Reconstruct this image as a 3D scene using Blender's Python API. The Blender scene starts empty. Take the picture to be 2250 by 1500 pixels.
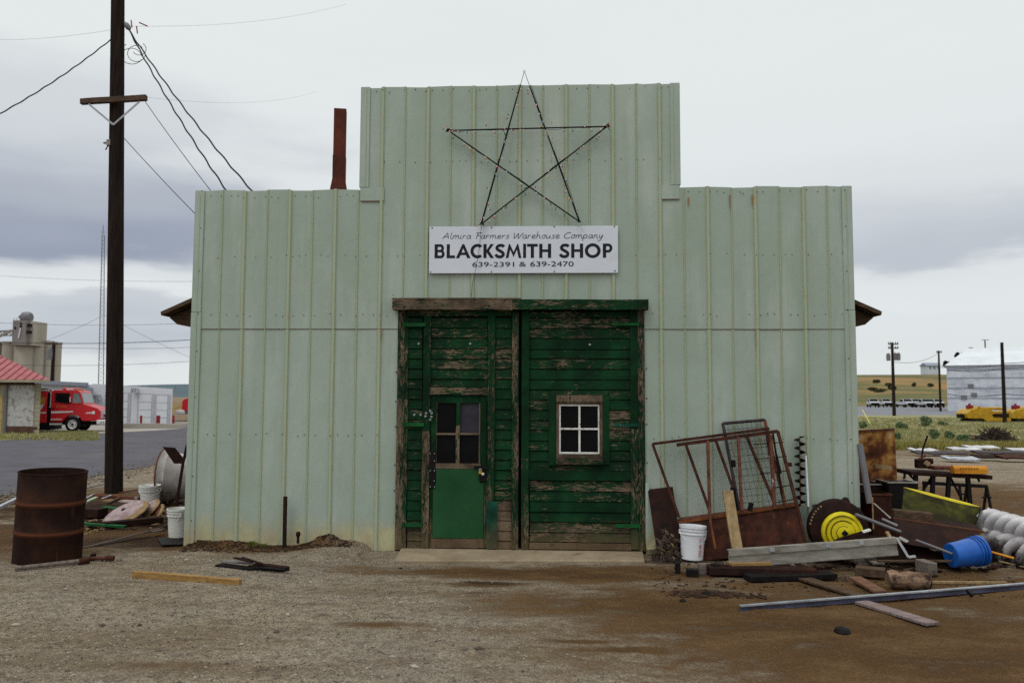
import bpy, math, random
from math import sin, cos, pi, radians
from mathutils import Vector, Matrix
from mathutils import noise as mnoise
from mathutils.geometry import tessellate_polygon
random.seed(7)
scn = bpy.context.scene
C = scn.collection
RES = 1750.0
# ------------------------------------------------------------------ camera
YAW, PITCH, ROLL, CD, CH = -0.0459, 0.0704, 0.0045, 9.457, 1.8
_f = Vector((sin(YAW)*cos(PITCH), cos(YAW)*cos(PITCH), sin(PITCH)))
_r = Vector((cos(YAW), -sin(YAW), 0)); _u = _r.cross(_f)
RT = _r*cos(ROLL)+_u*sin(ROLL); UP = _u*cos(ROLL)-_r*sin(ROLL); FW = _f
CAM = Vector((0, -CD, CH))
cd = bpy.data.cameras.new('camera'); cam = bpy.data.objects.new('camera', cd); C.objects.link(cam)
cd.sensor_width = 36; cd.lens = 28.0; cd.clip_end = 6000; cd.clip_start = .05
cam.matrix_world = Matrix(((RT.x, UP.x, -FW.x, CAM.x), (RT.y, UP.y, -FW.y, CAM.y), (RT.z, UP.z, -FW.z, CAM.z), (0, 0, 0, 1)))
cd.dof.use_dof = True; cd.dof.focus_distance = 9.3; cd.dof.aperture_fstop = 2.2
scn.camera = cam
scn.view_settings.view_transform = 'Standard'; scn.view_settings.look = 'None'
scn.view_settings.exposure = 0.0; scn.view_settings.gamma = 1
scn.cycles.use_denoising = False; scn.cycles.diffuse_bounces = 2
# ------------------------------------------------------------------ sky
SUN_EL, SUN_AZ = radians(58), radians(215)      # azimuth clockwise from +y
w = bpy.data.worlds.new('World'); scn.world = w; w.use_nodes = True
nt = w.node_tree; nt.nodes.clear()
def wn(t, **k):
    n = nt.nodes.new(t)
    for a, b in k.items(): setattr(n, a, b)
    return n
def wl(a, b): nt.links.new(a, b)
def wmath(op, a, b=None, c=None):
    n = wn('ShaderNodeMath', operation=op)
    for i, v in enumerate((a, b, c)):
        if v is None: continue
        if isinstance(v, (int, float)): n.inputs[i].default_value = v
        else: wl(v, n.inputs[i])
    return n.outputs[0]
def wramp(fac, stops, interp='EASE'):
    n = wn('ShaderNodeValToRGB'); n.color_ramp.interpolation = interp
    e = n.color_ramp.elements
    while len(e) < len(stops): e.new(.5)
    for el, (p, c) in zip(e, stops):
        el.position = p; el.color = (*c, 1) if isinstance(c, tuple) else (c, c, c, 1)
    wl(fac, n.inputs[0]); return n.outputs[0]
tc = wn('ShaderNodeTexCoord'); sx = wn('ShaderNodeSeparateXYZ'); wl(tc.outputs['Generated'], sx.inputs[0])
mp = wn('ShaderNodeMapping'); mp.inputs['Scale'].default_value = (2.2, 2.2, 9); wl(tc.outputs['Generated'], mp.inputs[0])
nz = wn('ShaderNodeTexNoise'); nz.inputs['Scale'].default_value = 1.6; nz.inputs['Detail'].default_value = 7; nz.inputs['Roughness'].default_value = .55
wl(mp.outputs[0], nz.inputs['Vector'])
nzf = wmath('SUBTRACT', nz.outputs['Fac'], .5)
el = wmath('MULTIPLY_ADD', nzf, .11, sx.outputs['Z'])
az = wmath('ARCTAN2', sx.outputs['X'], sx.outputs['Y'])
# left bank of dark cloud and right bank, as functions of elevation
bandL = wramp(el, [(0, .02), (.035, .10), (.065, .55), (.095, .42), (.108, .05), (.135, .15), (.165, .92), (.22, .70), (.30, .28), (.38, .0)])
bandR = wramp(el, [(0, .0), (.05, .04), (.150, .05), (.166, .42), (.205, .30), (.25, .06), (.30, 0)])
azn = wmath('MULTIPLY_ADD', nzf, .5, az)
mL = wn('ShaderNodeMapRange', interpolation_type='SMOOTHSTEP'); wl(azn, mL.inputs[0])
for i, v in zip((1, 2, 3, 4), (-.26, -.46, .12, 1)): mL.inputs[i].default_value = v
mR = wn('ShaderNodeMapRange', interpolation_type='SMOOTHSTEP'); wl(azn, mR.inputs[0])
for i, v in zip((1, 2, 3, 4), (.05, .42, 0, 1)): mR.inputs[i].default_value = v
dk = wmath('ADD', wmath('MULTIPLY', bandL, mL.outputs[0]), wmath('MULTIPLY', bandR, mR.outputs[0]))
dk = wmath('MULTIPLY_ADD', wmath('MAXIMUM', nzf, 0), .12, dk)
mixc = wn('ShaderNodeMix', data_type='RGBA'); wl(dk, mixc.inputs['Factor'])
mixc.inputs[6].default_value = (.81, .85, .85, 1); mixc.inputs[7].default_value = (.29, .33, .43, 1)
zen = wramp(sx.outputs['Z'], [(0, .9), (.2, .98), (.45, 1.0), (1, 1.0)], 'LINEAR')
zb = wmath('MULTIPLY_ADD', wmath('MAXIMUM', wmath('SUBTRACT', sx.outputs['Z'], .5), 0), 2.0, 1.0)
mulc = wn('ShaderNodeVectorMath', operation='SCALE'); wl(mixc.outputs[2], mulc.inputs[0]); wl(zb, mulc.inputs['Scale'])
sky = wn('ShaderNodeTexSky', sky_type='NISHITA'); sky.sun_disc = False; sky.sun_elevation = SUN_EL; sky.sun_rotation = SUN_AZ
bgs = wn('ShaderNodeBackground'); wl(sky.outputs[0], bgs.inputs[0]); bgs.inputs[1].default_value = .07
bgc = wn('ShaderNodeBackground'); wl(mulc.outputs[0], bgc.inputs[0]); bgc.inputs[1].default_value = 1.0
mxs = wn('ShaderNodeMixShader'); mxs.inputs[0].default_value = .95; wl(bgs.outputs[0], mxs.inputs[1]); wl(bgc.outputs[0], mxs.inputs[2])
wo = wn('ShaderNodeOutputWorld'); wl(mxs.outputs[0], wo.inputs[0])
sl = bpy.data.lights.new('sun', 'SUN'); so = bpy.data.objects.new('sun', sl); C.objects.link(so)
sl.energy = .75; sl.angle = radians(28); sl.color = (1, .97, .92)
sdir = Vector((sin(SUN_AZ)*cos(SUN_EL), cos(SUN_AZ)*cos(SUN_EL), sin(SUN_EL)))
so.rotation_euler = sdir.to_track_quat('Z', 'Y').to_euler()

# ------------------------------------------------------------------ where things stand
def ray(px, py): return (FW + RT*((px-1125)/RES) + UP*((750-py)/RES))
def F(px, py, y=0.0):
    d = ray(px, py); t = (y-CAM.y)/d.y; return CAM + d*t
def G(px, py, z=0.0):
    d = ray(px, py); t = (z-CAM.z)/d.z; return CAM + d*t
def FX(px, py=900, y=0.0): return F(px, py, y).x
def FZ(py, px=1125, y=0.0): return F(px, py, y).z
# ------------------------------------------------------------------ materials
class Mat:
    def __init__(s, name, rough=.7, metal=0, spec=.3):
        s.m = bpy.data.materials.new(name); s.m.use_nodes = True; s.t = s.m.node_tree
        s.b = s.t.nodes['Principled BSDF']
        s.b.inputs['Roughness'].default_value = rough; s.b.inputs['Metallic'].default_value = metal
        s.b.inputs['Specular IOR Level'].default_value = spec*(.35 if rough > .5 else .7)
        s.tc = s.n('ShaderNodeTexCoord'); s.co = s.tc.outputs['Object']
    def n(s, t, **k):
        n = s.t.nodes.new(t)
        for a, b in k.items(): setattr(n, a, b)
        return n
    def put(s, v, sock):
        if isinstance(v, (int, float)): sock.default_value = v
        elif isinstance(v, tuple): sock.default_value = (*v, 1) if len(sock.default_value) == 4 and len(v) == 3 else v
        else: s.t.links.new(v, sock)
    def map(s, sc, vec=None, loc=(0, 0, 0), rot=(0, 0, 0)):
        n = s.n('ShaderNodeMapping'); n.inputs['Scale'].default_value = sc; n.inputs['Location'].default_value = loc; n.inputs['Rotation'].default_value = rot
        s.put(vec or s.co, n.inputs[0]); return n.outputs[0]
    def noise(s, sc, det=5, rough=.6, vec=None, dist=0):
        n = s.n('ShaderNodeTexNoise'); n.inputs['Scale'].default_value = sc; n.inputs['Detail'].default_value = det
        n.inputs['Roughness'].default_value = rough; n.inputs['Distortion'].default_value = dist; s.put(vec or s.co, n.inputs['Vector']); return n.outputs['Fac']
    def vor(s, sc, vec=None, feat='F1', out='Distance'):
        n = s.n('ShaderNodeTexVoronoi', feature=feat); n.inputs['Scale'].default_value = sc; s.put(vec or s.co, n.inputs['Vector']); return n.outputs[out]
    def ramp(s, f, stops, interp='LINEAR'):
        n = s.n('ShaderNodeValToRGB'); n.color_ramp.interpolation = interp; e = n.color_ramp.elements
        while len(e) < len(stops): e.new(.5)
        for el_, (p, c) in zip(e, stops):
            el_.position = p; el_.color = (*c, 1) if isinstance(c, tuple) else (c, c, c, 1)
        s.put(f, n.inputs[0]); return n.outputs[0]
    def mix(s, f, a, b, mode='MIX'):
        n = s.n('ShaderNodeMix', data_type='RGBA', blend_type=mode); s.put(f, n.inputs['Factor']); s.put(a, n.inputs[6]); s.put(b, n.inputs[7]); return n.outputs[2]
    def math(s, op, a, b=None, c=None):
        n = s.n('ShaderNodeMath', operation=op)
        for i, v in enumerate((a, b, c)):
            if v is not None: s.put(v, n.inputs[i])
        return n.outputs[0]
    def xyz(s, v=None):
        n = s.n('ShaderNodeSeparateXYZ'); s.put(v or s.co, n.inputs[0]); return n.outputs
    def wpos(s): return s.n('ShaderNodeNewGeometry').outputs['Position']
    def attr(s, name): return s.n('ShaderNodeAttribute', attribute_name=name).outputs['Fac']
    def bump(s, h, st=.5, d=.01, nrm=None):
        n = s.n('ShaderNodeBump'); n.inputs['Strength'].default_value = st; n.inputs['Distance'].default_value = d; s.put(h, n.inputs['Height'])
        if nrm: s.put(nrm, n.inputs['Normal'])
        s.put(n.outputs[0], s.b.inputs['Normal']); return n.outputs[0]
    def col(s, v): s.put(v, s.b.inputs['Base Color']); return s
    def rough(s, v): s.put(v, s.b.inputs['Roughness'])
def sm(name, a, b=None, sc=6, rough=.7, metal=0, spec=.3, bmp=.3, bd=.004, stretch=(1, 1, 1), det=6, lo=.35, hi=.65, dirt=None, dirtlo=.55, dirthi=.7, dsc=3):
    m = Mat(name, rough, metal, spec); v = m.map(stretch)
    b = b or tuple(x*.7 for x in a)
    f = m.noise(sc, det, .65, v); c = m.ramp(f, [(lo, b), (hi, a)])
    if dirt: c = m.mix(m.ramp(m.noise(dsc, 7, .7), [(dirtlo, 0.), (dirthi, 1.)]), c, dirt)
    m.col(c); m.bump(m.noise(sc*3, 4, .6, v), bmp, bd); m.rough(m.math('MULTIPLY_ADD', f, .2, rough-.1)); return m.m
M = {}
RU1, RU2, RU3 = (.115, .036, .018), (.035, .015, .011), (.20, .085, .03)
M['rust'] = sm('rust_metal', (.085, .030, .020), (.028, .014, .012), 9, .85, spec=.15, bmp=.6, dirt=RU3, dirtlo=.60, dirthi=.78, dsc=7)
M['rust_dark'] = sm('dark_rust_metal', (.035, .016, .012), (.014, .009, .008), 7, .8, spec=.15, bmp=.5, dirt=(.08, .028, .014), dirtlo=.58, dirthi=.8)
M['rust_worn'] = sm('worn_rust_metal', (.17, .06, .035), (.06, .025, .02), 12, .75, spec=.2, bmp=.5, dirt=(.42, .38, .38), dirtlo=.62, dirthi=.72, dsc=4)
M['black_iron'] = sm('black_iron', (.014, .011, .011), (.006, .005, .005), 14, .6, spec=.3, bmp=.4)
M['pole'] = sm('creosoted_pole_wood', (.036, .025, .020), (.012, .009, .008), 5, .9, spec=.1, bmp=.8, bd=.01, stretch=(5, 5, .35))
M['crossarm'] = sm('weathered_crossarm_wood', (.12, .08, .06), (.05, .032, .026), 5, .9, spec=.1, stretch=(1, 8, 8), bmp=.6)
M['galv'] = sm('galvanised_metal', (.45, .47, .50), (.28, .29, .31), 8, .5, .5, .5, bmp=.15)
M['galv_dull'] = sm('dull_aluminium', (.36, .34, .30), (.20, .18, .15), 5, .6, .15, .4, bmp=.3, stretch=(.6, 3, 3), dirt=(.10, .08, .06), dirtlo=.6, dirthi=.75)
M['cable'] = sm('black_cable', (.015, .013, .018), None, 5, .6, bmp=0)
M['plastic'] = sm('white_plastic', (.76, .76, .72), (.66, .66, .62), 4, .4, spec=.45, bmp=.05, dirt=(.44, .38, .27), dirtlo=.50, dirthi=.8, dsc=4)
M['plastic_clean'] = sm('clean_white_plastic', (.76, .77, .80), (.68, .69, .72), 4, .35, spec=.45, bmp=.05, dirt=(.45, .42, .38), dirtlo=.68, dirthi=.85, dsc=5)
M['blue'] = sm('blue_plastic', (.010, .12, .48), (.006, .07, .32), 4, .35, spec=.5, bmp=.05, dirt=(.03, .05, .09), dirtlo=.54, dirthi=.75, dsc=6)
M['red_print'] = sm('red_print', (.62, .03, .08), (.5, .06, .1), 30, .5, bmp=0)
M['wood_new'] = sm('yellow_lumber', (.36, .22, .085), (.22, .12, .04), 4, .75, spec=.15, bmp=.3, stretch=(1, 9, 9), dirt=(.10, .06, .03), dirtlo=.62, dirthi=.75, dsc=5)
M['wood_tan'] = sm('tan_knotty_lumber', (.34, .25, .13), (.20, .13, .07), 5, .8, spec=.15, bmp=.4, stretch=(3, 3, 1.1), dirt=(.08, .05, .03), dirtlo=.62, dirthi=.72, dsc=7)
M['wood_grey'] = sm('grey_weathered_wood', (.22, .18, .155), (.09, .07, .06), 5, .9, spec=.1, bmp=.6, stretch=(1.2, 10, 10), dirt=(.05, .035, .03), dirtlo=.58, dirthi=.72, dsc=3)
M['wood_brown'] = sm('brown_old_wood', (.115, .075, .048), (.045, .03, .021), 5, .9, spec=.1, bmp=.6, stretch=(1.2, 8, 8))
M['bark'] = sm('stripped_log_wood', (.33, .22, .15), (.14, .08, .05), 4, .9, spec=.1, bmp=.8, bd=.01, stretch=(1, 6, 6), dirt=(.03, .02, .015), dirtlo=.52, dirthi=.66, dsc=4)
M['yellow'] = sm('yellow_paint', (.72, .60, .008), (.58, .46, .01), 8, .45, spec=.4, bmp=.2, dirt=(.10, .06, .02), dirtlo=.66, dirthi=.74, dsc=14)
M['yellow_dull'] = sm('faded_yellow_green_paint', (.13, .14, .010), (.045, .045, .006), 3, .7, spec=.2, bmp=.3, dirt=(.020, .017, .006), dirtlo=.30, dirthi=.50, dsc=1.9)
M['orange'] = sm('orange_yellow_paint', (.60, .26, .015), (.42, .15, .012), 6, .5, bmp=.2)
M['machine'] = sm('machine_yellow_paint', (.52, .30, .012), (.34, .18, .01), 3, .5, spec=.4, bmp=.1, dirt=(.08, .05, .02), dirtlo=.66, dirthi=.8)
M['green_paint'] = sm('dark_green_paint', (.012, .10, .028), (.008, .05, .015), 6, .6, bmp=.2)
M['mint'] = sm('pale_green_paint', (.42, .52, .36), (.3, .38, .26), 6, .6, bmp=.2)
M['disc'] = sm('stained_white_disc_metal', (.42, .33, .33), (.20, .13, .13), 7, .6, spec=.3, bmp=.3, dirt=(.20, .10, .05), dirtlo=.55, dirthi=.7, dsc=6)
M['rim'] = sm('chalky_white_rim_paint', (.46, .44, .42), (.30, .27, .25), 3, .7, spec=.2, bmp=.3, dirt=(.15, .07, .045), dirtlo=.56, dirthi=.75, dsc=4)
M['flight'] = sm('bright_auger_metal', (.62, .60, .60), (.42, .40, .42), 4, .45, .3, .5, bmp=.15)
M['white_wall'] = sm('white_painted_block', (.62, .64, .68), (.54, .56, .60), 1.2, .85, bmp=.1)
M['white_door'] = sm('white_garage_door_panel', (.64, .67, .71), (.58, .61, .65), 1, .7, bmp=.1)
M['door_frame'] = sm('grey_door_frame', (.46, .46, .50), (.38, .38, .42), 2, .8, bmp=.1)
M['trim_grey'] = sm('grey_blue_roof_trim', (.27, .29, .35), (.22, .24, .29), 2, .7, bmp=.1)
M['tan_wall'] = sm('tan_block_wall', (.38, .34, .25), (.28, .25, .18), 1.5, .9, bmp=.3)
M['peel_white'] = sm('flaking_white_panel', (.50, .49, .49), (.42, .41, .41), 3, .9, bmp=.3, dirt=(.24, .21, .19), dirtlo=.5, dirthi=.62, dsc=4)
M['brown'] = sm('brown_stain', (.12, .065, .045), (.07, .04, .03), 3, .9, bmp=.3)
M['ybrick'] = sm('yellow_blocks', (.50, .38, .16), (.36, .25, .10), 4, .9, bmp=.4)
M['red_roof'] = sm('faded_red_roof_metal', (.40, .145, .145), (.29, .095, .10), 2, .6, bmp=.2, stretch=(1, 4, 1))
M['concrete'] = sm('silo_concrete', (.42, .385, .33), (.32, .29, .24), .35, .9, bmp=.2, stretch=(1, 1, .35))
M['silo_head'] = sm('headhouse_concrete', (.26, .235, .23), (.19, .17, .17), .5, .9, bmp=.2, stretch=(1, 1, .4))
M['steel'] = sm('grey_steel', (.22, .21, .22), (.15, .14, .15), 1, .6, .3, bmp=.1)
M['red'] = sm('red_vehicle_paint', (.55, .012, .022), (.46, .010, .018), 2, .3, spec=.5, bmp=0)
M['red_flat'] = sm('dark_red_post_paint', (.26, .03, .04), (.18, .02, .03), 4, .7, bmp=.1)
M['car_white'] = sm('white_vehicle_paint', (.66, .67, .68), (.6, .6, .62), 2, .35, bmp=0)
M['pickup_paint'] = sm('dull_white_vehicle_paint', (.52, .53, .54), (.40, .41, .42), 2, .5, bmp=0)
M['chrome'] = sm('bright_metal', (.75, .75, .76), (.6, .6, .62), 3, .3, .4, .6, bmp=.05)
M['tyre'] = sm('black_rubber', (.018, .016, .016), (.010, .009, .009), 12, .9, spec=.2, bmp=.3)
M['gold'] = sm('gold_lettering', (.5, .27, .04), None, 3, .6, bmp=0)
M['glass_car'] = sm('vehicle_glass', (.20, .25, .26), (.12, .15, .16), 1.5, .12, spec=.6, bmp=0)
M['glass_dark'] = sm('dark_glass', (.008, .007, .008), (.004, .004, .004), 3, .3, spec=.10, bmp=0)
M['glass_dusty'] = sm('dusty_glass', (.045, .042, .055), (.028, .026, .034), 5, .6, spec=.3, bmp=0)
M['bulb_amber'] = sm('amber_bulb', (.62, .30, .04), None, 3, .3, bmp=0); M['bulb_red'] = sm('red_bulb', (.45, .02, .03), None, 3, .3, bmp=0)
M['bulb_green'] = sm('green_bulb', (.01, .22, .12), None, 3, .3, bmp=0); M['bulb_blue'] = sm('blue_bulb', (.06, .16, .36), None, 3, .3, bmp=0)
M['wood_red'] = sm('reddish_old_wood', (.20, .105, .07), (.10, .055, .035), 5, .9, spec=.1, bmp=.5, stretch=(1.2, 8, 8))
M['wood_pale'] = sm('purplish_pale_wood', (.27, .21, .20), (.12, .085, .08), 5, .9, spec=.1, bmp=.6, stretch=(1.2, 8, 8))
M['steel_blue'] = sm('dark_bluish_steel', (.09, .09, .13), (.04, .04, .06), 3, .5, .3, .4, bmp=.1)
M['sash_white'] = sm('chipped_white_sash_paint', (.78, .77, .74), (.60, .58, .54), 20, .7, bmp=.4, dirt=(.14, .10, .07), dirtlo=.58, dirthi=.64, dsc=14)
M['lettering'] = sm('black_sign_lettering', (.012, .012, .018), None, 3, .5, bmp=0)
M['screw'] = sm('dark_screw_heads', (.04, .03, .028), None, 3, .6, bmp=0)
M['asphalt'] = sm('asphalt', (.105, .10, .115), (.075, .072, .082), 1.1, .85, spec=.2, bmp=.4, dirt=(.13, .11, .10), dirtlo=.5, dirthi=.8, dsc=.25)
M['lot'] = sm('pale_parking_asphalt', (.21, .21, .23), (.16, .16, .175), .3, .85, spec=.2, bmp=.2)
M['apron'] = sm('pale_concrete_apron', (.36, .33, .29), (.28, .25, .22), .8, .9, bmp=.2)
M['concrete_sill'] = sm('worn_concrete_slab', (.32, .255, .175), (.22, .17, .11), 4, .9, spec=.1, bmp=.6, dirt=(.11, .075, .045), dirtlo=.62, dirthi=.75, dsc=2.5)
M['hill_far'] = sm('far_blue_hill_soil', (.085, .125, .13), (.07, .09, .12), .01, .95, bmp=0)
M['bush'] = sm('sagebrush_leaves', (.19, .26, .13), (.11, .16, .08), 6, .8, bmp=0)
M['bush2'] = sm('dark_tree_leaves', (.035, .045, .03), (.018, .024, .016), 3, .9, bmp=0)
M['scrub'] = sm('grey_green_scrub', (.12, .12, .06), (.07, .075, .04), 3, .9, bmp=0)
M['twig'] = sm('dead_twigs', (.10, .075, .06), (.045, .032, .026), 6, .9, bmp=0)
M['soil'] = sm('dark_crumbly_soil', (.06, .034, .020), (.022, .014, .010), 12, .95, bmp=.5)
M['weed'] = sm('fresh_weed_leaves', (.10, .15, .02), (.05, .08, .012), 12, .8, bmp=0)
M['dry'] = sm('dry_weeds', (.33, .22, .10), (.14, .09, .04), 9, .9, bmp=0)

def siding():
    m = Mat('sage_green_siding', .42, 0, .35); p = m.wpos(); X = m.xyz(p)
    big = m.noise(.9, 3, .5, m.map((1, 1, .5), p)); fine = m.noise(60, 3, .6, p)
    c = m.ramp(big, [(.3, (.305, .375, .308)), (.7, (.365, .43, .372))])
    c = m.mix(m.ramp(fine, [(.3, .12), (.7, 0.)]), c, (.2, .24, .18))
    cl = m.noise(1.6, 4, .6, m.map((1.3, 1, .28), p, loc=(9, 0, 4))); c = m.mix(m.ramp(cl, [(.5, 0.), (.72, .55)]), c, (.50, .53, .49))
    st = m.noise(2.2, 6, .6, m.map((7, 1, .22), p))                         # runs of grime down the sheets
    c = m.mix(m.math('MULTIPLY', m.ramp(st, [(.50, 0.), (.72, 1.)]), .30), c, (.30, .32, .20))
    sc = m.noise(1, 4, .5, m.map((55, 1, 9), p, rot=(0, .35, 0)))           # small scratches
    c = m.mix(m.math('MULTIPLY', m.ramp(sc, [(.70, 0.), (.74, 1.)]), .35), c, (.13, .15, .12))
    # rust at a few screws and joints
    rs = m.noise(3.1, 5, .7, m.map((6, 1, 1.2), p, loc=(3, 0, 2)))
    c = m.mix(m.math('MULTIPLY', m.ramp(rs, [(.70, 0.), (.78, 1.)]), .45), c, (.36, .20, .08))
    # splashed soil along the foot of the wall
    n = m.noise(5, 6, .65, m.map((1, 1, .6), p))
    g = m.math('SUBTRACT', X[2], m.math('MULTIPLY', n, .62))
    k = m.ramp(m.math('ADD', g, .3), [(.10, .85), (.42, 0.)], 'EASE')
    c = m.mix(k, c, m.ramp(n, [(.4, (.40, .31, .17)), (.6, (.46, .43, .24))]))
    m.col(c); m.bump(m.noise(2.0, 3, .5, m.map((1.8, 1, 1), p)), .45, .03); return m.m
M['siding'] = siding()
def rib_mat():
    m = Mat('yellowed_siding_rib', .5, 0, .3); p = m.wpos(); X = m.xyz(p)
    n = m.noise(3, 6, .65, m.map((14, 1, 1.3), p))
    c = m.ramp(n, [(.35, (.35, .41, .31)), (.55, (.36, .40, .27)), (.74, (.38, .30, .18))])
    m.col(c); return m.m
M['rib'] = rib_mat()
def peel(name, horiz, paint=(.0062, .040, .0145), wood=(.165, .120, .080)):
    m = Mat(name, .75, 0, .2); p = m.wpos()
    s1, s2 = ((1.6, 1, 6), (5, 1, 55)) if horiz else ((7, 1, 1.3), (60, 1, 4))
    wr = m.attr('wear')
    a = m.noise(1.5, 5, .6, m.map(s1, p)); b = m.noise(1.3, 5, .65, m.map(s2, p), dist=.3)
    fine = m.noise(1, 4, .7, m.map((18, 1, 160) if horiz else (160, 1, 16), p))
    flk = m.noise(1, 6, .7, m.map((13, 1, 62) if horiz else (62, 1, 13), p), dist=.8)
    v = m.math('ADD', m.math('MULTIPLY', a, .32), m.math('MULTIPLY', b, .24)); v = m.math('MULTIPLY_ADD', flk, .44, v); v = m.math('MULTIPLY_ADD', wr, .62, v)
    k = m.ramp(v, [(.572, 0.), (.592, 1.)])
    wd = m.ramp(fine, [(.3, tuple(x*.30 for x in wood)), (.5, wood), (.7, tuple(min(1, x*1.7) for x in wood))])
    stain = m.noise(2.3, 4, .6, p); wd = m.mix(m.ramp(stain, [(.42, 0.), (.62, .85)]), wd, (.05, .034, .026))
    pt = m.ramp(m.noise(3, 4, .6, p), [(.3, tuple(x*.55 for x in paint)), (.7, tuple(x*1.45 for x in paint))])
    pt = m.mix(m.ramp(b, [(.3, .5), (.5, 0.)]), pt, (.008, .02, .01))
    pt = m.mix(m.ramp(m.noise(1.7, 6, .65, p), [(.42, .65), (.58, 0.)]), pt, (.0045, .012, .0065))
    z = m.xyz(p)[2]; mud = m.ramp(m.math('ADD', z, m.math('MULTIPLY', a, .5)), [(.2, .75), (.62, 0.)])
    c = m.mix(k, pt, wd); c = m.mix(mud, c, (.13, .085, .045)); m.col(c)
    m.bump(m.math('ADD', m.math('MULTIPLY', fine, .5), m.math('MULTIPLY', k, -.35)), .7, .006); return m.m
M['peel_h'] = peel('peeling_green_paint_boards', True)
M['peel_v'] = peel('peeling_green_paint_posts', False)
M['teal'] = peel('teal_green_patch', False, (.012, .085, .055))
def kick():
    m = Mat('green_kick_panel_paint', .55, 0, .25); p = m.wpos()
    c = m.ramp(m.noise(2, 4, .6, p), [(.3, (.012, .056, .020)), (.7, (.022, .084, .034))])
    c = m.mix(m.ramp(m.noise(1, 3, .5, m.map((40, 1, 14), p, rot=(0, .4, 0))), [(.67, 0.), (.72, .7)]), c, (.006, .03, .01))
    c = m.mix(m.ramp(m.noise(1, 3, .5, m.map((10, 1, 60), p, rot=(0, .5, 0))), [(.74, 0.), (.77, .5)]), c, (.15, .3, .17))
    m.col(c); return m.m
M['kick'] = kick()
def ground_mat():
    m = Mat('dirt_and_gravel', .95, 0, .12); p = m.wpos()
    dirt = m.attr('dirt'); dark = m.attr('dark')
    big = m.noise(.55, 6, .6, p); rut = m.noise(1, 5, .6, m.map((.35, 1.6, 1), p, rot=(0, 0, .12))); med = m.noise(2.6, 7, .65, m.map((.5, 1, 1), p)); lump = m.noise(11, 5, .7, m.map((.7, 1, 1), p)); fine = m.noise(34, 6, .75, p); ff = m.noise(110, 3, .7, p)
    vo = m.vor(70, p); vc = m.vor(70, p, out='Color'); vx = m.xyz(vc)[0]
    grav = m.ramp(vx, [(0, (.12, .092, .064)), (.4, (.33, .265, .185)), (.8, (.50, .41, .295)), (.97, (.62, .54, .43))])
    grav = m.mix(.5, grav, m.ramp(fine, [(.3, (.09, .07, .052)), (.55, (.34, .275, .195)), (.75, (.58, .48, .35))]))
    grav = m.mix(m.ramp(big, [(.35, .35), (.6, 0.)]), grav, (.22, .19, .165)); grav = m.mix(m.ramp(rut, [(.48, 0.), (.60, .65)]), grav, (.19, .135, .080))
    grav = m.mix(m.ramp(lump, [(.34, .55), (.52, 0.)]), grav, (.10, .08, .062)); grav = m.mix(m.ramp(lump, [(.55, 0.), (.72, .4)]), grav, (.42, .36, .27))
    soil = m.ramp(m.math('ADD', m.math('MULTIPLY', med, .6), m.math('MULTIPLY', fine, .4)), [(.3, (.045, .025, .012)), (.5, (.125, .070, .032)), (.72, (.23, .145, .072))])
    k = m.math('ADD', dirt, m.math('MULTIPLY', m.math('SUBTRACT', med, .5), 1.5)); k = m.math('ADD', k, m.math('MULTIPLY', m.math('SUBTRACT', fine, .5), .8))
    c = m.mix(m.ramp(k, [(.3, 0.), (.72, 1.)]), grav, soil)
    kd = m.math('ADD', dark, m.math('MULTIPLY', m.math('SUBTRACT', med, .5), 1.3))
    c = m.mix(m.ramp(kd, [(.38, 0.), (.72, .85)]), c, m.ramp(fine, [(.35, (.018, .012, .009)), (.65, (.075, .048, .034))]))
    m.col(c)
    h = m.math('ADD', m.math('MULTIPLY', fine, .8), m.math('MULTIPLY', ff, .35)); h = m.math('SUBTRACT', h, m.math('MULTIPLY', vo, .5)); h = m.math('ADD', h, m.math('MULTIPLY', med, .7)); h = m.math('ADD', h, m.math('MULTIPLY', lump, 1.6))
    m.bump(h, 1.0, .03); return m.m
M['ground'] = ground_mat()
def field_mat(name, cols, sc=.12, st=(1, 1, 1)):
    m = Mat(name, .95, 0, .1); p = m.wpos()
    f = m.math('ADD', m.math('MULTIPLY', m.noise(sc, 6, .65, m.map(st, p)), .75), m.math('MULTIPLY', m.noise(3, 4, .7, p), .25))
    n = len(cols); m.col(m.ramp(f, [(.38+.24*i/(n-1), c) for i, c in enumerate(cols)])); return m.m
M['field'] = field_mat('patchy_grass_field', [(.36, .28, .18), (.26, .23, .13), (.20, .22, .10), (.33, .27, .17), (.38, .29, .19)])
M['bank'] = field_mat('dry_grass_bank', [(.10, .065, .035), (.19, .125, .05), (.26, .18, .085)], .6)
M['hill'] = field_mat('dry_grass_hill', [(.28, .155, .065), (.16, .13, .06), (.10, .11, .05), (.13, .12, .055), (.31, .18, .075), (.18, .14, .07)], .018, (.6, 1.6, 9))
M['grass'] = sm('grass_blades', (.31, .29, .16), (.19, .21, .10), .8, .9, bmp=0)
M['grass_dry'] = sm('dry_yellow_grass_blades', (.30, .24, .07), (.17, .17, .05), .8, .9, bmp=0)
def pebble_mat():
    m = Mat('gravel_stones', .9, 0, .2)
    r = m.n('ShaderNodeNewGeometry').outputs['Random Per Island']
    m.col(m.ramp(r, [(0, (.06, .048, .04)), (.35, (.15, .125, .10)), (.75, (.27, .235, .19)), (1, (.34, .30, .25))])); return m.m
M['pebble'] = pebble_mat()
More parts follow.
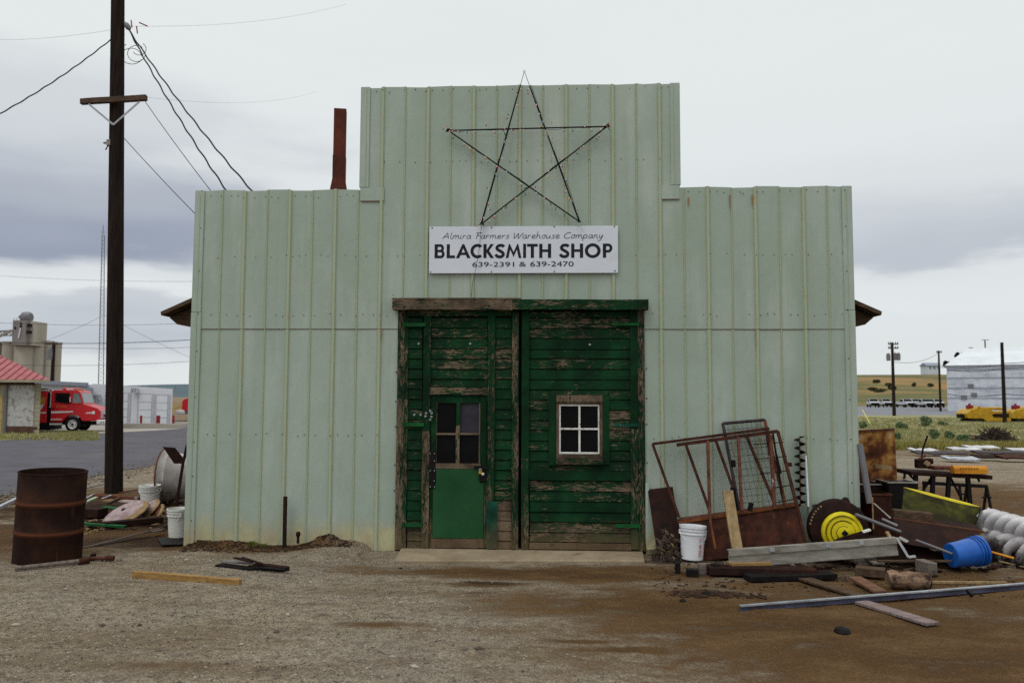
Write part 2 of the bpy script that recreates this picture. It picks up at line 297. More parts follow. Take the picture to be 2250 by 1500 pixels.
def metal_shed():
    m = Mat('ribbed_pale_shed_metal', .5, .1, .4); p = m.wpos()
    f = m.noise(.5, 5, .65, m.map((.5, 1, 1.6), p))
    c = m.ramp(f, [(.3, (.40, .42, .47)), (.5, (.58, .60, .65)), (.7, (.68, .70, .74))])
    c = m.mix(m.ramp(m.noise(1, 3, .5, m.map((.35, 1, 2.4), p)), [(.6, 0.), (.7, .5)]), c, (.22, .24, .28)); m.col(c); return m.m
M['shed'] = metal_shed()
M['flight2'] = sm('streaky_dark_flight_metal', (.42, .40, .40), (.03, .025, .025), 3, .5, .2, .4, bmp=.2, lo=.45, hi=.55)
def panel_rust():
    m = Mat('patchy_yellow_rust_sheet', .8, 0, .2)
    c = m.ramp(m.noise(3.2, 5, .6), [(.36, (.035, .016, .012)), (.48, (.13, .045, .02)), (.58, (.38, .19, .05)), (.70, (.50, .40, .28))]); m.col(c); return m.m
M['panel_rust'] = panel_rust()

# ------------------------------------------------------------------ mesh building
WL = {}
def frame(d, up=Vector((0, 0, 1))):
    d = d.normalized()
    if abs(d.dot(up)) > .98: up = Vector((0, 1, 0))
    s = d.cross(up).normalized(); return d, s, s.cross(d).normalized()
class MB:
    def __init__(s): s.v = []; s.f = []; s.m = []; s.mi = 0; s.fa = []; s.a = 0.0; s.cuts = []
    def cut(s): s.cuts.append((len(s.v), len(s.f))); return s
    def add(s, vs, fs):
        o = len(s.v); s.v += [Vector(v) for v in vs]
        for f in fs: s.f.append([o+i for i in f]); s.m.append(s.mi); s.fa.append(s.a)
        return s
    def box(s, c, size, R=None):
        c = Vector(c); hx, hy, hz = [q/2 for q in size]
        vs = [Vector((x*hx, y*hy, z*hz)) for x in (-1, 1) for y in (-1, 1) for z in (-1, 1)]
        if R is not None: vs = [R @ v for v in vs]
        return s.add([c+v for v in vs], [(0, 1, 3, 2), (4, 6, 7, 5), (0, 4, 5, 1), (2, 3, 7, 6), (0, 2, 6, 4), (1, 5, 7, 3)])
    def b2(s, x0, x1, y0, y1, z0, z1): return s.box(((x0+x1)/2, (y0+y1)/2, (z0+z1)/2), (abs(x1-x0), abs(y1-y0), abs(z1-z0)))
    def bar(s, a, b, wd, ht=None, up=Vector((0, 0, 1)), nseg=1, wob=0):
        a, b = Vector(a), Vector(b); ht = ht or wd; d, sd, u = frame(b-a, Vector(up))
        vs = []
        for i in range(nseg+1):
            t = i/nseg; p = a.lerp(b, t)
            if wob: p = p + u*(mnoise.noise(p*2.1)*wob)+sd*(mnoise.noise(p*2.7+Vector((5, 5, 5)))*wob)
            for x, y in ((-1, -1), (1, -1), (1, 1), (-1, 1)): vs.append(p+sd*(x*wd/2)+u*(y*ht/2))
        fs = [(3, 2, 1, 0), tuple(4*nseg+i for i in range(4))]
        for i in range(nseg):
            for k in range(4): fs.append((4*i+k, 4*i+(k+1) % 4, 4*i+4+(k+1) % 4, 4*i+4+k))
        return s.add(vs, fs)
    def tube(s, pts, r, n=8, caps=True):
        pts = [Vector(p) for p in pts]; vs = []; fs = []; N_ = len(pts); prev = None
        for i, p in enumerate(pts):
            d = (pts[min(i+1, N_-1)]-pts[max(i-1, 0)])
            d, sd, u = frame(d)
            if prev is not None and sd.dot(prev) < 0: sd = -sd; u = -u
            prev = sd
            rr = r[i] if isinstance(r, (list, tuple)) else r
            for k in range(n): a = 2*pi*k/n; vs.append(p+sd*cos(a)*rr+u*sin(a)*rr)
        for i in range(N_-1):
            for k in range(n): fs.append((i*n+k, i*n+(k+1) % n, (i+1)*n+(k+1) % n, (i+1)*n+k))
        if caps: fs += [tuple(range(n-1, -1, -1)), tuple((N_-1)*n+k for k in range(n))]
        return s.add(vs, fs)
    def lathe(s, prof, mat=None, n=24, a0=0, a1=2*pi):
        mat = mat or Matrix(); vs = []; fs = []; full = abs(a1-a0-2*pi) < 1e-6; m = n if full else n+1
        for r, z in prof:
            for k in range(m): a = a0+(a1-a0)*k/n; vs.append(mat @ Vector((r*cos(a), r*sin(a), z)))
        for i in range(len(prof)-1):
            for k in range(n):
                k2 = (k+1) % m; fs.append((i*m+k, i*m+k2, (i+1)*m+k2, (i+1)*m+k))
        return s.add(vs, fs)
    def prism(s, poly, ax, d0, d1, tf=None):
        # poly: list of 2-D points; ax: axis the prism runs along
        P = [Vector((a, b, 0)) for a, b in poly]; tris = tessellate_polygon([P]); n = len(poly)
        def q(p, d):
            v = {'x': Vector((d, p[0], p[1])), 'y': Vector((p[0], d, p[1])), 'z': Vector((p[0], p[1], d))}[ax]
            return tf @ v if tf else v
        vs = [q(p, d0) for p in poly]+[q(p, d1) for p in poly]
        fs = [tuple(t) for t in tris]+[tuple(n+i for i in reversed(t)) for t in tris]
        fs += [(i, (i+1) % n, n+(i+1) % n, n+i) for i in range(n)]
        return s.add(vs, fs)
    def slab(s, pts, thick):
        # 3-D polygon with thickness along its normal
        pts = [Vector(p) for p in pts]; n = len(pts); nr = (pts[1]-pts[0]).cross(pts[2]-pts[0]).normalized()*thick
        return s.add(pts+[p-nr for p in pts], [tuple(range(n)), tuple(range(2*n-1, n-1, -1))]+[(i, n+i, n+(i+1) % n, (i+1) % n) for i in range(n)])
    def build(s, name, mat, parent=None, local=False, smooth=False, bevel=0, loc=None, fixn=True):
        vs = s.v
        if parent is not None: off = Vector((0, 0, 0)) if local else WL.get(parent.name, Vector((0, 0, 0)))
        elif loc is not None: off = Vector(loc)
        else:
            off = Vector(((min(v.x for v in vs)+max(v.x for v in vs))/2, (min(v.y for v in vs)+max(v.y for v in vs))/2, min(v.z for v in vs)))
        me = bpy.data.meshes.new(name); me.from_pydata([v-off for v in vs], [], s.f)
        mats = mat if isinstance(mat, (list, tuple)) else [mat]
        for q in mats: me.materials.append(M[q] if isinstance(q, str) else q)
        me.polygons.foreach_set('material_index', s.m)
        if any(s.fa):
            at = me.attributes.new('wear', 'FLOAT', 'FACE'); at.data.foreach_set('value', s.fa)
        if fixn:
            import bmesh
            bm = bmesh.new(); bm.from_mesh(me); bmesh.ops.recalc_face_normals(bm, faces=bm.faces); bm.to_mesh(me); bm.free()
        if smooth:
            me.polygons.foreach_set('use_smooth', [True]*len(me.polygons))
            try: me.set_sharp_from_angle(angle=radians(38))
            except Exception: pass
        me.update(); o = bpy.data.objects.new(name, me); C.objects.link(o)
        if parent is not None:
            o.parent = parent; WL[o.name] = off
            if local: WL[o.name] = Vector((0, 0, 0))
        else: o.location = off; WL[o.name] = off
        if bevel:
            b = o.modifiers.new('bevel', 'BEVEL'); b.width = bevel; b.segments = 1; b.limit_method = 'ANGLE'
        return o
def split_build(mb, name, mat, parent, **k):
    # every board collected in mb becomes a part of its own
    cuts = mb.cuts+[(len(mb.v), len(mb.f))]; out = []
    for (v0, f0), (v1, f1) in zip(cuts, cuts[1:]):
        q = MB(); q.v = mb.v[v0:v1]; q.f = [[i-v0 for i in f] for f in mb.f[f0:f1]]; q.m = mb.m[f0:f1]; q.fa = mb.fa[f0:f1]
        out.append(q.build(name, mat, parent, **k))
    return out
def tag(o, label=None, cat=None, group=None, kind=None):
    if label: o['label'] = label
    if cat: o['category'] = cat
    if group: o['group'] = group
    if kind: o['kind'] = kind
    return o
def thing(name, label, cat, loc=(0, 0, 0), group=None):
    o = bpy.data.objects.new(name, None); C.objects.link(o); o.location = loc; WL[o.name] = Vector(loc); o.empty_display_size = .2
    return tag(o, label, cat, group)
def copy_tree(o, parent=None):
    c = o.copy(); C.objects.link(c); c.parent = parent
    for ch in list(o.children): copy_tree(ch, c)
    return c
def one(mb, name, mat, label, cat, group=None, **k): return tag(mb.build(name, mat, **k), label, cat, group)
def sag(a, b, s, n=14):
    a, b = Vector(a), Vector(b)
    return [a.lerp(b, i/n)-Vector((0, 0, 4*s*(i/n)*(1-i/n))) for i in range(n+1)]

# ------------------------------------------------------------------ ground
def lines(lo, hi, step, far, g=1.13):
    xs = [lo+i*step for i in range(int((hi-lo)/step)+1)]; d = step; x = xs[-1]
    while x < far: d *= g; x += d; xs.append(x)
    d = step; x = xs[0]; pre = []
    while x > -far: d *= g; x -= d; pre.append(x)
    return pre[::-1]+xs
def bl(px, py, rx, ry, a): p = G(px, py); return (p.x, p.y, rx, ry, a)
SOIL = [bl(200, 1105, 4.0, 2.2, .85), bl(400, 1090, 2.0, 2.0, .8), bl(1180, 1258, 1.9, .36, .95), bl(1320, 1262, 1.7, .42, .95), bl(1560, 1330, 1.9, .75, .95), bl(1900, 1380, 2.6, 1.3, .95), bl(2150, 1300, 3.2, 1.3, .9), bl(1750, 1450, 1.0, .5, .75),
        bl(2150, 1100, 5, 4, .8), bl(1380, 1425, .55, .10, .9), bl(1270, 1407, .4, .06, .9), bl(1520, 1445, .6, .12, .8),
        bl(330, 1170, 3.2, 1.2, .95), bl(60, 1180, 2.2, 1.5, .9), bl(840, 1375, .6, .10, .7), bl(360, 1460, .5, .12, .55),
        bl(450, 1205, 1.0, .28, .95), bl(620, 1210, .8, .25, .9), bl(2100, 1450, 2.6, 1.2, .9), bl(1400, 1250, 1.0, .3, .8), bl(1050, 1285, .6, .12, .9)]
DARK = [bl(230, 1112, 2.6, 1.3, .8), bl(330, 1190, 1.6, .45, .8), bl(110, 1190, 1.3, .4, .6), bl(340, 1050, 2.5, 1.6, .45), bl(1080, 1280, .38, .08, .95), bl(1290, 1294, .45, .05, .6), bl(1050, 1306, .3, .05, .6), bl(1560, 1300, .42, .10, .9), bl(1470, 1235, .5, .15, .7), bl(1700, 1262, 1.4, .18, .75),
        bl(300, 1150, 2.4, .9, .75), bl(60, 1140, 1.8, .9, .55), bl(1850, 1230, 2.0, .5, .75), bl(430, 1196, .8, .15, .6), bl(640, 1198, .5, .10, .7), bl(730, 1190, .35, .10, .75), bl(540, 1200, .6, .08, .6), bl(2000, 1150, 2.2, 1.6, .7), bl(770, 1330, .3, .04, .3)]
def blobs(L, x, y): 
    v = 0
    for cx, cy, rx, ry, a in L:
        d = ((x-cx)/rx)**2+((y-cy)/ry)**2
        if d < 6: v = max(v, a*math.exp(-d*.7))
    return v
PROF = [(408, .05), (440, .10), (480, .14), (560, .10), (600, .05), (650, .05), (680, .10), (705, .19), (735, .20), (770, .14), (830, .05), (862, .0)]
PX = [(FX(a, 1190), b) for a, b in PROF]
def wallsoil(x):
    if x <= PX[0][0] or x >= PX[-1][0]: return 0
    for (a, b), (c, d) in zip(PX, PX[1:]):
        if a <= x <= c: return b+(d-b)*(x-a)/(c-a)
    return 0
MX = FX(770, 1200)
def gh(x, y):
    if abs(x) > 40 or y > 40 or y < -14: return 0
    h = mnoise.noise(Vector((x*.5, y*.5, 0)))*.03*max(0, 1-abs(y)/12)
    if -7 < y < 3 and abs(x) < 9:
        h += mnoise.noise(Vector((x*2.3, y*2.3, 3)))*.012+mnoise.noise(Vector((x*7, y*7, 7)))*.006
        if y <= .12: 
            h += .72*wallsoil(x)*math.exp(-(max(0, -y)/.22)**2)*(1+.5*mnoise.noise(Vector((x*6, y*8, 1))))
            h += .075*math.exp(-((x-MX)/.62)**2-((y+.38)/.26)**2)
        # gravel bank left of the door
        h += .03*math.exp(-((x+3.2)/2.2)**2-((y+1.9)/.9)**2)
    if -2.1 < x < 1.5 and -1 < y < .5: h = min(h, .0)
    return h
xs = lines(-7.6, 8, .065, 3500); ys = lines(-5.2, 2.2, .065, 3500)
gm = bpy.data.meshes.new('ground'); vs = [(x, y, gh(x, y)) for y in ys for x in xs]; nx = len(xs)
gm.from_pydata(vs, [], [(j*nx+i, j*nx+i+1, (j+1)*nx+i+1, (j+1)*nx+i) for j in range(len(ys)-1) for i in range(nx-1)])
a1 = gm.attributes.new('dirt', 'FLOAT', 'POINT'); a1.data.foreach_set('value', [blobs(SOIL, v[0], v[1]) if abs(v[0]) < 16 and abs(v[1]) < 16 else .5 for v in vs])
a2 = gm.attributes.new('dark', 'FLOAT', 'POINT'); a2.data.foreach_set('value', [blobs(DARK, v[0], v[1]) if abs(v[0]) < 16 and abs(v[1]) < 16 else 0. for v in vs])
gm.materials.append(M['ground']); gm.polygons.foreach_set('use_smooth', [True]*len(gm.polygons))
go = bpy.data.objects.new('ground', gm); C.objects.link(go); tag(go, 'gravel and brown dirt yard in front of the shop', kind='structure')
def sheet(name, mat, pts, z, label):
    mb = MB(); mb.add([(p.x, p.y, z) for p in pts], [tuple(range(len(pts)))]); o = mb.build(name, mat); return tag(o, label, kind='structure')
def sub(name, mat, pts, z, label, n=40, jag=.4, m2=6):
    # far sheet with a ragged outline
    out = []
    for i, a in enumerate(pts):
        b = pts[(i+1) % len(pts)]
        for k in range(n):
            p = a.lerp(b, k/n); q = mnoise.noise(Vector((p.x*.35, p.y*.35, 2)))*jag; out.append(Vector((p.x+q*.3, p.y+q, z)))
    mb = MB(); P = [Vector((p.x, p.y, 0)) for p in out]; mb.add(out, [tuple(t) for t in tessellate_polygon([P])]); o = mb.build(name, mat); return tag(o, label, kind='structure')
sub('road', 'asphalt', [G(-500, 1185), G(0, 1092), G(405, 1003), G(700, 955), G(700, 925), G(410, 941), G(0, 968), G(-500, 985)], .012, 'grey asphalt street running behind the shop', n=90, jag=1.1)
sub('apron', 'apron', [G(-300, 962), G(100, 958), G(410, 942), G(700, 930), G(700, 905), G(410, 926), G(80, 926), G(-300, 926)], .008, 'pale concrete yard around the white garages', jag=.1)
sub('verge', 'field', [G(-500, 985), G(0, 968), G(215, 950), G(205, 945), G(80, 949), G(-500, 949)], .016, 'narrow grass verge at the far side of the street', jag=.25)
sub('field', 'field', [G(1500, 985), G(1900, 984), G(2300, 987), G(2700, 990), G(2900, 925), G(2300, 912), G(1900, 912), G(1500, 905)], .012, 'patchy grass field beyond the dirt yard', jag=.8)
sub('parking_lot', 'lot', [G(1500, 915), G(2100, 913), G(2900, 926), G(2900, 889), G(2000, 886), G(1500, 886)], .008, 'pale paved lot between the field and the hill', jag=.6)
# hills
def hill(name, mat, x0, x1, y0, y1, hf, label, nx=60, ny=20):
    mb = MB(); vs = [(x0+(x1-x0)*i/nx, y0+(y1-y0)*j/ny, hf(i/nx, j/ny)) for j in range(ny+1) for i in range(nx+1)]
    mb.add(vs, [(j*(nx+1)+i, j*(nx+1)+i+1, (j+1)*(nx+1)+i+1, (j+1)*(nx+1)+i) for j in range(ny) for i in range(nx)])
    return tag(mb.build(name, mat, smooth=True, fixn=False), label, kind='structure')
def ss(t): t = max(0, min(1, t)); return t*t*(3-2*t)
hill('hill', 'hill', 20, 420, 185, 380, lambda u, v: -.3+12.6*ss(v*1.25)*ss(min(1, .75+u*.6))+.8*mnoise.noise(Vector((u*9, v*5, 0)))*v, 'golden dry grass hill on the right horizon', 90, 30)
hill('distant_hill', 'hill_far', -1600, -300, 1500, 2300, lambda u, v: -2+34*ss(v*1.5)*(1+.2*mnoise.noise(Vector((u*4, v, 0)))), 'low blue green hill on the far left horizon', 60, 10)
hill('earth_mound', 'bank', -72, -20, 88, 110, lambda u, v: -.2+1.0*sin(pi*min(1, v*1.1)*.5)+.2*mnoise.noise(Vector((u*7, v*3, 0))), 'brown earth bank right of the white garages', 30, 8)
# sill of the shop door
mb = MB(); s = [G(874, 1209, .02), G(1417, 1211, .02), G(1437, 1233, .02), G(856, 1232, .02)]
top = [Vector((FX(877, 1208), .30, .035)), Vector((FX(1417, 1210), .30, .035)), Vector((s[2].x-.1, s[2].y, .03)), Vector((s[3].x+.05, s[3].y, .03))]
mb.add(top+[v-Vector((0, 0, .12)) for v in top], [(0, 3, 2, 1), (4, 5, 6, 7), (3, 7, 6, 2), (2, 6, 5, 1), (0, 4, 7, 3), (0, 1, 5, 4)])
tag(mb.build('threshold_slab', 'concrete_sill', bevel=.01), 'worn concrete slab in front of the green doors', kind='structure')
# gravel scatter
def pebbles():
    mb = MB(); base = [Vector(v) for v in ((1, 0, 0), (-1, 0, 0), (0, 1, 0), (0, -1, 0), (0, 0, 1), (0, 0, -1))]
    fs = [(0, 2, 4), (2, 1, 4), (1, 3, 4), (3, 0, 4), (2, 0, 5), (1, 2, 5), (3, 1, 5), (0, 3, 5)]
    rnd = random.Random(3); n = 0
    while n < 15000:
        u = rnd.random(); y = -5.0+u**1.5*5.6; hw = (y+CD)*.72; x = rnd.uniform(-hw-.3, hw+.2)
        if y > -.06 and -4.5 < x < 3.8: continue
        if -2.1 < x < 1.45 and y > -.62: continue
        dd = blobs(SOIL, x, y)
        if dd > .45 or rnd.random() < dd*1.6: continue
        s_ = .004+.008*rnd.random()**2.2; s_ *= 1 if y < -1 else 1.25
        if rnd.random() < .016: s_ *= rnd.uniform(2, 3.2)
        a = rnd.random()*pi; c_, q_ = cos(a), sin(a); sx_, sy_, sz_ = s_*rnd.uniform(.8, 1.5), s_*rnd.uniform(.6, 1.1), s_*rnd.uniform(.4, .8)
        z = gh(x, y)+sz_*.3
        mb.add([(x+(b.x*sx_*c_-b.y*sy_*q_), y+(b.x*sx_*q_+b.y*sy_*c_), z+b.z*sz_) for b in base], fs); n += 1
    return tag(mb.build('gravel', 'pebble', fixn=False, loc=(0, 0, 0)), 'loose gravel stones over the yard', kind='stuff')
pebbles()
def rubble(name, label, cx0, cx1, cy0, cy1, n, smin, smax, mat, seed, clump=False, long=2.6):
    mb = MB(); rnd = random.Random(seed)
    for _ in range(n):
        x = rnd.gauss((cx0+cx1)/2, (cx1-cx0)/5) if clump else rnd.uniform(cx0, cx1); y = rnd.gauss((cy0+cy1)/2, (cy1-cy0)/4) if clump else rnd.uniform(cy0, cy1); s_ = rnd.uniform(smin, smax)
        R = Matrix.Rotation(rnd.random()*6, 3, 'Z') @ Matrix.Rotation(rnd.uniform(-.5, .5), 3, 'X'); mb.box((x, y, gh(x, y)+s_*.15), (s_*rnd.uniform(.7, long), s_*rnd.uniform(.5, 1.1), s_*rnd.uniform(.3, .7)), R)
    return tag(mb.build(name, mat, fixn=False), label, kind='stuff')
p0, p1 = G(180, 1195), G(440, 1085)
rubble('wood_chips', 'chips and crumbs on the soil left of the shop', p0.x-.3, p1.x+.1, p0.y, p1.y+2, 650, .010, .034, 'dry', 5)
def road_edge(rnd):
    u = rnd.random(); px = -60+500*u; py = 1098-92*(px/405)+rnd.gauss(0, 9); p = G(px, max(960, py)); return p.x, p.y
mb = MB(); rnd = random.Random(77)
for _ in range(1500):
    x, y = road_edge(rnd); s_ = rnd.uniform(.008, .03)
    mb.box((x, y, .014), (s_*1.5, s_, s_*.6), Matrix.Rotation(rnd.random()*6, 3, 'Z'))
tag(mb.build('road_edge_grit', 'pebble', fixn=False), 'loose grit along the near edge of the street', kind='stuff')
p0, p1 = G(1440, 1300), G(2240, 1235)
rubble('clods', 'dark clods and bits on the soil by the scrap', p0.x, p1.x, p0.y, p1.y+.5, 700, .006, .024, 'soil', 6)
p0 = G(1560, 1308)
rubble('soil_lumps', 'lumps of dark soil below the black blocks', p0.x-.4, p0.x+.45, p0.y-.10, p0.y+.14, 300, .010, .036, 'soil', 8, clump=True)
q0, q1 = G(1640, 1245), G(2140, 1170)
rubble('scrap_bits', 'small rusty offcuts and bits strewn among the right scrap heap', q0.x, q1.x-.6, q0.y-.12, q0.y+1.0, 170, .02, .055, 'rust_dark', 14, long=6)
rubble('wood_splinters', 'wood splinters strewn among the right scrap heap', q0.x+.2, q1.x-.3, q0.y-.25, q0.y+.8, 60, .014, .035, 'wood_tan', 15, long=7)
q0 = G(300, 1165)
rubble('metal_bits', 'small rusty bits strewn through the left scrap heap', q0.x-1.1, q0.x+.5, q0.y-.1, q0.y+1.6, 110, .018, .05, 'rust_dark', 16, long=6)
rubble('pale_bits', 'pale splinters in the left scrap heap', q0.x-1.1, q0.x+.4, q0.y, q0.y+1.5, 60, .014, .03, 'wood_tan', 17, long=6)
rubble('wall_litter', 'dark litter along the foot of the shop wall', FX(415, 1190), FX(780, 1190), -.30, -.03, 1100, .006, .020, 'soil', 9)

# ------------------------------------------------------------------ the shop
XL, XR = -4.321, 3.566
PL, PR = -2.292, 1.565                       # raised middle
HL, HR, HP = F(433, 420).z, F(1867, 410).z, F(1140, 189).z
HL2, HR2 = F(795, 417).z, F(1494, 412).z
ZS = F(650, 722).z                            # joint between upper and lower sheets
DL, DR = FX(873, 900), FX(1417, 900)         # opening
DT = FZ(668)
shop = thing('metal_shop_building', 'pale green ribbed metal shop with stepped false front and green wooden doors', 'building', ((XL+XR)/2, 0, 0))
def topz(x, side):
    if x < PL or (x == PL and side < 0): return HL+(HL2-HL)*(x-XL)/(PL-XL)
    if x > PR or (x == PR and side > 0): return HR2+(HR-HR2)*(x-PR)/(XR-PR)
    return HP
mx0 = FX(635, 600); dlt = (FX(1556, 600)-mx0)/9
prof = []
k = -4
while mx0+k*dlt < XR:
    c = mx0+k*dlt
    for cc, wb, wt, h in ((c, .046, .030, .020), (c+dlt/2, .022, .010, .011)):
        if XL+.12 < cc < XR-.10: prof += [(cc-wb/2, 0, 0), (cc-wt/2, -h, 1), (cc+wt/2, -h, 1), (cc+wb/2, 0, 1)]
    k += 1
def py_(x):
    for (a, b, _), (c, d, _) in zip(prof, prof[1:]):
        if a <= x <= c: return b+(d-b)*(x-a)/(c-a)
    return 0.0
bxs = sorted(set([XL, XR, PL, PR, DL, DR]+[p[0] for p in prof]))
mb = MB()
def wob(x, z): return mnoise.noise(Vector((x*1.3, 0, z*1.1)))*.010
for i in range(len(bxs)-1):
    a, b = bxs[i], bxs[i+1]; m = (a+b)/2
    y0, y1 = py_(a+1e-6), py_(b-1e-6); rib = (y0+y1)/2 < -.004
    def strip(za0, za1, zb0, zb1, off, n):
        mb.mi = 1 if rib else 0
        vs = []
        for j in range(n+1):
            t = j/n; z0_, z1_ = za0+(za1-za0)*t, zb0+(zb1-zb0)*t
            vs += [(a, y0+off+wob(a, z0_), z0_), (b, y1+off+wob(b, z1_), z1_)]
        mb.add(vs, [(2*j, 2*j+1, 2*j+3, 2*j+2) for j in range(n)])
    ta, tb = topz(a, 1), topz(b, -1)
    ov = DL < m < DR
    jj = lambda x: .006*sin(x*31)+.004*sin(x*77)        # slightly uneven top edge
    zb = DT if ov else ZS
    strip(zb, ta+jj(a), zb, tb+jj(b), -.006, 8)
    if not ov: strip(-.1, ZS+.03, -.1, ZS+.03, 0, 6)
wall = mb.build('front_wall', ['siding', 'rib'], shop, fixn=False)
wall['label'] = 'ribbed sage green metal front wall'
so_ = wall.modifiers.new('thickness', 'SOLIDIFY'); so_.thickness = .004; so_.offset = 1
# trims
def trim(x0, x1, z0, z1, y=-.026, ret=0):
    mb = MB(); mb.b2(x0, x1, y, y+.022, z0, z1)
    if ret: mb.b2(x0 if ret < 0 else x1-.012, x0+.012 if ret < 0 else x1, y+.022, y+.14, z0, z1)
    mb.build('corner_trim', 'siding', shop, bevel=.004)
t1 = .105
trim(XL-.012, XL+t1, ZS+.20, HL+.004, ret=-1); trim(XL-.016, XL+t1+.004, -.08, ZS+.198, y=-.024, ret=-1)
trim(XR-t1, XR+.012, ZS+.22, HR+.004, ret=1); trim(XR-t1-.004, XR+.016, -.08, ZS+.218, y=-.024, ret=1)
zb = F(795, 413).z
trim(PL-.01, PL+t1, zb, HP+.004, ret=-1); trim(PR-t1, PR+.01, zb, HP+.004, ret=1)
mb = MB().cut(); mb.b2(PL+.005, FX(844, 430), -.0245, -.020, F(800, 442).z, zb-.003); mb.cut(); mb.b2(FX(1446, 430), PR-.005, -.0245, -.020, F(1470, 438).z, zb-.003)
split_build(mb, 'corner_patch', 'siding', shop)
mb = MB(); rn = random.Random(11)        # thin inner fold lines of the corner trims and the rusty joint line
for x in (XL+t1*.52, XR-t1*.52): mb.cut(); mb.b2(x-.004, x+.004, -.030, -.0262, .05, HL-.05)
for x in (PL+t1*.62, PR-t1*.62): mb.cut(); mb.b2(x-.003, x+.003, -.030, -.0262, zb+.01, HP-.02)
split_build(mb, 'trim_fold', 'rib', shop)
M['seam'] = sm('rusty_sheet_edge', (.20, .13, .08), (.10, .07, .05), 5, .8, bmp=0)
mb = MB(); mb.b2(XL+t1, DL-.01, -.010, -.0062, ZS-.008, ZS-.001); mb.b2(DR+.01, XR-t1, -.010, -.0062, ZS-.008, ZS-.001)
mb.b2(PL+.01, FX(846, 430), -.0265, -.0246, F(800, 443).z-.003, F(800, 442).z); mb.b2(FX(1446, 430), PR-.005, -.0265, -.0246, F(1470, 439.5).z, F(1470, 438).z)
mb.build('sheet_joint', 'seam', shop)
mb = MB()
for py, lo, hi, dens in ((955, XL, DL, 1), (955, DR, XR, 1), (692, XL, DL, 1), (692, DR, XR, 1), (563, XL, XR, 1), (358, PL, PR, 1), (432, XL, PL, .8), (428, PR, XR, .8), (203, PL, PR, .9), (650, FX(846, 650), DL, .7)):
    z0 = F(700, py).z; x = lo+.10
    i = 0
    while x < hi-.05:
        inr = py_(x) < -.002
        zz = z0+rn.uniform(-.018, .018)
        if not (FX(942, 560) < x < FX(1358, 560) and 495 < py < 600) and rn.random() < .93:
            mb.box((x, py_(x)-.013+(.0), zz), (.008, .009, .008))
        x += rn.choice((.08, .13, .19)); i += 1
for z in [z0/10 for z0 in range(3, 44, 5)]:
    for x in (XL+t1*.7, XR-t1*.7): mb.box((x, -.028, z+rn.uniform(-.05, .05)), (.010, .006, .010))
for z in (1.0, 1.45, 1.75, 2.1, .7): mb.box((DL-.02, -.008, z), (.012, .010, .012)); mb.box((DR+.02, -.008, z+.05), (.012, .010, .012))
mb.build('screw_heads', 'screw', shop)
# body of the building behind the front
LB = 13.0
mb = MB(); EW = 2.62
for x0, x1 in ((XL+.03, XL+.09), (XR-.09, XR-.03)): mb.b2(x0, x1, .02, LB, -.1, EW)
mb.b2(XL+.1, XR-.1, LB-.1, LB, -.1, EW); mb.build('side_walls', 'wood_brown', shop)
mb = MB(); cx = (XL+XR)/2; RZ = 4.80; HWD = (XR-XL)/2
tx = FX(376, 690, .4); tz = F(376, 690, .4).z; rtx = FX(1917, 689, .4)
for sgn, ex in ((-1, tx), (1, rtx)):
    pl = [(ex, tz), (cx, RZ), (cx, RZ-.05), (ex+(-sgn)*.01, tz-.045)]
    mb.prism(pl, 'y', .12, LB+.3)
roof = mb.build('roof', 'wood_brown', shop)
mb = MB()
for sgn, ex, wx in ((-1, tx, XL+.03), (1, rtx, XR-.03)):
    sl_ = (RZ-tz)/abs(cx-ex)
    pl = [(ex-sgn*.03, tz-.055), (wx-sgn*.01, tz+sl_*abs(wx-ex)-.06), (wx-sgn*.01, tz-.20), (ex-sgn*.13, tz-.14)]
    mb.cut(); mb.prism(pl, 'y', .3, LB)
split_build(mb, 'boxed_eave', 'wood_brown', shop)
mb = MB()      # black sheet added behind the doors, closes the gaps and gives the darkness
mb.b2(DL-.3, DR+.3, .09, .11, -.1, DT+.25); mb.build('dark_backing', 'black_iron', shop)
# gable wall framing behind the false front
mb = MB()
for x in (XL+.15, -3.2, PL+.1, -.9, .2, PR-.1, 2.6, XR-.15): mb.b2(x-.03, x+.03, .02, .11, 0 if not DL-.1 < x < DR+.1 else DT, topz(x, 1)-.05)
mb.build('framing', 'wood_brown', shop)
# chimney
c0, c1 = F(734, 300, 1.6), F(760, 300, 1.6); cxm = (c0.x+c1.x)/2; cw = (c1.x-c0.x)
mb = MB(); zt = F(747, 243, 1.6).z; zj = F(747, 345, 1.6).z
mb.box((cxm, 1.6, (zt+zj)/2), (cw, cw, zt-zj), Matrix.Rotation(radians(12), 3, 'Z')); mb.box((cxm, 1.6, (zj+3.9)/2), (cw*1.06, cw*1.06, zj-3.9), Matrix.Rotation(radians(12), 3, 'Z'))
zf = F(747, 415, 1.6).z
mb.lathe([(cw*.75, zf+.12), (cw*.95, zf-.02), (cw*.95, zf-.1)], Matrix.Translation((cxm, 1.6, 0)) @ Matrix.Rotation(radians(57), 4, 'Z'), 4)
M['chim'] = sm('red_rusty_flue', (.13, .035, .022), (.03, .014, .012), 2.5, .8, bmp=.4, stretch=(1, 1, .6))
mb.build('chimney', 'chim', shop)
